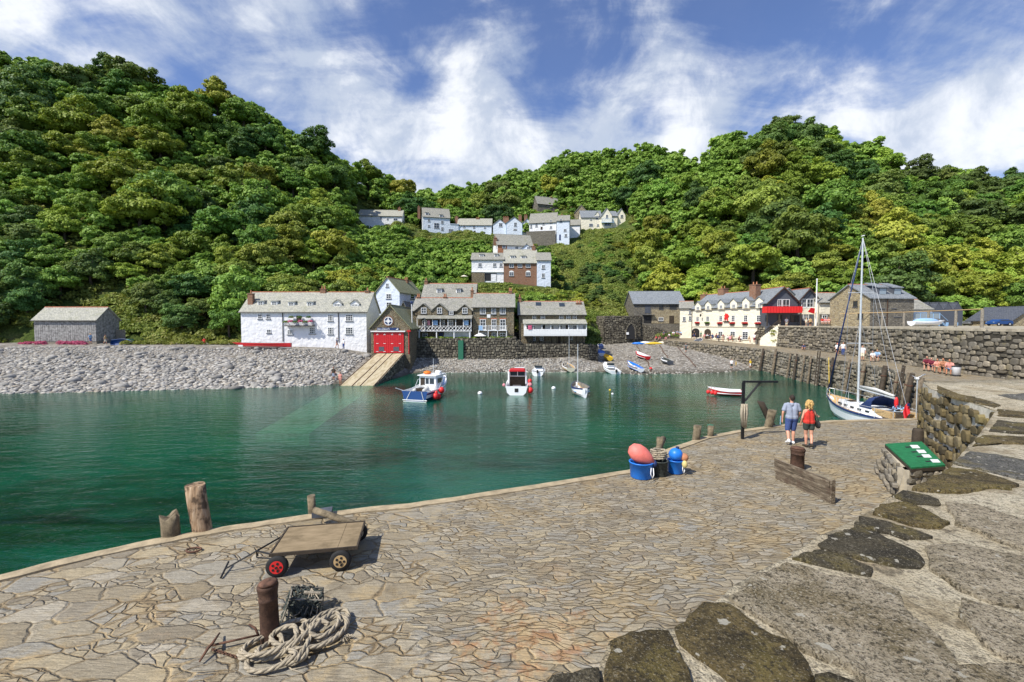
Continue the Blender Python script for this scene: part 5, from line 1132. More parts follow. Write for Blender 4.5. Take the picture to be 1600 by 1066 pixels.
# ---- the inn (long cream hotel running away along the quay)
p0 = onY(1080, 528, 107); p1 = onY(1199, 536.5, 86.5); yaw = math.degrees(math.atan2(p1.y-p0.y, p1.x-p0.x))
IN = House('harbour_inn', 'long cream harbour inn with six small gabled dormers and red window boxes', 'inn', 1080, 1199, 107, yaw, 529, 483, 459, 9.5, 'x', M['creamwash'], M['slate_blue'], pxe=1080, z0=4.2)
for xc, pk, hw, yb in ((953,208,23,277),(1033,200,24,272),(1133,190,25,268),(1232,183,27,262),(1328,173,28,262),(1433,168,30,258)):
    a = za(xc-hw, yb); b = za(xc+hw, pk+26); IN.dormer(a[0], b[0], a[1], b[1], 'gable', yo=-.36, wall=M['creamwash'], pk=za(0, pk)[1], win=False); a = za(xc-11, yb-32-(xc-950)*.012); b = za(xc+11+(xc-950)*.008, yb-4); IN.win(a[0], a[1], b[0], b[1], 2, 3, yo=-.40, sill=False)
for x0, x1, y0, y1 in ((940,962,325,362),(1018,1042,322,362),(1120,1145,318,362),(1215,1243,315,363),(1312,1342,313,365),(1412,1448,313,366)):
    a = za(x0, y0); b = za(x1, y1); IN.win(a[0], a[1], b[0], b[1], 2, 3, surround='cream_paint', sill='cream_paint')
def archhole(x0, x1, yt, yb, mat, name='arched_door', glazed=False):
    pts = [(x0, yb)]+[((x0+x1)/2-(x1-x0)/2*math.cos(math.pi*k/8), yt+(yb-yt)*.35-(yb-yt)*.35*math.sin(math.pi*k/8)) for k in range(9)]+[(x1, yb)]
    o = IN.hole([za(*p) for p in pts], mat=mat, name=name); return o
archhole(907, 965, 415, 486, 'black'); archhole(1003, 1055, 420, 497, 'wood_dark'); archhole(1397, 1447, 435, 505, 'wood_dark')
for x0, x1, y0, y1 in ((1112,1147,440,495),(1206,1245,440,498),(1300,1346,442,502)): a = za(x0, y0); b = za(x1, y1); IN.win(a[0], a[1], b[0], b[1], 2, 4, arch=True, sill='cream_paint')
for x0, x1 in ((905,907),(963,967)):
    pass
for (ya, yb_, nm) in ((397,403,'string_course'),(262,268,'eaves_band')):
    a = IN.loc(*za(905, yb_)); b = IN.loc(*za(905, ya)); m = MB(); m.box(.05, -.12, a[1], IN.W-.05, -.003, b[1]); m.build(nm, M['cream_paint'], IN.root)
m = MB(); a = IN.loc(*za(906, 470)); m.tube((a[0], -.1, 0), (a[0], -.1, IN.E), .07, .07, 6); m.build('downpipe', M['black_iron'], IN.root)
def at_local(h, px, py, out=.3): u, z = h.loc(px, py, -out); v = Vector((u, -out, z)); return Matrix.Rotation(h.yaw, 3, 'Z') @ v + h.P
for i, (xc, y_, mt) in enumerate(((946,377,'flowers_red'),(1023,377,'leaves'),(1122,380,'flowers_red'),(1218,380,'flowers_red'),(1318,380,'flowers_red'),(1420,382,'flowers_red'))):
    u, z = IN.loc(*za(xc, y_), -.25); m = MB(); m.box(u-.5, -.4, z-.25, u+.5, -.1, z); bxo = m.build('window_box', M['wood_dark'], IN.root)
    o = bushes('flowers', [(u+dx, -.27, z+.1, .36, .5) for dx in (-.35, 0, .35)], .10, 500, M[mt], None, None); o.parent = bxo
# heraldic red lion
u, z = IN.loc(*za(1176, 330), -.1); k = .035; lp = [(-15,-20),(-9,-20),(-6,-8),(2,-6),(5,-20),(12,-20),(10,-6),(14,2),(20,10),(16,12),(12,6),(8,10),(12,18),(6,22),(0,18),(-4,24),(-12,22),(-10,14),(-18,12),(-18,8),(-8,6),(-14,-2),(-20,-4),(-18,-8),(-10,-6)]
m = MB(); m.prism_y([(u+x*k, z+y*k) for x, y in lp], -.2, -.06); m.build('lion_emblem', M['bright_red'], IN.root); m = MB(); m.box(u-.8, -.25, z-1.0, u+.8, -.06, z-.78); m.build('emblem_ledge', M['wood_dark'], IN.root)
IN.chimney(1098, 1106, 457, pots=2, yb=478); IN.chimney(1125.5, 1134.5, 447.5, pots=2, mat='brick', yb=475); IN.chimney(1175, 1185, 441, y=1.6, pots=2, mat='brick', yb=480)
IL = House('inn_annex', 'low cream annexe with sloping slate roof at the far end of the inn', 'annexe', 1062, 1082, 108, -20, 524, 482, 472, 6, 'x', M['creamwash'], M['slate'], pxe=1075); wins(IL, za, [(832,325,858,360),(880,320,902,355),(880,280,900,305)], nx=2, ny=2)
m = MB(); u, z = IN.loc(*za(985, 318), -.3); m.tube((u,0,z+.5),(u,-.7,z+.5),.03,.03,5); m.lathe((u,-.7,z-.2),[(.1,0),(.22,.4),(.05,.65)],6); m.build('lamp', M['black_iron'], IN.root)
# ---- two gables with the red balcony
def z6b(x, y): return (1140+x/5.333, 420+y/5.333)
GB = House('red_balcony_house', 'slate hung gabled house with a long bright red balcony beside the inn', 'house', 1199, 1246, 85.6, 0, 511, 472, 449.5, 12, 'y', M['slate_hung'], M['slate_blue'], over=.35, z0=UZ, sink=4.2)
GC = House('gabled_wing', 'slate hung gabled wing with a white bay window between the red balcony and the flagpole', 'house', 1246.5, 1279, 85.9, 0, 511, 470, 451.5, 12, 'y', M['slate_hung'], M['slate_blue'], over=.3, z0=UZ, sink=4.2)
wins(GB, z6b, [(398,255,435,355),(438,255,500,355)], nx=2, ny=2, sill=False); wins(GC, z6b, [(598,252,640,322),(641,252,698,322)], nx=2, ny=2, sill='white_paint')
a = GC.loc(*z6b(560,380)); b = GC.loc(*z6b(740,322)); m = MB(); m.box(a[0], -.08, a[1], GC.W-.02, -.003, b[1]); m.build('cream_band', M['creamwash'], GC.root)
f, (u0,u1,zb,zt,yy) = balcony(GB, 1199, 1254, z6b(0,314)[1], z6b(0,362)[1], 1.8, 'bright_red', solid=True)
for k in range(13): x = lerp(u0, u1-.06, k/12); MB().box(x, yy-.035, zb-.05, x+.06, yy-.001, zt+.03).build('baluster', M['red_paint'], f)
m = MB()
for x in (u0+.1, lerp(u0,u1,.36), u1-.15): m.box(x-.08, yy+.1, 0, x+.08, yy+.26, zb-.13)
m.build('post', M['wood_dark'], GB.root)
for t_, h_ in ((GB, 'a'), (GC, 'b')):
    W_, E_, Rz_ = t_.W, t_.E, t_.Rz; k_ = (Rz_-E_)/(W_/2); m = MB()
    for sg in (-1, 1): x_ = W_/2+sg*(W_/2+.35); m.prism_y([(x_,E_-.35*k_-.12),(W_/2,Rz_-.12),(W_/2,Rz_+.1),(x_,E_-.35*k_+.1)], -.45, -.352)
    m.build('bargeboard', M['rust_brown'], t_.roof)
wins(GB, z6b, [(400,385,438,435),(505,390,575,445)], nx=2, ny=2, mat='wood_dark'); wins(GC, z6b, [(610,375,660,430)], nx=3, ny=2)
# ---- cream and stone building
CB = House('cream_cottage', 'cream upper walled cottage on a grey stone ground floor right of the flagpole', 'cottage', 1279.5, 1322, 84.5, 0, 511.5, 473, 459, 7, 'x', M['creamwash'], M['slate'], pxe=1300, z0=UZ, sink=1)
a = CB.loc(1280, 491); m = MB(); m.box(.01, -.08, -.5, CB.W, -.003, a[1]); m.build('stone_base', M['stone_grey'], CB.root); wins(CB, z6b, [(862,295,905,340)], nx=2, ny=2); CB.door(*z6b(845,428), *z6b(875,485), mat='green_paint', yo=-.08); wins(CB, z6b, [(770,385,812,415)], nx=2, ny=1, yo=-.08); CB.chimney(1312, 1319, 454, y=1.6, pots=2)
# ---- big stone house with the gable
cc_ = onY(1358.5, 511, 73); gl = onY(1296, 511, 80.5); dirg = Vector((cc_.x-gl.x, cc_.y-gl.y)); yg = math.degrees(math.atan2(dirg.y, dirg.x))
SH = House('stone_gable_house', 'large golden stone gable house with two roof dormers above the sea wall', 'house', 1296, 1358.5, 80.5, yg, 511, 466, 446, 8.2, 'y', M['stone_pale'], M['slate_blue'], pxe=1350, over=.3, z0=UZ, sink=1)
SH.Rz = SH.Rz
wins(SH, z6b, [(1030,268,1068,318),(1070,372,1115,415)], nx=2, ny=2, mat='wood_dark')
for i, (x0, x1) in enumerate(((1240,1290),(1345,1390))):
    a = z6b(x0, 385); b = z6b(x1, 345); 
for (x0,y0,x1,y1) in ((1250,268,1290,330),(1350,268,1385,330),(1240,350,1295,400),(1370,350,1430,400)):
    a = z6b(x0, y0); b = z6b(x1, y1); SH.win(a[0], a[1], b[0], b[1], 2, 3, side='right', mat='wood_grey')
m = MB(); a = SH.loc(*z6b(1312,270), 0, 'right'); m.tube((SH.W+.1, a[0], 0), (SH.W+.1, a[0], SH.E), .07, .07, 6); m.build('downpipe', M['rust_brown'], SH.root)
q = MB(); q.box(SH.W+.004, 0.02, 0, SH.W+.06, SH.D-.02, SH.E-.1); q.build('side_wall', M['stone_grey'], SH.root)
k_ = (SH.Rz-SH.E)/(SH.W/2)
for yd in (3.1, 5.9):
    m = MB(); x_ = SH.W*.90; zr_ = SH.E+(SH.W-x_)*k_; m.box(SH.W*.72, yd-.75, SH.E+.1, x_, yd+.75, zr_+1.25); d = m.build('dormer', M['slate_hung'], SH.root); r = MB(); r.add([(x_+.25,yd-.95,zr_+1.2),(x_+.25,yd+.95,zr_+1.2),(SH.W*.58,yd+.95,zr_+2.1),(SH.W*.58,yd-.95,zr_+2.1),(x_+.25,yd-.95,zr_+1.34),(x_+.25,yd+.95,zr_+1.34),(SH.W*.58,yd+.95,zr_+2.24),(SH.W*.58,yd-.95,zr_+2.24)], [(0,3,2,1),(4,5,6,7),(0,1,5,4),(1,2,6,5),(2,3,7,6),(3,0,4,7)]); r.build('dormer_roof', M['slate_blue'], d)
    g_ = MB(); g_.box(x_+.003, yd-.6, zr_+.2, x_+.05, yd+.6, zr_+1.1); g_.build('pane', M['glass_light'], d)
# ---- low extension and dark gabled huts
LE = House('low_extension', 'low white and slate extension with a glazed deck behind the goalpost beams', 'extension', 1419, 1456, 85, 0, 511.5, 484, 469.5, 7, 'x', M['bluewash'], M['slate'], pxe=1436, z0=UZ, sink=1)
wins(LE, lambda x, y: (1300+x/5.33, 420+y/5.33), [(640,365,658,405),(690,365,708,400),(755,370,785,400)], nx=1, ny=1, sill=False)
for i, (x0, x1) in enumerate(((1443,1458),(1458,1473),(1473,1488),(1488,1503.5))):
    h = House('slate_hut', 'dark slate hung hut, %s of the four sharp little gables in a row' % ('leftmost', 'second from left', 'third from left', 'rightmost')[i], 'hut', x0, x1, 88.5-i*.0, 0, 512, 486, 474, 8, 'y', M['slate_hung'], M['slate_dark'], over=.02, z0=UZ, ridge_red=False, sink=1, group='four dark gabled huts')
    h.door(x0+4.5, 504, x0+9, 512, mat='light_blue')
SR = House('stone_shed', 'stone shed with a dark slate gable at the right edge', 'shed', 1581, 1640, 84, 0, 517, 500, 480, 8, 'y', M['stone_pale'], M['slate_dark'], over=.4, z0=6.6, ridge_red=False)
# ---- boarded shed on the left
SD = House('boat_shed', 'grey weathered board shed with slate roof above the pebble beach', 'shed', 54.5, 151, 79.5, 0, 533.5, 499.5, 481.5, 4.6, 'x', M['wood_grey'], M['slate_pale'], pxe=100, over=.3)
m = MB(); n = 58
for i in range(n): x = SD.W*i/n; m.box(x+.015, -.05-.02*(i % 2), 0, x+SD.W/n-.015, -.003, SD.E-.05)
for i in range(30):
    y = SD.D*i/30; h_ = SD.E+min(y, SD.D-y)*SD.k-.12; m.box(SD.W+.003, y+.015, 0, SD.W+.05+.02*(i % 2), y+SD.D/30-.015, h_)
plain('shed_boards', (.34,.33,.31), .9, var=.5, sc=2.5, bump=.4); m.build('boards', M['shed_boards'], SD.root)
# ---- slipway
sx0, sx1 = -21.6, -17.1; m = MB(); Ys = [72, 66, 60, 56.2, 50, 44, 38]; Zs = [3.0, 1.85, .68, -.05, -.55, -1.0, -1.5]
vs = []; 
for Y, Z in zip(Ys, Zs): vs += [(sx0, Y, Z-2.6), (sx0, Y, Z), (sx1, Y, Z), (sx1, Y, Z-2.6)]
fs = [(0,1,2,3), (24,27,26,25)]
for i in range(6):
    for k in range(4): fs.append((i*4+k, i*4+(k+1) % 4, i*4+4+(k+1) % 4, i*4+4+k))
t = NT('slip'); c = t.co(); n_ = t.noise(t.mapv(c, (3, .5, 1)), 1.2, 5, .6); n2 = t.noise(c, 4, 4)
zz = t.n('SeparateXYZ', {'Vector': c}).outputs[2]; cc = t.mix(t.mr(n_, .4, .65), (.50,.43,.29), (.36,.29,.17)); cc = t.mix(t.mr(n2, .55, .7, 0, .5), cc, (.20,.16,.09)); M['slip'] = t.end(t.pbr(cc, .9, t.bump(n2, .5, .03), .2))
m.add(vs, fs); o = m.build('slipway', [M['slip']]); T(o, kind='structure')
rs = rubble_face('slipway_side', [(sx1+.02, 56.3, .15), (sx1+.02, 60, .62), (sx1+.02, 66, 1.8), (sx1+.02, 72.2, 2.97)], -.8, 3.0, 1, .5, .3, M['rubble_dark'], M['mortar_dark'], None, .1, .0, .05, 'line', 31)
T(rs, 'dark stone flank wall carrying the slipway down to the water', 'wall')
m = MB()
for x in (sx0+.12, -19.9, -18.9, sx1-.12):
    for i in range(3): m.path([(x, Ys[i], Zs[i]+.03), (x, Ys[i+1], Zs[i+1]+.03)], .05, 5)
T(m.build('slip_rails', M['rust']), 'rusty guide rails let into the concrete slipway', 'rails')
# ================= boats =================
def hullf(L, B, fb, dr, rise, tw, floor=None, mats=('white_paint',)*4, n=16, name='hull', parent=None, th=.06, bowp=2.0, sternrise=.05):
    """x forward from stern (0) to bow (L); ring of outer and inner points lofted along it. mats: bottom, side, top strake, inside"""
    m = MB(); K = []; floor = fb*.35 if floor is None else floor
    for i in range(n+1):
        t = i/n; f = lerp(tw, 1, sstep(t/.45)) if t < .45 else (1-((t-.45)/.55)**bowp)**.8 if t < 1 else 0
        w = max(.02, B/2*f); zs = fb+rise*max(0, t-.3)**1.6*1.7+sternrise*(1-t)**2; zk = -dr*(1-t**4)+zs*.55*max(0, t-.82)/.18*1.0
        x = L*t+ (L*.05*max(0,(t-.8)/.2)**2); xk = L*t-(L*.04*max(0, t-.8)/.2)
        hh = zs-zk; o = [(0, zk), (w*.60, zk+.22*hh), (w*.86, zk+.45*hh), (w*.955, zs-.16), (w, zs-.155), (w, zs)]
        wi = max(.01, w-th); zf = max(floor, zk+.08) if floor < zs-.05 else zs-.05; zf = min(zf, zs-.03)
        inn = [(wi, zs), (wi*.93, zf), (0, zf)]
        ring = [(-a, b) for a, b in o[:0:-1]]+o+inn+[(-a, b) for a, b in inn[-2::-1]]
        K.append([(lerp(xk, x, (b-zk)/max(.01, hh)) if b < zs else x, a, b) for a, b in ring])
    N = len(K[0]); vs = [p for r_ in K for p in r_]
    seg = [2,2,1,1,0,0,1,1,2,2,2,3,3,3,3,2]
    for k in range(N):
        m.cur = seg[k] if k < len(seg) else 3
        fs = [(i*N+k, i*N+(k+1) % N, (i+1)*N+(k+1) % N, (i+1)*N+k) for i in range(n)]
        b = len(m.v); m.v += [] ; 
        if k == 0: m.v += vs; m.tone += [.5]*len(vs); b = 0
        m.f += fs; m.m += [m.cur]*len(fs)
    m.f += [tuple(range(0, 11))[::-1], tuple(range(n*N, n*N+N))]; m.m += [1, 2]
    o = m.build(name, [M[x] for x in mats], parent); return o
def at3(px, py, z): return onz(px, py, z)
def boat_root(name, label, stern_px, hx, hy, z=0, group=None, cat='boat', zp=0):
    p = onz(stern_px[0], stern_px[1], zp); return empty(name, (p.x, p.y, z), math.atan2(hy, hx), label, cat, group)
def box_part(name, mat, parent, *b, bev=0):
    m = MB(); m.box(*b); o = m.build(name, M[mat], parent)
    if bev: md = o.modifiers.new('b', 'BEVEL'); md.width = bev; md.segments = 2
    return o
# -- blue hulled fishing boat
bb = boat_root('fishing_boat', 'blue hulled fishing boat with white wheelhouse moored near the slipway', (648, 628), .26, 1)
h = hullf(7.2, 3.0, 1.0, .35, .9, .93, .35, ('navy', 'blue_paint', 'glassy_white', 'glassy_white'), parent=bb); 
m = MB(); m.box(-.03, -1.32, .12, 0.0, 1.32, .2); m.box(-.03, -1.25, -.05, -.001, 1.25, .04); m.build('boot_stripe', M['white_paint'], h)
m = MB(); x0, x1, w_, zf, zr = 3.0, 5.2, 1.0, .36, 2.25
m.prism_x([(-w_,zf),(w_,zf),(w_*.92,zr),(-w_*.92,zr)], x0, x1-.25); cb = m.build('wheelhouse', M['glassy_white'], bb); box_part('roof', 'glassy_white', cb, x0-.25, -1.08, zr+.002, x1, 1.08, zr+.09, bev=.03)
box_part('cabin_door', 'wood_dark', cb, x0-.03, .32, zf+.1, x0-.002, .82, zr-.2); 
for a_, b_ in ((-.12,.22),(-.72,-.24)): box_part('window', 'glass', cb, x0-.025, a_, 1.4, x0-.003, b_, 2.0)
for sg in (-1, 1): box_part('window', 'glass', cb, x0+.4, min(sg*.955, sg*.985), 1.45, x0+1.5, max(sg*.955, sg*.985), 1.95)
o = MB().ball((3.8,.4,zr+.25), (.42,.42,.2), 12, 8).build('life_ring', M['orange'], bb, True); o2 = MB().tube((4.2,-.4,zr+.27), (4.2,-1.0,zr+.27), .2, .2, 12).build('liferaft_canister', M['glassy_white'], bb, True)
m = MB()
for sg in (-1, 1): m.path([(2.9, sg*1.38, 1.1), (3.6, sg*1.40, 1.75), (5.2, sg*1.2, 1.95), (6.6, sg*.55, 2.1), (7.3, sg*.05, 2.15)], .03, 6); 
for sg in (-1, 1):
    for x, y, z in ((4.2,1.37,1.85),(5.4,1.15,1.95),(6.5,.6,2.1)): m.tube((x, sg*y, 1.1), (x, sg*y, z), .022, .022, 5)
m.build('rail', M['alu'], bb); m = MB(); m.tube((4.5,0,zr+.1),(4.5,0,4.0),.035,.02,6); m.tube((4.5,-.4,3.1),(4.5,.4,3.1),.02,.02,5); m.build('mast', M['alu'], bb)
m = MB(); m.path([(.4,1.42,1.0),(-.3,1.9,1.35)], .04, 6); m.path([(0,.95,.1),(.0,.45,1.02)], .03, 6); m.path([(-.05,-1.0,.1),(-.05,-.75,1.02)], .03, 6); m.build('mooring_lines', M['white_paint'], bb)
tender = empty('inflatable_tender', bb.matrix_basis @ Vector((1.5,0,1.02)), bb.rotation_euler.z+.2, 'pale grey inflatable tender stowed across the stern deck of the blue fishing boat', 'dinghy')
pts = [(-.9,-.5,0),(.5,-.52,0),(.95,-.35,.06),(1.15,0,.12),(.95,.35,.06),(.5,.52,0),(-.9,.5,0)]; MB().path(pts, .2, 10).build('tube', M['grey_metal'] if 0 else plain('pvc', (.55,.55,.52), .5), tender, True); box_part('floor', 'wood_grey', tender, -.85, -.4, -.12, .8, .4, -.08); box_part('transom', 'wood_dark', tender, -.8, -.38, -.07, -.74, .38, .25)
def fender(bt, x, y, z, r, mat, label, grp):
    p = bt.matrix_basis @ Vector((x, y, z)); e_ = empty('fender', p, 0, label, 'fender', grp); MB().ball((0,0,0), (r,r,r*1.12), 12, 9).build('float', M[mat], e_, True); MB().tube((0,0,r*1.05), (-.1,0,r*1.12+.5), .02, .02, 5).build('lanyard', M['rope'], e_)
for x, z, r in ((1.1, .45, .30), (2.6, .85, .30), (1.9, .3, .26), (1.5, .75, .18)): fender(bb, x, -1.5-r*.8, z, r, 'bright_red', 'red ball fender hung over the right side of the blue fishing boat', 'red fenders on the blue fishing boat')
# -- red roofed boat
rb = boat_root('cabin_boat', 'white cabin boat with red hard top moored in the middle of the harbour', (807, 618), .04, 1)
h = hullf(6.8, 2.5, .95, .3, .7, .95, .3, ('blue_paint', 'glassy_white', 'glassy_white', 'glassy_white'), parent=rb)
zr = 2.35; m = MB(); m.prism_x([(-.95,zr),(.95,zr),(.75,zr+.16),(-.75,zr+.16)], 2.2, 4.7); m.build('hard_top', M['red_paint'], rb)
m = MB()
for sg in (-1, 1): m.prism_y([(2.35,.95),(2.5,.95),(2.75,zr-.003),(2.55,zr-.003)], sg*1.0-.05, sg*1.0+.05); m.prism_y([(3.2,.9),(5.2,.9),(4.6,zr-.004),(3.2,zr-.004)], sg*.96-.04, sg*.96+.04)
m.build('cabin_side', M['glassy_white'], rb); box_part('bulkhead', 'wood_dark', rb, 4.1, -.9, .32, 4.16, .9, 1.6); box_part('windscreen', 'glass', rb, 4.1, -.9, 1.62, 4.14, .9, zr-.02)
m = MB()
for y in (-.9, 0, .9): m.box(4.06, y-.04, 1.61, 4.18, y+.04, zr-.01)
m.box(4.05, -.94, 1.58, 4.19, .94, 1.66); m.build('window_frame', M['glassy_white'], rb); box_part('foredeck', 'glassy_white', rb, 4.7, -.8, .9, 5.6, .8, 1.25, bev=.1); box_part('engine_box', 'grey_metal', rb, .9, -.45, .3, 1.8, .45, .9, bev=.05)
m = MB(); m.box(-.03, -.2, .35, -.001, .2, .75); m.build('name_board', M['black'], rb)
for x, z, r, mt in ((.4,.5,.3,'bright_red'),(1.7,.9,.26,'pink'),(2.4,1.25,.24,'bright_red'),(1.1,.25,.2,'yellow')): fender(rb, x, -1.25-r*.8, z, r, mt, {'bright_red': 'red', 'pink': 'pink', 'yellow': 'yellow'}[mt]+' ball fender on the right side of the red topped boat', 'fenders on the red topped boat')
fender(rb, 1.6, 1.45, .9, .17, 'pink', 'small pink fender on the left side of the red topped boat', None)
# -- small open boats
def motorboat(label, sp, hx, hy, L=4.6, B=1.8, z=0, group=None, side='glassy_white', cuddy=True, motor=True, zp=0, inner='glassy_white', strake=None):
    r_ = boat_root('motor_boat', label, sp, hx, hy, z, group, zp=zp); hullf(L, B, .6, .2, .45, .85, .2, (side, side, strake or 'glassy_white', inner), parent=r_)
    if cuddy: m = MB(); m.prism_y([(L*.5,.6),(L*.86,.72),(L*.80,1.05),(L*.56,1.15)], -B*.33, B*.33); c_ = m.build('cuddy', M['glassy_white'], r_); box_part('windscreen', 'glass', c_, L*.5-.02, -B*.3, 1.0, L*.5+.03, B*.3, 1.35)
    box_part('thwart', 'wood_grey', r_, L*.3, -B*.42, .42, L*.36, B*.42, .47)
    if motor: o = MB().box(-.35, -.14, .45, -.02, .14, .95).build('outboard', M['black'], r_); md = o.modifiers.new('b', 'BEVEL'); md.width = .06; MB().box(-.25, -.05, -.35, -.12, .05, .449).build('outboard_leg', M['grey_metal'], o)
    return r_
motorboat('small white motor boat with black outboard behind the red topped boat', (840, 588), .12, 1, 4.6, 2.0)
motorboat('small white cuddy boat half hidden behind the red topped boat roof', (812, 580), 0, 1, 4.2, 1.9, motor=False)
def dinghy(label, sp, hx, hy, L=3.2, B=1.4, z=None, side='glassy_white', inner='wood_grey', strake='white_paint', zp=0, tilt=.0, cover=None, name='rowing_dinghy', group=None, zoff=.12):
    p = onz(sp[0], sp[1], zp); r_ = empty(name, (p.x, p.y, (p.z if z is None else z)+zoff), math.atan2(hy, hx), label, 'dinghy', group); r_.rotation_euler = (tilt, 0, math.atan2(hy, hx)); hullf(L, B, .5, .12, .3, .75, .12, (side, side, strake, inner), parent=r_, n=12)
    for k in (.3, .6): box_part('thwart', 'wood_grey' if inner != 'wood_grey' else 'teak', r_, L*k, -B*.44, .34, L*k+.18, B*.44, .38)
    if cover: m = MB(); m.ball((L*.48, 0, .42), (L*.46, B*.45, .28), 14, 8); m.build('cover', M[cover], r_, True)
    return r_
# -- open sail boat
sb = boat_root('sailing_dinghy', 'grey white open sailing boat with a bare mast, orange gear and dark gunwales', (914, 622), -.03, 1)
hullf(5.6, 2.0, .75, .2, .35, .25, .18, ('white_paint', 'light_grey' if 0 else 'glassy_white', 'navy', 'wood_grey'), parent=sb, sternrise=.25)
MB().tube((4.4,0,.2), (4.45,0,5.4), .06, .04, 8).build('mast', M['alu'], sb); MB().tube((.3,.1,.7), (4.3,0,.95), .06, .06, 8).build('boom', M['teak'], sb)
for k in (1.5, 2.9): box_part('thwart', 'light_blue', sb, k, -.85, .42, k+.3, .85, .47)
bushes('x', [(2.4,0,.5,.5,.5)], .12, 60, M['orange'], None, None).name = 'sail_cover'; bpy.data.objects['sail_cover'].parent = sb
MB().tube((.2,0,-.2), (-.12,0,.95), .05, .05, 6).build('rudder', M['white_paint'], sb)
mo = onY(889, 583, 73); pm = empty('mooring_mast', (mo.x, mo.y, -.3), 0, 'tall thin pale pole standing in the shallows behind the open sail boat', 'pole'); MB().tube((0,0,0), (0,0,6.3), .05, .03, 6).build('shaft', M['alu'], pm); MB().ball((0,0,6.35), .09, 8, 6).build('finial', M['alu'], pm)
# -- red and white boat on the right
q = onz(1128, 618, 0); w2 = dinghy('white and maroon open boat with red fenders lying right of the harbour centre', (1158, 619), -1, .35, 3.2, 1.5, 0, side='red_paint', strake='glassy_white', inner='glassy_white', zoff=.1)
for k, (x, y) in enumerate(((2.9,.55),(3.25,.1),(2.6,.75))): fender(w2, x, y, .2, .2, 'bright_red', 'red fender at the bow of the white and maroon open boat', 'red fenders on the maroon boat')
# -- boats drawn up on the beach
def on_shore(px, py):
    Y = 60
    for _ in range(60):
        z = interp_cols(SHORE, px, Y); p = onz(px, py, z); Y = lerp(Y, p.y, .5)
    return onz(px, py, interp_cols(SHORE, px, Y))
def beached(fn, label, px, py, hx, hy, **kw):
    p = on_shore(px, py); r_ = fn(label, (px, py), hx*.45, hy, zp=p.z, z=p.z, **kw); r_.rotation_euler = (.05, -.10, r_.rotation_euler.z); r_.location.z += .06; return r_
beached(dinghy, 'blue and white dinghy high on the shingle below the kiln wall', 940, 557.5, .1, 1, L=3.6, B=1.7, side='glassy_white', strake='bright_blue', inner='light_blue', cover='bright_blue')
beached(dinghy, 'small yellow dinghy on the shingle between the blue one and the white motor boat', 953, 565, -.3, 1, L=2.6, B=1.5, side='yellow', strake='yellow', inner='yellow')
beached(motorboat, 'white motor boat with raised black outboard beached at the water edge', 962, 587, -.25, 1, L=5.4, B=2.0, inner='glassy_white', cuddy=True)
beached(dinghy, 'white dinghy with blue interior beached right of the white motor boat', 1001, 583, -.28, 1, L=5.4, B=1.6, side='glassy_white', inner='bright_blue', strake='wood_grey', cover=None)
beached(dinghy, 'white dinghy with red trim lying tilted on the middle of the beach', 1012, 563, -.5, 1, L=4.4, B=1.6, side='red_paint', strake='red_paint', inner='glassy_white', cover='glassy_white')
beached(dinghy, 'small grey inflatable with white rim alone on the beach', 1047, 571, -.4, 1, L=2.8, B=1.6, side='slate_hung', strake='glassy_white', inner='net')
beached(dinghy, 'grey upturned dinghy under the kiln wall, leftmost of the two dark ones', 927, 546, .5, 1, L=2.6, B=1.5, side='pvc', inner='net', cover='pvc')
beached(dinghy, 'dark navy covered dinghy beside the grey one under the kiln wall', 939, 546, .3, 1, L=2.4, B=1.4, side='navy', inner='navy', cover='navy')
beached(dinghy, 'dark covered boat parked on the slip top below the inn arches', 1088, 538, .9, .5, L=3.0, B=1.5, side='slate_hung', inner='navy', cover='slate_hung')
beached(dinghy, 'cream rounded dinghy at the water edge, left of a second pale dinghy', 873, 577, .15, 1, L=3.8, B=1.7, inner='cream_paint')
beached(dinghy, 'pale dinghy with tan gear inside at the water edge beside the open sail boat', 892, 582.5, -.25, 1, L=4.2, B=1.9, inner='teak', side='cream_paint')
def kayak(label, px, py, mat, L=3.0, hx=1, hy=.1):
    p = on_shore(px, py); e_ = empty('kayak', (p.x, p.y, p.z+.14), math.atan2(hy, hx), label, 'kayak', 'kayaks laid in a row on the beach top'); m = MB(); m.lathe((-L/2,0,.1), [(.02,0),(.22,L*.2),(.34,L*.5),(.22,L*.8),(.02,L)], 12, (1,0,0)); m.build('hull', M[mat], e_, True)
    MB().ball((0,0,.34), (.42,.2,.08), 12, 6).build('cockpit', M['black'], e_, True)
kayak('bright blue kayak, leftmost in the row on the beach top', 997, 538.5, 'bright_blue', 2.8, 1, -.3); kayak('white kayak beside the blue one on the beach top', 1008, 537.5, 'glassy_white', 2.8, 1, -.4); kayak('long yellow kayak in the row on the beach top', 1022, 538.5, 'yellow', 3.8, 1, -.05); kayak('white kayak at the right end of the row on the beach top', 1036, 537.5, 'cream_paint', 3.0, .8, -.8)
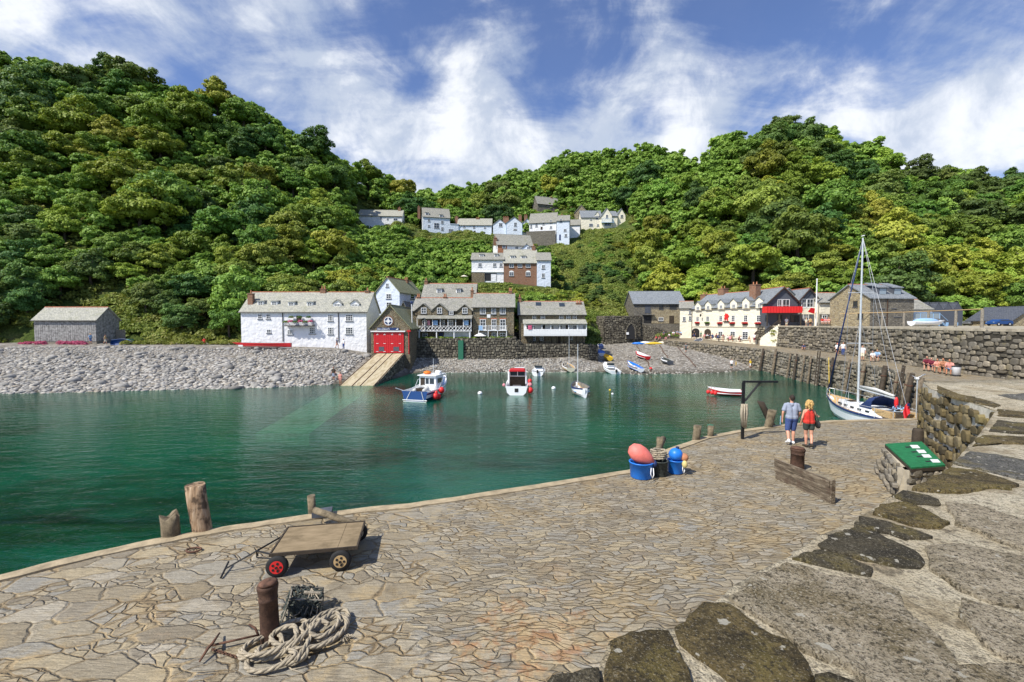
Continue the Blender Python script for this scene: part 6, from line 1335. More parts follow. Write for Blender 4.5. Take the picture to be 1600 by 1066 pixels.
# mooring buoys and chains on the beach
for i, (px, py, mt, lb) in enumerate(((1017,577,'bright_red','red mooring buoy at the shingle edge'),(750,616,'glassy_white','white mooring buoy afloat between the two cabin boats'),(865,608,'glassy_white','white buoy afloat between the red topped boat and the sail boat'),(953,611,'yellow','small yellow buoy afloat right of the open sail boat'),(957,617,'glassy_white','tiny white buoy floating right of the yellow one'))):
    p = on_shore(px, py) if i == 0 else onz(px, py, 0); e_ = empty('mooring_buoy', (p.x, p.y, p.z+.05), 0, lb, 'buoy', None); MB().ball((0,0,.05), (.26,.26,.22) if i < 3 else (.13,.13,.12), 12, 8).build('float', M[mt], e_, True); MB().tube((0,0,.2), (0,0,.36), .03, .03, 6).build('ring', M['rust'], e_)
for i, (a, b, lb) in enumerate((((994,541),(1012,566),'rusty mooring chain running down the shingle from the blue kayak'),((1030,540),(1047,566),'rusty mooring chain between the yellow kayak and the grey inflatable'),((1055,540),(1088,574),'long rusty mooring chain crossing the empty right part of the beach'),((1012,566),(1018,582),'short chain from the red trimmed dinghy to the water'),((700,560),(694,578),'rusty chain on the shingle right of the slipway'),((738,560),(734,580),'rusty chain on the shingle below the tall stone house'),((788,560),(782,582),'rusty chain on the shingle below the balconied cottage'))):
    m = MB(); P = [on_shore(lerp(a[0], b[0], k/12), lerp(a[1], b[1], k/12)) for k in range(13)]; m.path([(p.x+.1*math.sin(j), p.y, p.z+.12) for j, p in enumerate(P)], .07, 5); T(m.build('mooring_chain', M['rust']), lb, 'chain')
# small yacht mast beyond the slip: a grounded dinghy with two poles
p = on_shore(660, 577); e_ = empty('racing_dinghy', (p.x, p.y, p.z+.1), 1.5, 'small white boat with two thin masts lying beside the slipway wall', 'boat'); hullf(3.2, 1.3, .45, .1, .2, .8, .1, ('glassy_white',)*4, parent=e_, n=10); MB().tube((1.6,-.3,.3), (1.7,-.35,3.6), .035, .03, 6).build('mast', M['alu'], e_); MB().tube((1.9,.35,.3), (1.8,.4,3.3), .035, .03, 6).build('mast', M['alu'], e_)
# red gig boat by the cottage
p = onY(455, 543, 72.3); e_ = empty('rowing_gig', (p.x, p.y, interp_cols(SHORE, 410, 72.3)+.15), math.pi, 'long red rowing gig parked in front of the long white cottage', 'boat'); hullf(9.0, 1.5, .75, .05, .15, .35, .25, ('glassy_white', 'red_paint', 'red_paint', 'wood_grey'), parent=e_, n=20, bowp=1.7); box_part('cradle', 'wood_dark', e_, 2, -.4, -.25, 2.2, .4, .05); box_part('cradle', 'wood_dark', e_, 6, -.4, -.25, 6.2, .4, .05)
MB().box(7.3, .62, .25, 8.0, .70, .5).build('name_board', M['white_paint'], e_)
# -- yacht
ys = Vector((27.0, 30.6, 0)); yb = Vector((28.0, 39.9, 0)); YL = (yb-ys).length
yt = empty('sailing_yacht', ys, math.atan2(yb.y-ys.y, yb.x-ys.x), 'white sailing yacht with teak side decks, blue sprayhood and tall mast against the harbour wall', 'yacht')
hullf(YL, 3.1, 1.05, .5, .55, .62, 1.0, ('navy', 'glassy_white', 'navy', 'teak'), parent=yt, n=22, bowp=1.9)
m = MB(); P = [(1.3,1.0),(2.2,1.12),(4.6,1.08),(6.6,.75),(7.6,.35),(7.6,-.35),(6.6,-.75),(4.6,-1.08),(2.2,-1.12),(1.3,-1.0)]
n = len(P); vs = [(x, y, 1.02) for x, y in P]+[(x*.97+.1, y*.86, 1.48-.05*(x > 6)) for x, y in P]; m.add(vs, [tuple(range(n))[::-1], tuple(range(n, 2*n))]+[(i, (i+1) % n, n+(i+1) % n, n+i) for i in range(n)]); cr = m.build('coachroof', M['glassy_white'], yt)
for sg in (-1, 1):
    for x in (2.5, 3.4, 4.3, 5.3, 6.2): m = MB(); y = 1.0-.06*max(0, x-4)*1.6; m.box(x, min(sg*y, sg*(y+.075)), 1.2, x+.4, max(sg*y, sg*(y+.075)), 1.34); m.build('porthole', M['glass'], cr)
box_part('cockpit_well', 'wood_dark', yt, .5, -.6, 1.485, 2.3, .6, 1.5); box_part('cockpit_seat', 'teak', yt, .5, .62, 1.2, 2.3, .98, 1.6); box_part('cockpit_seat', 'teak', yt, .5, -.98, 1.2, 2.3, -.62, 1.6); box_part('hatch', 'wood_dark', cr, 6.0, -.3, 1.45, 6.6, .3, 1.52)
m = MB(); vs = []; 
for x in (2.45, 3.1, 3.75):
    hgt = (1.0, .85, .1)[(x > 2.6)+(x > 3.3)]
    for k in range(9): a_ = math.pi*k/8; vs.append((x, 1.0*math.cos(a_), 1.5+hgt*math.sin(a_)**.6))
fs = [(r_*9+k, r_*9+k+1, (r_+1)*9+k+1, (r_+1)*9+k) for r_ in (0, 1) for k in range(8)]; m.add(vs, fs); sh = m.build('sprayhood', M['navy'], yt); md = sh.modifiers.new('s', 'SOLIDIFY'); md.thickness = .03
mx = 5.5; MT = 14.5; MB().tube((mx,0,1.4), (mx,0,MT), .085, .06, 10).build('mast', M['alu'], yt); MB().tube((mx-.1,0,2.6), (mx-4.0,0,2.45), .075, .075, 8).build('boom', M['alu'], yt)
MB().path([(mx-.2,0,2.78),(mx-2,0,2.8),(mx-3.9,0,2.62)], [.10,.13,.09], 8).build('furled_mainsail', plain('canvas', (.60,.60,.56), .8), yt, True)
m = MB()
for z in (6.2, 10.2): m.tube((mx, -.95, z), (mx, .95, z), .03, .03, 5)
m.build('spreader', M['alu'], yt); m = MB()
for sg in (-1, 1): m.path([(mx-.1, sg*1.35, 1.1), (mx, sg*.95, 6.2), (mx, sg*.93, 10.2), (mx, 0, MT-.1)], .014, 4); m.path([(mx-.5, sg*1.35, 1.1), (mx, 0, 8.2)], .014, 4)
m.path([(0.1,0,1.4),(mx,0,MT)], .014, 4); m.path([(mx-3.9,0,2.6),(mx,0,MT)], .012, 4); m.build('rigging', M['grey_metal'], yt)
MB().path([(YL+.25,0,1.7),(mx+.15,0,MT-.6)], [.065,.045], 8).build('furled_jib', M['navy'], yt, True); MB().ball((mx,0,MT+.15), (.25,.05,.05), 8, 6).build('wind_vane', M['white_paint'], yt)
m = MB()
for sg in (-1, 1):
    m.path([(.2, sg*.95, 1.75), (3, sg*1.42, 1.7), (6, sg*1.32, 1.8), (8, sg*.75, 1.95)], .014, 4)
    for x, y in ((.2,.95),(1.6,1.25),(3,1.42),(4.5,1.45),(6,1.32),(7.2,1.0)): m.tube((x, sg*y, 1.0), (x, sg*y, 1.78), .018, .018, 5)
m.path([(8,.75,1.95),(9.2,.3,2.05),(9.4,0,2.08),(9.2,-.3,2.05),(8,-.75,1.95)], .02, 5); m.path([(8,.75,1.1),(8,.75,1.95)], .02, 5); m.path([(8,-.75,1.1),(8,-.75,1.95)], .02, 5); m.path([(9.2,.3,1.3),(9.2,.3,2.05)], .02, 5); m.path([(9.2,-.3,1.3),(9.2,-.3,2.05)], .02, 5); m.path([(.2,.95,1.75),(-.1,0,1.8),(.2,-.95,1.75)], .02, 5)
m.build('guard_rail', M['alu'], yt)
m = MB(); m.tube((.0,.35,1.3), (-.45,.45,2.6), .025, .02, 6); fs_ = m.build('flagstaff', M['wood_dark'], yt); m = MB(); vs = []
for i in range(7):
    for j in range(5): vs.append((-.40-.05*j+.25*math.sin(i*.9)*.3-.0*i, .45+.06*i, 2.5-.17*j-.10*i))
m.add(vs, [(i*5+j, i*5+j+1, (i+1)*5+j+1, (i+1)*5+j) for i in range(6) for j in range(4)]); fl = m.build('ensign', M['red_paint'], fs_); md = fl.modifiers.new('s', 'SOLIDIFY'); md.thickness = .02
MB().box(-.62,.5,2.28,-.60,.66,2.48).build('ensign_canton', M['navy'], fs_)
MB().ball((mx-4.0,-.1,2.15), (.13,.13,.42), 10, 8).build('red_danbuoy', M['bright_red'], yt, True)
# wind generator blades = gull-like white awning pieces, winches, dinghy on the rail
m = MB(); m.tube((.5,-.7,1.3), (.5,-.7,4.0), .03, .03, 6); g_ = m.build('generator_pole', M['alu'], yt); m = MB()
for k in range(3): a_ = 2.1*k+.5; m.add([(.5,-.7+.06*math.sin(a_),4.0),(.52,-.7+.6*math.cos(a_)-.06,4.0+.6*math.sin(a_)),(.48,-.7+.6*math.cos(a_)+.06,4.0+.6*math.sin(a_)+.05),(.54,-.7,4.06)], [(0,1,2,3),(0,3,2,1)])
m.ball((.55,-.7,4.0), (.2,.09,.09), 8, 6); m.build('generator_head', M['glassy_white'], g_)
bushes('coiled_lines', [(1.2,0,1.7,.5,.5)], .08, 150, M['light_blue'], None, None).parent = yt; bushes('deck_gear', [(2.0,-.9,1.75,.35,.5)], .07, 160, M['net'], None, None).parent = yt
td = empty('inflatable_dinghy', (24.9, 31.4, 0.25), 1.2, 'grey and navy inflatable dinghy alongside the stern of the yacht', 'dinghy'); MB().path([(-1.3,-.6,0),(.8,-.62,0),(1.3,-.35,.1),(1.5,0,.15),(1.3,.35,.1),(.8,.62,0),(-1.3,.6,0)], .23, 10).build('tube', M['pvc'], td, True); box_part('floor', 'navy', td, -1.2, -.5, -.1, 1.1, .5, -.05); box_part('outboard', 'navy', td, -1.6, -.15, .1, -1.25, .15, .7, bev=.05)
yl = onz(1295, 559, 3.6); bw_ = yt.matrix_basis @ Vector((YL, 0, 1.6)); MB_ = MB(); P = [yl.lerp(bw_, k/10) for k in range(11)]; MB_.path([(p.x, p.y, p.z-.5*math.sin(math.pi*k/10)) for k, p in enumerate(P)], .035, 5); T(MB_.build('mooring_line', M['yellow']), 'yellow mooring line slung from the wall ladder to the yacht bow', 'rope')
# ================= timber fender posts on the harbour wall =================
def arm_at_px(px):
    best = None
    for a, b in zip(ARM, ARM[1:]):
        for k in range(40):
            p = a.lerp(b, k/40); d_ = abs(proj((p.x, p.y, p.z+.2))[0]-px)
            if best is None or d_ < best[0]: n_ = Vector((-(b.y-a.y), b.x-a.x, 0)).normalized(); best = (d_, p.copy(), n_, (b-a).normalized())
    return best[1:]
plain('pile_rot', (.17,.135,.09), .95, var=.5, sc=5, bump=.9)
PO = [(1197,545,.18),(1217,545,.2),(1240,555,.13),(1250,566,.16),(1262,571,.11),(1272,565,.14),(1308,559,.17),(1334,562,.15),(1358,567,.2),(1391,572,.24),(1414,581,.16),(1432,583,.17),(1437,584,.2),(1453,591,.2)]
for i, (px, py, r_) in enumerate(PO):
    p, n_, t_ = arm_at_px(px); zt = 0
    top = p+n_*(.32+r_*.5); top.z = min(4.6, max(3.55, onY(px, py, p.y).z)); bot = p+n_*1.35-t_*.9; bot.z = -1.2
    side_ = ['thin', 'stout', 'weathered', 'leaning'][i % 4]
    e_ = empty('fender_post', (bot.x, bot.y, bot.z), 0, '%s timber post leaning on the curved harbour wall' % 'tall', 'post', 'timber posts along the harbour wall')
    d_ = top-bot; m = MB(); m.path([(0,0,0), d_*.35+Vector((random.uniform(-.08,.08), 0, 0)), d_*.7, d_], [r_*1.1, r_, r_*.95, r_*.8], 9); m.build('timber', M['pile_rot' if i % 3 else 'wood_dark'], e_, True); MB().tube(d_*.8, d_*.8+Vector((0,0,.1)), r_*1.06, r_*1.06, 9).build('iron_band', M['rust'], e_)
for i, px in enumerate((1287,1425)):
    p, n_, t_ = arm_at_px(px); top = p+n_*.5; top.z = 4.3; bot = p+n_*1.1-t_*.5; bot.z = -.6; e_ = empty('wall_ladder', bot, 0, ('far', 'near')[i]+' timber ladder fixed to the harbour wall '+('where the yellow line is tied', 'behind the yacht stern')[i], 'ladder')
    d_ = top-bot
    for sg in (-.25, .25): MB().tube(t_*sg, d_+t_*sg, .08, .07, 7).build('stile', M['wood_dark'], e_)
    for k in range(12): c_ = d_*((k+.5)/12); MB().tube(c_-t_*.25, c_+t_*.25, .035, .035, 5).build('rung', M['wood_grey'], e_)
# ================= quay furniture =================
def lathe_post(name, base, h, r, lean, mat, label, cat='bollard', prof=None, cap=None):
    e_ = empty(name, base, 0, label, cat); ax = Vector((lean[0], lean[1], 1)); m = MB(); m.lathe((0,0,-.3), [(x*r, z*h+(.3 if z > 0 else 0)) for x, z in prof], 20, ax); m.build('shaft', M[mat], e_, True)
    if cap: q = MB(); c_ = ax.normalized()*(h+.002); q.lathe(c_, [(r*.93, 0), (r*.97, .03), (r*.7, .05), (.02, .055)], 20, ax); q.build('top', M[cap], e_, True)
    return e_
IRON = [(1.0,0),(1.0,.02),(.97,.3),(.94,.72),(.99,.73),(.99,.77),(.94,.78),(1.03,.9),(1.1,.95),(1.08,.99),(.9,1.0),(.3,1.01)]
p = onz(424, 1003, QZ); lathe_post('bollard', p, .80, .125, (-.05,.03), 'rust_brown', 'tall rusty iron bollard in the foreground with the heavy rope piled round it', prof=IRON, cap='rust')
p = onz(1245, 733, QZ); lathe_post('bollard', p, .62, .19, (.02,0), 'rust_brown', 'squat brown iron bollard standing behind the weathered plank barrier', prof=IRON, cap='rust')
p = onz(1432, 712, QZ); lathe_post('bollard', p, .9, .16, (.02,0), 'wood_dark', 'short dark post between the green topped bench and the end wall', prof=[(1,0),(1,.1),(.95,.9),(.8,1)])
# timber piles at the quay edge
def pile(px, py, dx, dy, h, r, mat, label, lean=(-.12,.0), broken=False, zb=-2.0):
    p = onz(px, py, QZ); b = Vector((p.x+dx, p.y+dy, 0)); e_ = empty('timber_pile', (b.x, b.y, zb), 0, label, 'pile'); m = MB(); H_ = QZ+h-zb; n = 16; vs = []; rr = random.Random(int(px)); L = 7; rows = [0, .5, .8, .9, .96, 1]
    for t_ in rows:
        for k in range(n):
            a_ = 2*math.pi*k/n; q = r*(1+.10*math.sin(3*a_+t_*3)+.05*rr.uniform(-1,1)); z = H_*t_
            if broken and t_ > .9: z -= r*(.9*abs(math.sin(a_*1.5+.6)))*(1 if t_ == 1 else .4)
            vs.append((q*math.cos(a_)+lean[0]*(z-QZ+zb)*1.0, q*math.sin(a_)+lean[1]*(z-QZ+zb), z))
    fs = [(i*n+k, i*n+(k+1) % n, (i+1)*n+(k+1) % n, (i+1)*n+k) for i in range(len(rows)-1) for k in range(n)]; vs.append((lean[0]*(H_-QZ+zb), lean[1]*(H_-QZ+zb), H_-(r*.8 if broken else 0))); t0 = (len(rows)-1)*n; fs += [(t0+k, t0+(k+1) % n, len(vs)-1) for k in range(n)]
    m.add(vs, fs); o = m.build('timber', M[mat], e_); 
    for f_ in o.data.polygons: f_.use_smooth = len(f_.vertices) == 4
    return e_
t = NT('pile_wood'); c = t.co(); n_ = t.noise(t.mapv(c, (6, 6, .8)), 2.5, 5, .65); n2 = t.noise(c, 4, 3)
M['pile_wood'] = t.end(t.pbr(t.mix(t.mr(n2, .5, .6, 0, .8), t.ramp(n_, [(.3, (.09,.06,.04)), (.5, (.33,.22,.13)), (.7, (.50,.38,.26))]), (.07,.05,.035)), .9, t.bump(n_, 1, .03), .15))
M['pile_rotten'] = plain('pile_rotten', (.20,.16,.10), .95, var=.5, sc=7, bump=.9)
pile(303, 838, 0, .27, .98, .185, 'pile_wood', 'tall sawn timber pile with a pale cut top at the quay edge', (-.14,.02)); pile(256, 846, -.02, .24, .52, .165, 'pile_rotten', 'short rotten timber stump with a jagged top at the quay edge', (-.05,0), True)
pile(482, 808, 0, .2, .42, .085, 'pile_rotten', 'grey timber post at the quay edge behind the trolley', (-.03,0)); m = MB(); a = onz(488, 800, QZ+.33); b = onz(566, 823, QZ+.1); a.y += .1; m.path([a, a.lerp(b, .5), b], [.07,.075,.065], 10); T(m.build('log', M['pile_rotten'], None, True), 'round grey pole resting on the quay edge behind the trolley', 'log')
pile(1031, 704, .05, .2, .40, .11, 'pile_rotten', 'stubby timber post at the quay edge behind the buoy tubs', (0,0)); m = MB(); a = onz(1019, 703, QZ+.25); b = onz(1036, 696, QZ+.0); m.path([(a.x, a.y, QZ-.2), (b.x, b.y, QZ+.25)], .11, 9)
T(m.build('timber_strut', M['pile_rotten'], None, True), 'slanting timber strut beside the stubby post behind the buoy tubs', 'strut')
pile(1092, 691, 0, .3, .55, .14, 'pile_rotten', 'timber post at the quay edge, left of the rope wrapped one', (.10,0)); pile(1114, 685, 0, .25, .42, .11, 'pile_rotten', 'timber post with green twine tied round it at the quay edge', (.02,0)); pile(1206, 671, 0, .3, .75, .16, 'pile_rotten', 'leaning split timber at the quay edge beside the walking man', (.22,0)); pile(1214, 668, .1, .6, 1.0, .14, 'wood_dark', 'dark leaning timber behind the split timber at the quay edge', (-.5,0))
p = onz(1114, 676, QZ); m = MB(); m.lathe((p.x, p.y+.25, QZ+.18), [(.12,0),(.13,.04),(.12,.08)], 10); T(m.build('twine_knot', M['green_paint']), 'green twine lashed round a timber post at the quay edge', 'rope')
# gallows crane
p = onz(1160, 686, QZ); g_ = empty('gallows_post', (p.x, p.y, QZ), 0, 'black iron gallows post with a crossarm and a hanging rope at the quay edge', 'davit'); MB().box(-.045,-.045,-.2,.045,.045,2.15).build('post', M['black_iron'], g_); MB().box(-.02,-.055,2.152,1.28,.055,2.22).build('crossarm', M['black_iron'], g_); MB().tube((.06,0,1.45),(.62,0,2.15),.04,.04,6).build('brace', M['black_iron'], g_)
m = MB()
for k in range(7): a_ = k*.9; m.path([(.09*math.cos(a_), -.1+.05*math.sin(a_), 1.35), (.12*math.cos(a_), -.1+.07*math.sin(a_), 1.0), (.06*math.cos(a_), -.1+.05*math.sin(a_), .62-.03*k)], .035, 6)
m.build('coil', M['rope'], None, True)
o = bpy.data.objects['coil']; o.location = (p.x, p.y, QZ); o.name = 'hanging_rope'; T(o, 'hank of pale rope hanging on the iron gallows post', 'rope')
# plank barrier
a = onz(1211, 747, QZ); b = onz(1299, 787, QZ); L_ = (b-a).length; e_ = empty('plank_barrier', a, math.atan2(b.y-a.y, b.x-a.x), 'weathered plank barrier leaning in front of the squat bollard', 'barrier'); 
t = NT('old_plank'); c = t.co(); n_ = t.noise(t.mapv(c, (1, 6, 9)), 2.2, 6, .7, .6); n2 = t.noise(c, 3.5, 4); M['old_plank'] = t.end(t.pbr(t.mix(t.mr(n2, .48, .66, 0, .8), t.ramp(n_, [(.36, (.06,.047,.033)), (.52, (.17,.135,.095)), (.68, (.38,.32,.23))]), (.10,.07,.05)), .92, t.bump(n_, 1, .02), .1))
hgt = .56
for k in range(3): z0 = k*hgt/3; MB().box(0+.05*(k == 0), -.03-.003*k, z0+.004, L_-.02*k, .035, z0+hgt/3-.006).build('plank', M['old_plank'], e_)
MB().box(L_+.002, -.05, 0, L_+.045, .06, hgt+.02).build('end_batten', M['old_plank'], e_); MB().box(.25, .037, .03, .33, .09, hgt-.03).build('back_batten', M['wood_dark'], e_); MB().box(L_-.4, .037, .03, L_-.32, .09, hgt-.03).build('back_batten', M['wood_dark'], e_)
# green topped stone bench
lz = 4.2; A_ = onz(1383, 695.5, lz); B2 = onz(1440, 692, lz); C2_ = onz(1477, 729, lz); D2 = onz(1424, 733, lz)
e_ = empty('bait_bench', (A_.x, A_.y, QZ), 0, 'green topped rubble bench with four white plates and dark slots beside the wall', 'bench')
def rel(p): return (p.x-A_.x, p.y-A_.y)
P = [rel(x) for x in (A_, D2, C2_, B2)]; c_ = (sum(x[0] for x in P)/4, sum(x[1] for x in P)/4)
m = MB(); m.prism(P, .80, .84); m.build('top', plain('green_felt', (.012,.16,.055), .85, var=.25, sc=8), e_); Pi = [(c_[0]+(x-c_[0])*1.01, c_[1]+(y-c_[1])*1.01) for x, y in P]; m = MB(); m.prism(Pi, .72, .798); m.build('top_board', M['wood_dark'], e_)
for (x, y) in ((548,185),(655,265),(740,342),(885,425)):
    def zt(x, y): return rel(onz(1370+x/10.66, 680+y/10.66, lz+.02))
    Q = [zt(x, y), zt(x+45, y+48), zt(x+175, y+48), zt(x+130, y)]; m = MB(); m.prism(Q, .842, .856); m.build('white_plate', M['glassy_white'], e_); Q = [zt(x-85, y+22), zt(x-60, y+40), zt(x+22, y+34), zt(x+8, y+18)]; m = MB(); m.prism(Q, .842, .848); m.build('slot', M['black'], e_)
Pw = [(c_[0]+(x-c_[0])*.93, c_[1]+(y-c_[1])*.93) for x, y in P]
bt_ = [(Pw[0][0]-.28, Pw[0][1]-.02), (Pw[1][0]-.28, Pw[1][1]-.12)]
o = rubble_face('rubble_front', [(Pw[0][0]-.05, Pw[0][1]), (Pw[1][0]-.07, Pw[1][1]+.12)], 0, .72, 1, .26, .17, M['rubble'], M['concrete'], e_, .07, .3, .25, None, 41)
o = rubble_face('rubble_end', [(Pw[1][0]-.05, Pw[1][1]), (Pw[2][0], Pw[2][1])], 0, .72, 1, .26, .17, M['rubble'], M['concrete'], e_, .09, .0, .3, None, 42)
# ---- tubs, buoys
def tub(px, py, r, h, mat, label, name='tub', handle=True):
    p = onz(px, py, QZ); e_ = empty(name, (p.x, p.y+r, QZ), 0, label, 'tub'); m = MB(); m.lathe((0,0,.01), [(r*.86,0),(r*.9,.02),(r,h),(r*1.05,h+.005),(r*1.05,h+.03),(r*.94,h+.03),(r*.9,h-.03),(r*.8,.05),(.01,.05)], 22); m.build('body', M[mat], e_, True)
    if handle: m = MB(); m.path([(r*.6,-r*.86,h*.85),(r*.5,-r*1.06,h*.5),(r*.62,-r*1.08,h*.18),(r*.8,-r*.95,h*.4),(r*.82,-r*.72,h*.8)], .014, 6); m.build('rope_handle', M['white_paint'], e_, True)
    return e_, p
tb1, p1 = tub(1007, 752, .33, .42, 'bright_blue', 'large bright blue tub holding the big pink buoy on the quay'); tb2, p2 = tub(1035, 747, .22, .40, 'net', 'dark woven basket between the two blue tubs', 'basket', False); tb3, p3 = tub(1060, 743, .23, .36, 'bright_blue', 'smaller blue tub under the round blue buoy on the quay')
c_ = Vector((p1.x+.02, p1.y+.30, QZ+.62)); e_ = empty('buoy', c_, 0, 'big pink pear shaped buoy resting on the large blue tub', 'buoy'); ax = Vector((-.85,.12,.60)).normalized(); MB().lathe(-ax*.38, [(.02,0),(.10,.04),(.19,.2),(.255,.42),(.245,.60),(.16,.76),(.02,.82)], 20, ax).build('float', plain('coral', (.80,.20,.16), .55, var=.15), e_, True); MB().lathe(-ax*.47, [(.05,0),(.10,.05),(.12,.12),(.05,.16)], 14, ax).build('eye', M['navy'], e_, True)
e_ = empty('buoy', (p3.x-.02, p3.y+.18, QZ+.56), 0, 'round blue buoy on top of the smaller blue tub', 'buoy'); MB().ball((0,0,0), (.20,.20,.19), 18, 12).build('float', M['bright_blue'], e_, True); MB().lathe((.05,0,.17), [(.05,0),(.05,.06),(.01,.06)], 10).build('eye', M['navy'], e_)
e_ = empty('float', (p3.x+.20, p3.y+.1, QZ+.50), 0, 'small dull pink float behind the round blue buoy', 'float'); MB().ball((0,0,0), (.12,.12,.12), 12, 8).build('body', M['terracotta'], e_, True)
e_ = empty('float', (p3.x+.17, p3.y-.02, QZ+.33), 0, 'small yellow float hanging on the smaller blue tub', 'float'); MB().ball((0,0,0), (.08,.08,.11), 12, 8).build('body', plain('pale_yellow', (.65,.55,.22), .6), e_, True)
m = MB()
for k in range(22): a_ = k*1.3; m.path([(p2.x+.2*math.cos(a_), p2.y+.35+.16*math.sin(a_), QZ+.44+.012*k), (p2.x+.23*math.cos(a_+1), p2.y+.35+.18*math.sin(a_+1), QZ+.46+.012*k), (p2.x+.2*math.cos(a_+2), p2.y+.35+.16*math.sin(a_+2), QZ+.45+.012*k)], .03, 6)
T(m.build('rope_heap', M['rope'], None, True), 'heap of tan rope piled in the dark basket between the tubs', 'rope')
# ---- flatbed trolley
dz = QZ+.40; A_ = onz(420, 867, dz); B2 = onz(441, 823, dz); C2_ = onz(566, 811, dz); D2 = onz(556, 855, dz); ux = (D2-A_); ux.z = 0; ang = math.atan2(ux.y, ux.x); LT = ((D2-A_).length+(C2_-B2).length)/2; WT_ = (B2-A_).length*.96
tr = empty('trolley', (A_.x, A_.y, QZ), ang, 'flatbed trolley with a worn plywood deck, one red wheel and a pull handle', 'trolley')
t = NT('plywood'); c = t.co(); n_ = t.noise(t.mapv(c, (1, 4, 1)), 3, 5, .65); n2 = t.noise(c, 2.5, 5, .65); M['plywood'] = t.end(t.pbr(t.mix(t.mr(n2, .45, .7, 0, .6), t.ramp(n_, [(.3, (.20,.15,.085)), (.7, (.33,.25,.15))]), (.12,.09,.05)), .8, t.bump(n_, .4, .008), .2))
MB().box(.03, .03, .375, LT*.76, WT_-.03, .40).build('deck_board', M['plywood'], tr); MB().box(LT*.764, .03, .375, LT-.03, WT_-.03, .398).build('deck_board', M['plywood'], tr)
m = MB(); m.box(0,0,.355,LT,.028,.412); m.box(0,WT_-.028,.355,LT,WT_,.412); m.box(0,.029,.355,.028,WT_-.029,.412); m.box(LT-.028,.029,.355,LT,WT_-.029,.412); m.box(.15,.1,.31,LT-.15,.14,.354); m.box(.15,WT_-.14,.31,LT-.15,WT_-.1,.354); m.build('frame', M['wood_dark'], tr)
def wheel(x, y, hub, near):
    r = .185; s_ = -1 if near else 1; m = MB(); m.lathe((x, y-.045, r), [(r*.62,0),(r*.9,.0),(r,.025),(r,.065),(r*.9,.09),(r*.62,.09)], 24, (0,1,0)); w_ = m.build('wheel', M['rubber'], tr, True); m = MB(); m.lathe((x, y-.052, r), [(.02,0),(r*.60,.0),(r*.60,.104),(.02,.104)], 24, (0,1,0)); h_ = m.build('rim', M[hub], w_); m = MB()
    for k in range(5): a_ = 2*math.pi*k/5; m.tube((x+r*.36*math.cos(a_), y-.058, r+r*.36*math.sin(a_)), (x+r*.36*math.cos(a_), y-.050, r+r*.36*math.sin(a_)), r*.12, r*.13, 8)
    m.tube((x, y-.075, r), (x, y-.05, r), .022, .022, 8); m.build('rim_holes', M['black'], h_)
wheel(.13, .0, 'bright_red', True); wheel(LT*.80, .0, 'teak', True); wheel(.13, WT_, 'bright_red', False); wheel(LT*.90, WT_, 'cream_paint', False)
m = MB(); m.tube((.13,.05,.185),(.13,WT_-.05,.185),.02,.02,6); m.tube((LT*.8,.05,.185),(LT*.8,WT_-.05,.185),.02,.02,6)
for x in (.13, LT*.8):
    for y in (.14, WT_-.14): m.box(x-.03, y-.02, .18, x+.03, y+.02, .31)
m.build('axles', M['black_iron'], tr)
def tl(p): v = p-Vector((A_.x, A_.y, QZ)); return Vector((v.x*math.cos(ang)+v.y*math.sin(ang), -v.x*math.sin(ang)+v.y*math.cos(ang), v.z))
m = MB(); h0 = tl(onz(401, 861, QZ+.30)); h1 = tl(onz(352, 889, QZ+.06)); m.path([(0,.12,.35), h0, (0,WT_-.25,.35)], .016, 6); m.path([h0+Vector((.02,0,-.09)), h0, h1], .014, 6); m.path([h0, h0+Vector((.0,0,-.12)), (0,.1,.28)], .012, 6)
g0_ = tl(onz(357, 878, QZ+.09)); g1_ = tl(onz(345, 903, QZ+.03)); m.path([g0_, g1_], .017, 7); m.build('handle', M['black_iron'], tr)
# slate piece and ring by the edge
m = MB(); P = [onz(x, y, QZ) for x, y in ((487,813),(497,805),(520,802),(518,810))]; m.prism([(p.x, p.y) for p in P], QZ+.04, QZ+.16); T(m.build('slate_offcut', M['slate_hung']), 'loose grey slate slab by the log behind the trolley', 'slab')
p = onz(303, 862, QZ); m = MB(); ringp = [(p.x+.13*math.cos(a_), p.y+.09*math.sin(a_), QZ+.035) for a_ in np.linspace(0, 6.0, 16)]; m.path(ringp, .018, 7); T(m.build('mooring_ring', M['rust'], None, True), 'rusty mooring ring lying flat on the slabs near the sawn pile', 'ring')
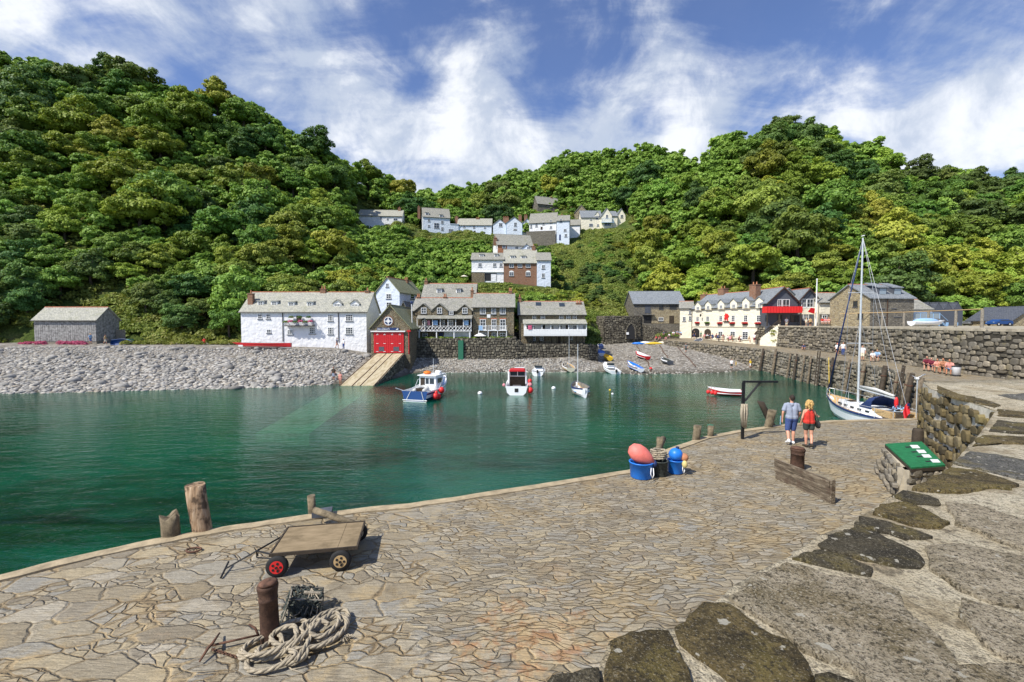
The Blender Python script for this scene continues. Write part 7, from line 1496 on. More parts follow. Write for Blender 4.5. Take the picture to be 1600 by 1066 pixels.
# ---- lobster pot
p = onz(468, 968, QZ); e_ = empty('lobster_pot', (p.x, p.y+.05, QZ), .25, 'dark netted lobster pot tipped beside the foreground bollard', 'lobster pot'); e_.rotation_euler = (.0, .25, .35)
m = MB(); hw, hd, hh = .26, .20, .36
for x in (-hw, hw):
    for y in (-hd, hd): m.tube((x,y,.0),(x*.85,y*.7,hh),.016,.016,6)
for z, f_ in ((.02,1),(hh,.85)):
    q = [(-hw*f_,-hd*f_,z),(hw*f_,-hd*f_,z),(hw*f_,hd*f_,z),(-hw*f_,hd*f_,z),(-hw*f_,-hd*f_,z)]; m.path(q, .014, 6)
m.build('frame', M['wood_grey'], e_); rr = random.Random(9); m = MB()
for k in range(300):
    f_ = rr.randrange(5); u, v = rr.uniform(-1,1), rr.uniform(0,1); 
    def sp_(u, v): s_ = 1-.16*v; return {0:(u*hw*s_,-hd*s_,v*hh),1:(u*hw*s_,hd*s_,v*hh),2:(-hw*s_,u*hd*s_,v*hh),3:(hw*s_,u*hd*s_,v*hh),4:(u*hw*.85,(v*2-1)*hd*.85,hh)}[f_]
    u2, v2 = max(-1,min(1,u+rr.uniform(-.5,.5))), max(0,min(1,v+rr.uniform(-.35,.35))); a_, b_ = Vector(sp_(u,v)), Vector(sp_(u2,v2)); mid = (a_+b_)/2*(1+rr.uniform(0,.10)); m.path([a_, mid, b_], rr.uniform(.006,.015), 5)
m.build('netting', M['net'], e_); m = MB(); m.ball((0,0,hh*.48), (hw*.88,hd*.84,hh*.44), 14, 10)
for i in range(len(m.v)): v = Vector(m.v[i]); m.v[i] = tuple(v*(1+.10*mnoise.noise(v*14)))
m.build('packed_net', M['net'], e_); m = MB()
for k in range(4): m.path([(-hw*.8+.15*k,-hd*.93,.05),(-.05+.08*k,-hd*.95,hh*.5),(.02+.05*k,-hd*.8,hh+.015),(.05,hd*.5,hh+.02)], .009, 5)
m.box(-.05,-.05,hh+.012,.20,0,hh+.035); m.build('twine', M['rope'], e_)
# ---- rope pile
def rope3(name, pts, r, label=None, parent=None, sub=10):
    # catmull-rom through the points, three twisted strands
    P = [Vector(p) for p in pts]; C_ = []
    for i in range(len(P)-1):
        p0, p1, p2, p3 = P[max(0,i-1)], P[i], P[i+1], P[min(len(P)-1,i+2)]
        for k in range(sub):
            t_ = k/sub; C_.append(.5*((2*p1)+(p2-p0)*t_+(2*p0-5*p1+4*p2-p3)*t_*t_+(3*p1-p0-3*p2+p3)*t_**3))
    C_.append(P[-1]); m = MB(); s = [0]
    for a_, b_ in zip(C_, C_[1:]): s.append(s[-1]+(b_-a_).length)
    # resample finely
    D_ = []; n = max(8, int(s[-1]/.014)); j = 0
    for k in range(n+1):
        d_ = s[-1]*k/n
        while j < len(s)-2 and s[j+1] < d_: j += 1
        D_.append(C_[j].lerp(C_[j+1], (d_-s[j])/max(1e-6, s[j+1]-s[j])))
    for st in range(3):
        Q = []; up = Vector((0,0,1))
        for k, c_ in enumerate(D_):
            d_ = (D_[min(k+1,n)]-D_[max(k-1,0)]).normalized(); u_ = d_.cross(up); u_ = u_.normalized() if u_.length > .05 else Vector((1,0,0)); w_ = u_.cross(d_); a_ = st*2.0944+s[-1]*k/n/(r*5.2)*2*math.pi*.5
            Q.append(c_+u_*(math.cos(a_)*r*.5)+w_*(math.sin(a_)*r*.5))
        m.path(Q, r*.62, 5)
    o = m.build(name, M['rope'], parent, True); 
    return T(o, label, 'rope') if label else o
def G(px, py, h=.04): p = onz(px, py, QZ+h); return p
# path traced in zoom coordinates of the foreground crop (3.27x from 220,740)
def zr_(l, base=.05): 
    out = []
    for q in l: out.append(G(220+q[0]/3.27, 740+q[1]/3.27, base+(q[2] if len(q) > 2 else 0)))
    return out
R1 = zr_([(610,850),(540,880),(505,915),(520,945),(590,935),(680,895),(720,850,.06),(700,800,.1),(760,760,.12),(840,755,.12),(845,820,.08),(800,900,.05),(740,955),(770,970,.02),(840,930,.05),(850,850,.1),(820,790,.14),(880,745,.1),(960,705,.08),(1040,695,.05),(1060,740,.03),(1030,800,.02),(940,850,.04),(870,830,.08),(880,770,.14),(960,740,.13),(1040,730,.1),(1050,780,.06),(980,850,.05),(900,885,.03),(850,880,.05)])
rope3('mooring_rope', R1, .032, 'thick pale mooring rope piled in loops round the foreground bollard')
ro = bpy.data.objects['mooring_rope']
R2 = zr_([(660,865,.05),(600,900,.1),(600,925,.12),(660,915,.12),(730,880,.14),(790,840,.15),(780,780,.18),(700,800,.14),(665,840,.1),(690,870,.1),(760,900,.1),(790,930,.08),(690,990,.02),(600,1010),(545,995),(550,955),(610,950),(700,930,.05),(780,870,.14),(900,770,.18),(990,710,.14),(1010,760,.12),(930,830,.1),(860,810,.16),(900,750,.18),(960,770,.16)])
o = rope3('loop', R2, .032); o.parent = ro
R3 = zr_([(640,830,.08),(560,860,.1),(520,905,.08),(560,930,.08),(650,915,.1),(740,900,.1),(850,890,.08),(940,870,.06),(1020,820,.05),(1050,760,.08),(1000,720,.12),(900,760,.12),(860,850,.12),(790,960,.06)]); o = rope3('loop', R3, .028); o.parent = ro
m = MB(); m.path(zr_([(720,820,.2),(740,900,.12),(715,950,0),(770,1000,-.03),(830,1020,-.035),(850,1010,-.035)]), .010, 5); m.path(zr_([(770,1000,-.03),(800,995,-.03),(860,980,-.03)]), .007, 5); m.path(zr_([(880,690,.12),(940,660,.06),(990,640,0),(1015,655,-.02)]), .022, 6); o = m.build('loose_end', M['rope'], ro, True)
m = MB(); rr = random.Random(3)
for k in range(40): a_ = rr.uniform(0,6.28); x, y = 1045+rr.uniform(-20,20), 830+rr.uniform(-15,15); m.path(zr_([(x,y,.0),(x+25*math.cos(a_),y+15*math.sin(a_),rr.uniform(-.02,.03))]), .006, 4)
m.build('frayed_end', M['rope'], ro)
# ---- anchor
an = T(MB().path(zr_([(365,878,.03),(600,825,.04)]), [.016,.013], 7).path(zr_([(300,962,.0),(345,890,.06),(365,870,.1),(402,816,.02)]), [.012,.02,.02,.012], 7).path(zr_([(600,825,.03),(585,790,.10),(552,770,.16)]), [.016,.016,.012], 7).path(zr_([(600,825,.02),(640,850,.0)]), .014, 6).build('anchor', M['rust'], None, True), 'rusty small anchor lying on the slabs left of the bollard', 'anchor')
m = MB(); P = zr_([(370,900,.0),(420,915,-.01),(500,940,.0),(560,955,-.01),(620,930,.0),(680,900,.03)], .03); tot = 34
for k in range(tot):
    t_ = k/tot*(len(P)-1); i = int(t_); c_ = P[i].lerp(P[min(i+1,len(P)-1)], t_-i); d_ = (P[min(i+1,len(P)-1)]-P[i]).normalized(); s_ = Vector((-d_.y, d_.x, 0)) if k % 2 else Vector((0,0,1)); q = [c_+d_*(.026*math.cos(a_))+s_*(.016*math.sin(a_)) for a_ in np.linspace(0, 6.283, 9)]; m.path(q, .007, 5)
T(m.build('anchor_chain', M['rust'], None, True), 'rusty chain running from the anchor into the rope pile', 'chain')
# crab shell / small litter skipped
# ================= upper yard things =================
gp = [(1378,512),(1412,512),(1450,512),(1493,512),(1534,512)]; tops = [489,488.5,487,485.5,483.5]; e_ = None
e_ = empty('drying_rack', (onY(1378, 512, 72).x, 72, UZ), 0, 'row of five timber posts joined by a top rail standing above the sea wall', 'rack'); tp = []
for i, ((px, py), ty) in enumerate(zip(gp, tops)):
    Y = 72-i*4.5; a = onY(px, py, Y); z = onY(px, ty, Y).z; MB().tube((a.x-e_.location.x, Y-72, 0), (a.x-e_.location.x, Y-72, z-UZ), .16, .15, 8).build('post', M['wood_grey'], e_); tp.append(Vector((a.x-e_.location.x, Y-72, z-UZ+.05)))
MB().path([(tp[0].x-4.5, 3, tp[0].z-.1)]+tp, .06, 6).build('rail', M['teak'], e_)
def at_up(px, Y): return Vector(((px-800)/F*Y, Y, UZ))
def car(label, px, Y, mat, rot, L=4.1, Wd=1.7, H_=1.45, van=False):
    p = at_up(px, Y); e_ = empty('parked_car', (p.x, p.y, UZ+.03), rot, label, 'car', 'vehicles parked behind the sea wall'); prof = [(0,.3),(0,.75),(.35,.85),(.8,.95),(1.35,H_),(2.9,H_),(3.7,.95),(L,.85),(L,.3)] if not van else [(0,.3),(0,1.0),(.5,1.2),(1.0,1.75),(1.3,H_),(L-.1,H_),(L,H_-.2),(L,.3)]
    o = MB().prism_y(prof, -Wd/2, Wd/2).build('body', M[mat], e_); md = o.modifiers.new('b', 'BEVEL'); md.width = .08; md.segments = 2
    for sg in (-1, 1):
        MB().prism_y([(.95,.98),(1.4,H_-.1),(2.85,H_-.1),(3.45,.98)] if not van else [(1.05,1.2),(1.35,H_-.25),(2.2,H_-.25),(2.2,1.2)], sg*(Wd/2)-.02, sg*(Wd/2)+.015).build('side_window', M['glass'], o)
        for x in (.8, L-.8): w_ = MB().tube((x, sg*(Wd/2-.1), .32), (x, sg*(Wd/2+.03), .32), .32, .32, 14).build('wheel', M['rubber'], e_); MB().tube((x, sg*(Wd/2+.031), .32), (x, sg*(Wd/2+.05), .32), .17, .17, 10).build('rim', M['alu'], w_)
    for y in (-.6, .6): MB().ball((.02, y, .68), (.06,.14,.08), 8, 6).build('headlight', M['glass_light'], o)
car('grey car parked behind the sea wall beside the rightmost rack post', 1508, 92, 'grey_metal', 0.1); car('light blue van parked behind the sea wall right of the grey car', 1540, 92, 'bright_blue', 0.05, 4.8, 1.9, 2.2, True); car('low dark blue car in front of the light blue van', 1546, 84, 'blue_paint', .1, 3.9, 1.6, 1.2)
p = at_up(1447, 60); e_ = empty('covered_boat', (p.x-2.0, p.y, UZ+.15), 0, 'white hulled boat under a light blue cover behind the rack posts', 'boat'); hullf(4.2, 1.6, .6, .0, .2, .8, .3, ('glassy_white',)*4, parent=e_, n=12); MB().ball((1.9,0,.62), (1.7,.7,.45), 14, 8).build('cover', M['light_blue'], e_, True)
# deck railing by the extension
a = at_up(1386, 74); b = at_up(1468, 76); e_ = empty('deck', (a.x, a.y, UZ), math.atan2(b.y-a.y, b.x-a.x), 'raised glazed deck with pale blue posts in front of the stone gable house', 'deck'); L_ = (b-a).length; MB().box(0,0,1.1,L_,2.2,1.25).build('platform', M['wood_grey'], e_); m = MB()
for k in range(9): x = L_*k/8; m.box(x-.06,.02,0,x+.06,.12,1.098); m.box(x-.05,.02,1.252,x+.05,.1,2.2)
m.box(0,.02,2.202,L_,.12,2.28); m.build('posts', M['light_blue'], e_); MB().box(.05,.05,1.3,L_-.05,.07,2.15).build('glass_panels', M['glass_light'], e_)
for sg, nm in ((-1, 'x'), (1, 'y')):
    m = MB()
    for k in range(6): x0 = (-.3*k-.3 if sg < 0 else L_+.3*k); m.box(x0, .1, 1.1-.2*(k+1), x0+.3, 1.4, 1.1-.2*k-.01)
    m.path([((-1.8 if sg < 0 else L_+1.8), .1, .95), ((0 if sg < 0 else L_), .1, 2.2)], .04, 5); m.build('stairs', M['light_blue'], e_)
# flagpole
a = onY(1275, 498, 84); e_ = empty('flagpole', (a.x, a.y, 6), 0, 'tall white flagpole standing in front of the gabled wing', 'flagpole'); z = onY(1275, 437, 84).z; MB().tube((0,0,0), (0,0,z-6), .14, .09, 8).build('pole', M['white_paint'], e_); MB().ball((0,0,z-5.95), .14, 8, 6).build('finial', M['white_paint'], e_)
a = onY(1272, 483, 83.5); m = MB(); m.add([(a.x-1.1,83.5,a.z-.5),(a.x+.1,83.5,a.z-.9),(a.x+.15,83.5,a.z+.1),(a.x-.5,83.5,a.z+.25)]+[(a.x-1.1,83.6,a.z-.5),(a.x+.1,83.6,a.z-.9),(a.x+.15,83.6,a.z+.1),(a.x-.5,83.6,a.z+.25)], [(0,1,2,3),(7,6,5,4),(0,4,5,1),(1,5,6,2),(2,6,7,3),(3,7,4,0)]); T(m.build('flag', M['red_paint']), 'small red and white flag by the flagpole', 'flag')
a = onY(645, 535, 76.0); e_ = empty('flagpole', (a.x, a.y, 3.0), 0, 'slim white pole right of the lifeboat house', 'pole'); z = onY(643, 474, 76).z; MB().tube((0,0,0), (-.15,0,z-3), .1, .07, 8).build('pole', M['white_paint'], e_); MB().ball((-.15,0,z-2.9), .22, 8, 6).build('lamp', M['navy'], e_)
# hedge and flowers in front of the terrace
def hedge(label, pts, mat, leaf=.2, per=120, name='hedge', cat='hedge'): return bushes(name, pts, leaf, per, M[mat], label, cat, None)
P = []
for k in range(60): px = random.uniform(1205, 1292); py = random.uniform(513, 538-(px-1205)*.10); P.append((lambda q: (q.x, q.y, q.z-.2, random.uniform(.5,.95), random.random()))(onY(px, py, 84.2-(540-py)*.0-(px-1205)*.02)))
hedge('rough green hedge tumbling over the wall below the red balcony', P, 'scrub', .16, 200)
bk = rubble_face('terrace_wall', [(47.2,87.6),(49.6,84.6),(58.5,84.0)], 3.2, 7.2, 1, .55, .36, M['rubble'], M['mortar_dark'], None, .12, .05, .5, None, 51); T(bk, 'rubble terrace wall under the red balcony house, half hidden by hedge', 'wall')
P = [(onY(px, 521, 124.0).x, 124+random.uniform(-1,1), zat(448.5+(px-760)*.055, 124)-.4, random.uniform(.8,1.4), random.random()) for px in range(748, 900, 5)]; hedge('bright clipped hedge running below the middle village houses', P, 'leaves_lime', .2, 160)
P = [(onY(px, 521, 78.5).x, 78.0, 5.2, random.uniform(.3,.55), random.random()) for px in range(655, 800, 4)]; hedge('low garden plants along the top of the harbour retaining wall', P, 'leaves', .11, 200, 'garden_plants', 'plants')
P = [(onY(px, 521, 103).x, 103.5+random.uniform(-1,1), 4.6+random.random()*.8, random.uniform(.5,.9), random.random()) for px in range(1030, 1062, 3)]; hedge('garden bushes on the bank between the kiln and the inn', P, 'scrub', .15, 200, 'garden_bushes', 'bushes')
P = [(onY(px, 521, 84).x, 84.5+random.uniform(-1,2), 4.4+random.random()*.5, random.uniform(.7,1.6), random.random()) for px in range(-60, 58, 4)]; hedge('dense green bushes left of the boarded shed', P, 'leaves', .18, 160, 'bushes', 'bushes')
P = [(onY(px, 521, 79).x, 79+random.uniform(-.6,.6), 4.1+random.random()*.4, random.uniform(.5,1.1), random.random()) for px in range(196, 374, 4)]; hedge('low grassy scrub along the beach head left of the white cottage', P, 'scrub', .13, 200, 'scrub', 'scrub')
P = [(onY(px, 521, 78).x, 78, 4.1+random.random()*.4, random.uniform(.35,.65), random.random()) for px in list(range(56, 72, 2))+list(range(94, 134, 2))+list(range(32, 50, 3))]; hedge('pink valerian flowers growing along the foot of the boarded shed', P, 'flowers_pink', .07, 900, 'valerian', 'flowers')
for cx, w_, Y, lb, h0, h1, kd in ((925, 14, 90, 'dark bush beside the verandah cottage, rising against the kiln', 3.2, 6.5, 'leaves_dark'),):
    P = [(onY(cx+random.uniform(-w_/2,w_/2), 500, Y).x, Y+random.uniform(-1.5,1.5), random.uniform(h0,h1), random.uniform(.8,1.5), random.random()) for _ in range(26)]; hedge(lb, P, kd, .2, 160, 'bush', 'bush')
# boats / bins near the shed
p = onY(175, 533, 78); e_ = empty('upturned_boat', (p.x, p.y, 4.3), .5, 'bright blue boat propped up beside the boarded shed', 'boat'); e_.rotation_euler = (1.1, 0, .3); hullf(3.0, 1.3, .5, .1, .2, .7, .1, ('blue_paint',)*4, parent=e_, n=10)
p = onY(187, 533, 79); MBo = MB(); MBo.box(p.x-.1, 79, 4.0, p.x+1.6, 80, 5.0); T(MBo.build('storage_box', plain('teal', (.03,.22,.20), .6)), 'teal storage box right of the boarded shed', 'box')
p = onY(181, 520, 83); MBo = MB(); 
for k in range(8): MBo.box(p.x+k*.22, 83, 4.2, p.x+k*.22+.17, 83.05, 6.6)
MBo.box(p.x, 83.051, 6.0, p.x+1.75, 83.1, 6.15); T(MBo.build('fence_panel', M['wood_grey']), 'grey slatted fence panel beyond the shed end', 'fence')
# parasol
def parasol(px, py, Y, z, mat, label, r=1.1):
    p = onY(px, py, Y); e_ = empty('parasol', (p.x, Y, z), 0, label, 'parasol'); zt = p.z-z; MB().tube((0,0,0), (0,0,zt+.1), .03, .03, 6).build('pole', M['wood_grey'], e_); m = MB(); m.lathe((0,0,zt-.45), [(r,0),(r*.5,.3),(.03,.5)], 8); m.build('canopy', M[mat], e_)
parasol(750, 521, 78.2, TZ, 'white_paint', 'white parasol in the garden of the tall stone house')
parasol(725, 430, 127, zat(440, 127), 'cream_paint', 'cream parasol on the terrace left of the middle white house')
# towels on balconies
for (px0, py0, px1, py1, hs, yo, mt, lb) in ((748,509,754,516,B_,-.98,'light_blue','light blue towel over the left balcony of the tall house'),(825,508,831,515,C_,-1.99,'flowers_pink','magenta cloth hung on the verandah cottage'),(676,501,684,508,A,-1.2,'light_blue','pale blue towel on the lattice balcony'),(668,501,672,508,A,-1.2,'pink','pink towel on the lattice balcony'),(725,501,732,508,A,-1.2,'light_blue','blue grey sunshade at the right of the lattice balcony')):
    a = hs.loc(px0, py1, yo); b = hs.loc(px1, py0, yo); m = MB(); q = [hs.P+Matrix.Rotation(hs.yaw, 3, 'Z')@Vector(v) for v in ((a[0],yo,a[1]),(b[0],yo,a[1]),(b[0],yo,b[1]),(a[0],yo,b[1]),(a[0],yo-.04,a[1]),(b[0],yo-.04,a[1]),(b[0],yo-.04,b[1]),(a[0],yo-.04,b[1]))]
    m.add(q, [(0,3,2,1),(4,5,6,7),(0,1,5,4),(1,2,6,5),(2,3,7,6),(3,0,4,7)]); T(m.build('towel', M[mt]), lb, 'towel')
# litter bins on the walkway
for px, py, lb in ((1421,569,'white bin standing against the sea wall left of the seated group'),(1494,588,'white bin beside the seated group on the walkway')):
    p = onz(px, py, QZ); e_ = empty('bin', p, 0, lb, 'bin'); MB().lathe((0,0,0), [(.26,0),(.30,.75),(.31,.78)], 14).build('body', M['glassy_white'], e_, True); MB().lathe((0,0,.781), [(.32,0),(.30,.08),(.05,.12)], 14).build('lid', M['black'], e_, True); MB().tube((0,0,.02),(0,0,.12),.28,.28,14).build('base_band', M['black'], e_)
# inn stairs
a = IN.loc(1190, 528, -1.2); s0 = onY(1188, 530, 85.6); s1 = onY(1219, 507, 83.6); e_ = empty('stairway', (s0.x, s0.y, s0.z), math.atan2(s1.y-s0.y, s1.x-s0.x), 'sloping cream stairway with dark handrails beside the inn end', 'stairs'); L_ = math.hypot(s1.x-s0.x, s1.y-s0.y); dz_ = s1.z-s0.z; m = MB(); n = 12
for k in range(n): m.box(L_*k/n, -.5, -1.5, L_*(k+1)/n-.002, .5, dz_*(k+1)/n)
m.build('steps', M['creamwash'], e_); m = MB()
for y in (-.5, .5): m.path([(0,y,.9),(L_,y,dz_+.9)], .05, 6); m.path([(0,y,.5),(L_,y,dz_+.5)], .03, 6); m.tube((.05,y,-.2),(.05,y,.95),.05,.05,6); m.tube((L_*.5,y,dz_*.5),(L_*.5,y,dz_*.5+.95),.04,.04,6); m.tube((L_,y,dz_-.2),(L_,y,dz_+.95),.05,.05,6)
m.build('handrail', M['wood_dark'], e_)
# lamp post by white gable
# ================= people =================
def cap(m, a, b, r0, r1, n=12):
    a = Vector(a); b = Vector(b); m.tube(a, b, r0, r1, n); m.ball(a, (r0,)*3, n, 8); m.ball(b, (r1,)*3, n, 8)
def remesh(m, name, vox, smooth=2, dec=0):
    o = m.build(name, [M['skin']], None, fix=True); md = o.modifiers.new('r', 'REMESH'); md.mode = 'VOXEL'; md.voxel_size = vox; md.use_smooth_shade = True
    if smooth: s_ = o.modifiers.new('s', 'SMOOTH'); s_.factor = .5; s_.iterations = smooth
    if dec: d_ = o.modifiers.new('d', 'DECIMATE'); d_.ratio = dec
    dg = bpy.context.evaluated_depsgraph_get(); me = bpy.data.meshes.new_from_object(o.evaluated_get(dg)); bpy.data.objects.remove(o); me.name = name
    me.materials.clear(); me.materials.append(M['skin']); me.polygons.foreach_set('use_smooth', [True]*len(me.polygons)); return me
def V3(*a): return Vector(a)
def pose(kind, female=False):
    s = .92 if female else 1.0; sw = .165 if female else .195; J = {}
    def S(j): return {k: v*s for k, v in j.items()}
    if kind.startswith('sit'):
        lean = .16 if kind != 'sit_back' else -.05; pz = .50 if kind != 'sit_low' else .16
        J = dict(pel=V3(0,0,pz), ch=V3(0,lean*.7,pz+.36), sh=V3(0,lean,pz+.50), nk=V3(0,lean*1.1,pz+.60), hd=V3(0,lean*1.3+.02,pz+.73))
        for sg, q in ((-1,'l'),(1,'r')):
            kz = pz+.02 if kind != 'sit_low' else .46; ky = .44 if kind != 'sit_low' else .34
            J['hp'+q] = V3(sg*.10,0,pz-.02); J['kn'+q] = V3(sg*.13,ky,kz+(.05 if sg > 0 else 0)); J['an'+q] = V3(sg*.12,ky+(.02 if kind != 'sit_low' else .22)+(.06 if sg > 0 else -.04),.09); J['to'+q] = J['an'+q]+V3(sg*.02,.16,-.05)
            J['so'+q] = V3(sg*sw,lean,pz+.47); J['el'+q] = V3(sg*(sw+.07),lean+.10,pz+.22); J['wr'+q] = V3(sg*.13,lean+.32,pz+.16 if kind != 'sit_low' else .42)
    else:
        st = {'stand': 0, 'walk': .22, 'bend': .05}[kind]; ln = .25 if kind == 'bend' else .02
        J = dict(pel=V3(0,0,.94), ch=V3(0,ln*.6,1.26), sh=V3(0,ln,1.42), nk=V3(0,ln*1.1,1.50), hd=V3(0,ln*1.25+.01,1.635))
        for sg, q in ((-1,'l'),(1,'r')):
            d = st*sg; J['hp'+q] = V3(sg*.095,0,.90); J['kn'+q] = V3(sg*.10,d*.75+.05,.50); J['an'+q] = V3(sg*.095,d*1.0-(.06 if d < 0 else 0),.09+(.09 if d < 0 else 0)); J['to'+q] = J['an'+q]+V3(sg*.02,.17,-.055 if d >= 0 else -.09)
            J['so'+q] = V3(sg*sw,ln,1.40); J['el'+q] = V3(sg*(sw+.07),ln-d*.35-.02,1.12); J['wr'+q] = V3(sg*(sw+.08),ln-d*.75+.10,.88)
    return S(J)
def fingers(m, w_, dirv, s_, sg, r=.0088, k=1.0):
    dirv = dirv.normalized(); side = dirv.cross(Vector((0,0,1))); side = side.normalized() if side.length > .1 else Vector((0,1,0)); side = Vector((0,1,0)) if abs(dirv.z) > .75 else side; palm_n = dirv.cross(side).normalized()*(-sg)
    pc = w_+dirv*.075*k; m.ball(w_+dirv*.01, (.03*k,)*3, 8, 6); 
    for i in range(4):
        o_ = side*((i-1.5)*.0215*k); cap(m, w_+dirv*.012+o_*.6, pc+o_, .017*k, .0145*k, 8); L = (.062,.074,.068,.052)[i]*k; b1 = pc+o_+dirv*L*.5+palm_n*.006; b2 = b1+dirv*L*.38+palm_n*.022*k; cap(m, pc+o_, b1, r*1.1*k, r*k, 8); cap(m, b1, b2, r*k, r*.85*k, 8)
    t0 = w_+dirv*.03-side*(-1)*.032*k; t1 = t0+side*.025*k+dirv*.035*k; t2 = t1+dirv*.03*k+side*.004; cap(m, w_+dirv*.015+side*.015, t0, .016*k, .013*k, 8); cap(m, t0, t1, .012*k, .010*k, 8); cap(m, t1, t2, .010*k, .0085*k, 8)
def body_mesh(J, s_, vox, female=False):
    m = MB(); P = J; c = lambda a, b, r0, r1: cap(m, P[a] if isinstance(a, str) else a, P[b] if isinstance(b, str) else b, r0*s_, r1*s_)
    up = (P['sh']-P['pel']).normalized(); w_ = .09 if female else .12
    for sg in (-1, 1):
        c(P['sh']+V3(sg*w_,0,-.02), P['ch']+V3(sg*w_*.7,0,-.02), .072, .105); c(P['ch']+V3(sg*w_*.7,0,-.02), P['pel']+V3(sg*.06,0,.10), .105, .10); c(P['pel']+V3(sg*.06,0,.10), P['pel']+V3(sg*.075,0,-.02), .10, .115)
    c('sh', 'nk', .075, .055); c('nk', 'hd', .053, .055)
    h = P['hd']; m.ball(h+V3(0,.0,.015), (.078*s_,.098*s_,.108*s_), 16, 12); m.ball(h+V3(0,.025,-.045)*s_, (.058*s_,.068*s_,.065*s_), 12, 10); m.ball(h+V3(0,.102,-.012)*s_, (.014*s_,.022*s_,.022*s_), 8, 6); m.ball(h+V3(0,.085,.02)*s_, (.045*s_,.016*s_,.01*s_), 8, 6); m.ball(h+V3(0,.088,-.052)*s_, (.024*s_,.012*s_,.009*s_), 8, 6)
    for sg in (-1, 1): m.ball(h+V3(sg*.08,-.005,-.005)*s_, (.012*s_,.02*s_,.03*s_), 8, 6)
    for q, sg in (('l',-1),('r',1)):
        c('so'+q, 'el'+q, .052 if not female else .042, .040 if not female else .034); c('el'+q, 'wr'+q, .040 if not female else .034, .026); d_ = P['wr'+q]-P['el'+q]; fingers(m, P['wr'+q], d_, s_, sg, .0088 if vox < .01 else .0125, s_)
        c('hp'+q, 'kn'+q, .092, .058); c('kn'+q, P['kn'+q].lerp(P['an'+q], .3)+V3(0,-.015,0), .056, .058); c(P['kn'+q].lerp(P['an'+q], .3)+V3(0,-.015,0), 'an'+q, .058, .037); c(P['an'+q]+V3(0,-.04,-.03), 'to'+q, .036, .032)
    return remesh(m, 'body', vox)
def cloth(J, s_, vox, kind, female=False):
    m = MB(); P = J; c = lambda a, b, r0, r1: cap(m, a if not isinstance(a, str) else P[a], b if not isinstance(b, str) else P[b], r0*s_, r1*s_); w_ = .09 if female else .12; e = .018
    if kind in ('shirt', 'top'):
        for sg in (-1, 1):
            if kind == 'shirt': c(P['sh']+V3(sg*w_,0,-.02), P['ch']+V3(sg*w_*.7,0,-.02), .072+e, .105+e*1.3)
            else: c(P['ch']+V3(sg*w_*.55,-.0,.06), P['ch']+V3(sg*w_*.7,0,-.02), .092+e, .103+e)
            c(P['ch']+V3(sg*w_*.7,0,-.02), P['pel']+V3(sg*.06,0,.10), .105+e*1.3, .10+e*1.6); c(P['pel']+V3(sg*.06,0,.10), P['pel']+V3(sg*.07,0,.04), .10+e*1.6, .115+e*1.6)
        if kind == 'shirt':
            c('sh', P['sh'].lerp(P['nk'], .35), .085, .07)
            for q in 'lr': c('so'+q, P['so'+q].lerp(P['el'+q], .62), .052+e*1.1, .050+e*1.5)
        else:
            for sg in (-1, 1): cap(m, P['ch']+V3(sg*w_*.8,.0,.07)*1, P['sh']+V3(sg*w_*.75,-.075,.0), .014*s_, .012*s_); cap(m, P['ch']+V3(sg*w_*.8,-.09,.10), P['sh']+V3(sg*w_*.6,-.06,.02), .012*s_, .012*s_)
    if kind in ('shorts', 'trousers', 'brief'):
        for q, sg in (('l',-1),('r',1)):
            c(P['pel']+V3(sg*.06,0,.08), P['pel']+V3(sg*.075,0,-.02), .10+e, .115+e); f_ = {'shorts': .92, 'brief': .38, 'trousers': 1}[kind]; c('hp'+q, P['hp'+q].lerp(P['kn'+q], f_), .092+e*1.3, lerp(.092, .058, f_)+e*1.5)
            if kind == 'trousers': c('kn'+q, P['kn'+q].lerp(P['an'+q], .9), .058+e, .037+e*1.4)
    if kind == 'shoes':
        for q in 'lr': c(P['an'+q]+V3(0,-.05,-.035), 'to'+q, .046, .040); c('an'+q, P['an'+q]+V3(0,-.02,-.03), .044, .046)
    if kind == 'hair':
        h = P['hd']; m.ball(h+V3(0,-.018,.035)*s_, (.088*s_,.104*s_,.098*s_), 14, 10); m.ball(h+V3(0,-.05,-.01)*s_, (.078*s_,.065*s_,.07*s_), 12, 8)
    if kind == 'longhair':
        h = P['hd']; rr = random.Random(4); m.ball(h+V3(0,-.015,.04), (.118*s_,.122*s_,.118*s_), 14, 10)
        for k in range(110): a_ = rr.uniform(0, 6.28); z = rr.uniform(-.14, .15); rr_ = .115*math.sqrt(max(.05, 1-max(0, z/.16)**2)) if z > -.05 else .095; x, y = rr_*math.cos(a_), rr_*math.sin(a_)-.035; y = min(y, .05); m.ball(h+V3(x,y,z), (.034*s_,)*3, 8, 6)
    if kind == 'hat':
        h = P['hd']; m.lathe(h+V3(0,0,.05), [(.16*s_,0),(.16*s_,.012),(.095*s_,.02),(.09*s_,.08),(.05*s_,.10),(.01,.10)], 16)
    return remesh(m, kind, vox, 2 if vox < .01 else 1)
PCOUNT = [0]
CACHE = {}
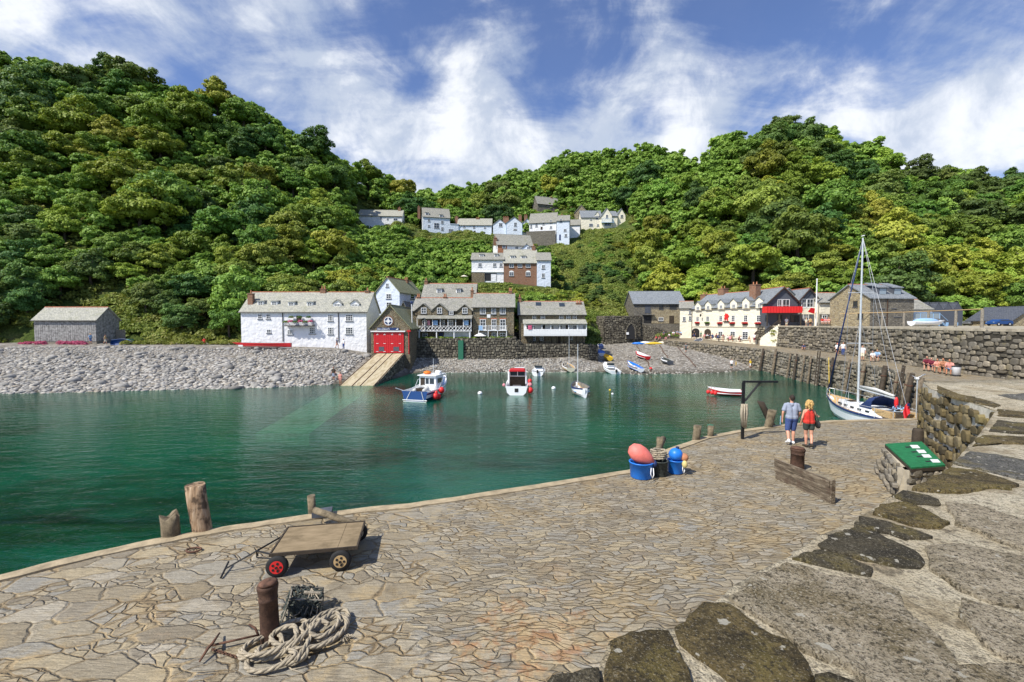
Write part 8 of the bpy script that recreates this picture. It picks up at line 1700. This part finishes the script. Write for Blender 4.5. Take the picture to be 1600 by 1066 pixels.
def person(label, loc, rot, kind, female=False, top='whitewash', bottom='navy', hair='hair_dark', sc=1.0, group=None, skin='skin', bot='shorts', tp='shirt', hr='hair', vox=.014, J=None, shoe='wood_dark', hat=None):
    key = (kind, female) if J is None else label; s_ = .92 if female else 1
    if J is None: J = pose(kind, female)
    def get(nm, fn):
        k = (key, nm)
        if k not in CACHE: CACHE[k] = fn()
        return CACHE[k]
    e_ = empty('person', loc, rot, label, 'person', group); e_.scale = (sc,)*3
    parts = [('body', get('body', lambda: body_mesh(J, s_, vox, female)), skin)]
    if tp: parts.append(('shirt' if tp == 'shirt' else 'camisole', get(tp, lambda: cloth(J, s_, vox, tp, female)), top))
    parts += [(bot if bot != 'brief' else 'short_shorts', get(bot, lambda: cloth(J, s_, vox, bot, female)), bottom), ('hair', get(hr, lambda: cloth(J, s_, min(vox, .012), hr, female)), hair), ('shoes', get('shoes', lambda: cloth(J, s_, vox, 'shoes', female)), shoe)]
    if hat: parts.append(('hat', get('hat', lambda: cloth(J, s_, .008, 'hat', female)), hat))
    for nm, me, mt in parts:
        o = bpy.data.objects.new(nm, me); COL.objects.link(o); o.parent = e_; o.material_slots[0].link = 'OBJECT'; o.material_slots[0].material = M[mt]
    return e_
plain('grey_shirt', (.30,.34,.42), .9, var=.1, sc=14); plain('blue_shorts', (.06,.10,.27), .85, var=.25, sc=18); plain('red_top', (.60,.04,.025), .8, var=.15, sc=14); plain('dark_shorts', (.045,.06,.05), .85); plain('maroon', (.18,.02,.04), .8); plain('salmon', (.75,.32,.25), .8)
# ---- the couple walking away along the quay (facing +Y in local space)
J = pose('stand'); J['knl'] = V3(-.12,.02,.50); J['anl'] = V3(-.17,-.20,.20); J['tol'] = V3(-.19,-.07,.09); J['knr'] = V3(.09,.07,.50); J['anr'] = V3(.07,.02,.09); J['tor'] = V3(.09,.19,.035)
J['ell'] = V3(-.30,-.02,1.13); J['wrl'] = V3(-.30,.02,.86); J['elr'] = V3(.275,.0,1.13); J['wrr'] = V3(.26,.14,.90); J['hd'] = V3(.01,.03,1.635)
p = onz(1236, 694, QZ); man = person('man in a grey blue t-shirt and blue shorts walking away beside the woman in red', (p.x, p.y, QZ), R(-8), 'walk', False, 'grey_shirt', 'blue_shorts', 'hair_dark', 1.02, J=J, vox=.0068, shoe='white_paint')
m = MB(); o = MB().path([(-.36,.03,1.02),(-.37,.03,.70)], .012, 6).build('walking_stick', M['light_blue'], None); o.location = man.location; o.rotation_euler = man.rotation_euler; T(o, 'thin pale blue stick held in the left hand of the man in grey', 'stick')
J = pose('stand', True); J = {k: v/.92*.93 for k, v in J.items()}; J['knr'] = V3(.08,-.02,.45); J['anr'] = V3(-.03,-.24,.17); J['tor'] = V3(-.05,-.14,.06); J['knl'] = V3(-.07,.06,.46); J['anl'] = V3(-.06,.04,.085); J['tol'] = V3(-.07,.20,.03)
J['elr'] = V3(.30,-.0,1.09); J['wrr'] = V3(.42,.20,1.06); J['ell'] = V3(-.23,.0,1.05); J['wrl'] = V3(-.22,.10,.83)
p = onz(1263, 699, QZ); wom = person('blonde woman in a red strappy top and dark shorts walking with a black bag', (p.x, p.y, QZ), R(-4), 'walk', True, 'red_top', 'dark_shorts', 'hair_blond', 1.0, J=J, vox=.0068, bot='brief', tp='top', hr='longhair', shoe='wood_dark')
m = MB(); m.ball((.27,-.05,.84), (.06,.14,.13), 14, 10); m.ball((.27,-.05,.80), (.055,.15,.11), 14, 10); o = m.build('handbag', M['black'], None, True); m = MB(); m.path([(.20,-.0,1.32),(.235,-.10,1.1),(.26,-.14,.9)], .012, 6); m.path([(.20,.0,1.32),(.245,.07,1.1),(.27,.06,.9)], .012, 6); s_ = m.build('strap', M['black'], o); o.location = wom.location; o.rotation_euler = wom.rotation_euler; T(o, 'black shoulder bag hanging at the right side of the blonde woman', 'handbag')
# ---- small figures
def pz(px, py, z): return onz(px, py, z)
person('person in a white top and red headscarf standing against the sea wall', pz(1308,555,3.5), 2.6, 'stand', True, 'white_paint', 'black', 'bright_red', bot='brief'); person('person in a pale shirt and jeans standing beside the red headscarf', pz(1317,555.5,3.5), 2.9, 'stand', False, 'whitewash', 'blue_shorts', 'hair_brown', bot='trousers')
person('person in white standing directly behind the yacht mast', pz(1347.5,563.5,3.45), 2.5, 'stand', False, 'whitewash', 'cream_paint', 'hair_brown')
SG = 'people sitting along the foot of the sea wall'
def bench(px, py, Lx=1.0): pass
for px, py, t_, b_, lb, fm in ((1364,565,'whitewash','cream_paint','seated person in white, leftmost of three behind the yacht boom',True),(1371,564.5,'light_blue','navy','seated person in light blue, middle of three behind the yacht boom',False),(1380,563,'pink','dark_shorts','seated person in pink, rightmost of three behind the yacht boom',True)):
    person(lb, pz(px,py,QZ+.02), 2.3, 'sit', fm, t_, b_, 'hair_brown', group=SG, bot='brief')
m = MB(); a = pz(1360,560,QZ); b = pz(1386,557,QZ); d_ = b-a; m.box(0,-.2,0,d_.length+.8,.35,.40); o = m.build('stone_bench', M['rubble'], None); o.location = (a.x+.1, a.y+.35, QZ); o.rotation_euler = (0,0,math.atan2(d_.y,d_.x)); T(o, 'low stone ledge under the three seated people by the sea wall', 'bench')
for px, py, t_, b_, lb, fm, sk in ((1449,579,'maroon','dark_shorts','seated person in dark maroon, leftmost of the five by the white bin',False,'skin'),(1456,580,'maroon','navy','seated person in maroon, second of the five by the white bin',True,'skin'),(1465,582,'salmon','cream_paint','sunburnt seated person in salmon, third of the five by the bin',True,'skin_tan'),(1474,583.5,'orange','dark_shorts','bare backed sunburnt person leaning forward, fourth of the five',False,'skin_tan'),(1484,586,'salmon','light_blue','seated person in pale shorts next to the white bin',False,'skin_tan')):
    person(lb, pz(px,py,QZ+.02), 2.2, 'sit', fm, sk if 'bare' in lb else t_, b_, 'hair_dark' if 'maroon' in lb else 'hair_brown', group=SG, skin=sk)
m = MB(); a = pz(1446,572,QZ); b = pz(1490,578,QZ); d_ = b-a; m.box(0,-.1,0,d_.length+.3,.4,.40); o = m.build('stone_bench', M['rubble'], None); o.location = (a.x, a.y+.0, QZ); o.rotation_euler = (0,0,math.atan2(d_.y,d_.x)); T(o, 'low stone ledge under the five people beside the white bin', 'bench')
person('person in dark clothes lying back reading against the hedge wall', pz(1256,547,3.5), 2.4, 'sit_low', False, 'navy', 'dark_shorts', 'hair_dark')
# terrace, upper level
person('person in a white top standing on the terrace under the red balcony', onY(1228.5,511,84.9), 2.9, 'stand', False, 'whitewash', 'cream_paint', 'hair_dark'); person('person in black standing at the head of the inn stairs', onY(1219,513,84.6), 1.2, 'stand', False, 'black', 'navy', 'hair_dark', .8)
person('person in a brown top standing by the flagpole', onY(1266,511,84.2), 3.0, 'stand', False, 'teak', 'wood_dark', 'hair_dark'); person('person in a pale green top beside the one in brown', onY(1259.5,511,84.4), 3.2, 'stand', True, 'cream_paint', 'wood_grey', 'hair_blond')
for px, t_, lb in ((1284,'red_top','person in a red top and white hat seated above the sea wall'),(1289,'pink','person in pink seated beside the red top above the sea wall'),(1294,'salmon','person in salmon seated right of the one in pink above the wall')):
    person(lb, (lambda q: (q.x, q.y, UZ+.3))(onY(px,511,80.5)), 2.8, 'sit', True, t_, 'whitewash', 'hair_brown', hat='white_paint' if px == 1284 else None)
# beach
def sh(px, py): return on_shore(px, py)
person('person in a grey shirt bending by the beached boats below the inn', sh(1072,551), 2.6, 'bend', False, 'grey_metal', 'dark_shorts', 'hair_brown'); person('adult in pale clothes with two children at the water edge', sh(1143,576.5), 2.8, 'stand', True, 'whitewash', 'dark_shorts', 'hair_dark')
person('small child in yellow at the water edge', sh(1150,573), 1, 'stand', True, 'yellow', 'yellow', 'hair_brown', .62); person('child in a yellow top and pale shorts near the first wall post', sh(1172.5,575), .4, 'walk', True, 'yellow', 'whitewash', 'hair_blond', .9)
person('person in white standing against the kiln left of the arch', sh(966.5,535.5), 3.0, 'stand', True, 'whitewash', 'salmon', 'hair_brown'); 
person('person in blue with a backpack walking past the boarded shed', onY(141.5,537.5,76.3), -1.57, 'walk', False, 'light_blue', 'blue_shorts', 'hair_blond'); person('person in tan shorts near the blue upturned boat', onY(164.5,538,76.3), -1.2, 'walk', True, 'teak', 'cream_paint', 'hair_brown')
person('person in dark clothes in front of the cottage, left of a pair', onY(526.5,544.5,74), -1.3, 'walk', False, 'navy', 'skin', 'hair_dark'); person('person in a white top and jeans in front of the cottage, right of a pair', onY(537,545,74), 3.0, 'stand', True, 'whitewash', 'blue_shorts', 'hair_dark', bot='trousers')
person('person in a dark top standing on the pebbles left of the slipway', sh(521.5,594), 2.9, 'stand', False, 'wood_dark', 'grey_shirt', 'hair_dark', skin='skin_tan'); person('sunburnt bather in pink standing at the foot of the slipway', onz(532,602,.25), 3.1, 'stand', True, 'salmon', 'salmon', 'hair_brown', skin='skin_tan', bot='brief')
person('person in red half hidden by scrub left of the white cottage', onY(320,537,78.2), 1, 'sit_low', True, 'red_top', 'dark_shorts', 'hair_dark', 1.2)
# crowd outside the inn
rc = random.Random(12); tops_ = ['whitewash','pink','grey_shirt','light_blue','red_top','navy','cream_paint','white_paint','maroon','teak']; TN_ = ['white','pink','grey','light blue','red','navy','cream','bright white','maroon','tan']
def infront(px, d_):
    u, z = IN.loc(px, 520); v = Matrix.Rotation(IN.yaw, 3, 'Z') @ Vector((u, -d_, 0)) + IN.P; return (v.x, v.y, 4.28 if v.y > 95 else 4.05)
xs_ = [1113,1118,1124,1129,1134,1139,1143,1148,1153,1157,1161,1166,1171,1177]
for i, px in enumerate(xs_):
    k = rc.randrange(10); lb = 'person in %s sitting at the crowded tables in front of the inn' % TN_[k]; person(lb, infront(px, rc.uniform(1.0, 2.6)), rc.uniform(0, 6.28), 'sit', rc.random() < .5, tops_[k], rc.choice(['navy','dark_shorts','cream_paint']), rc.choice(['hair_dark','hair_brown','hair_blond']), group='people at the tables in front of the inn')
person('person in a white shirt standing in the right hand inn archway', infront(1184,.8), 2, 'stand', False, 'white_paint', 'maroon', 'hair_brown'); person('person in black standing at the far inn door', infront(1090,.9), 2.4, 'stand', False, 'black', 'navy', 'hair_dark'); person('person in green at the second inn arch', infront(1100,.8), 2.0, 'stand', True, 'green_paint', 'black', 'hair_brown'); person('person in pale pink sitting between the inn arches', infront(1106,.9), 2.6, 'sit', True, 'pink', 'cream_paint', 'hair_dark')
for i, px in enumerate((1116,1128,1140,1153,1166)):
    x, y, z = infront(px, 1.9); e_ = empty('picnic_table', (x, y, z), IN.yaw, 'wooden pub table among the people in front of the inn', 'table', 'pub tables in front of the inn'); MB().box(-.8,-.35,.70,.8,.35,.75).build('top', M['wood_grey'], e_)
    for sx in (-.6,.6): MB().box(sx-.04,-.5,0,sx+.04,.5,.06).build('foot', M['wood_grey'], e_); MB().box(sx-.04,-.05,.061,sx+.04,.05,.699).build('leg', M['wood_grey'], e_)
for i, (px, py, k) in enumerate(((1026,531,4),(1031,531,8),(1041,532,1),(1046,527,0),(1052,524,7),(1058,523,2),(1064,524,3),(1037,524,5))):
    Y = 101.5; q = onY(px, py, Y); person('person in %s sitting in the garden bank between kiln and inn' % TN_[k], (q.x, q.y, max(q.z, interp_cols(SHORE, px, Y))), rc.uniform(2,4), 'sit_low', rc.random() < .5, tops_[k], 'navy', 'hair_brown', group='people on the bank between kiln and inn')
# people aboard / by the upper wall end
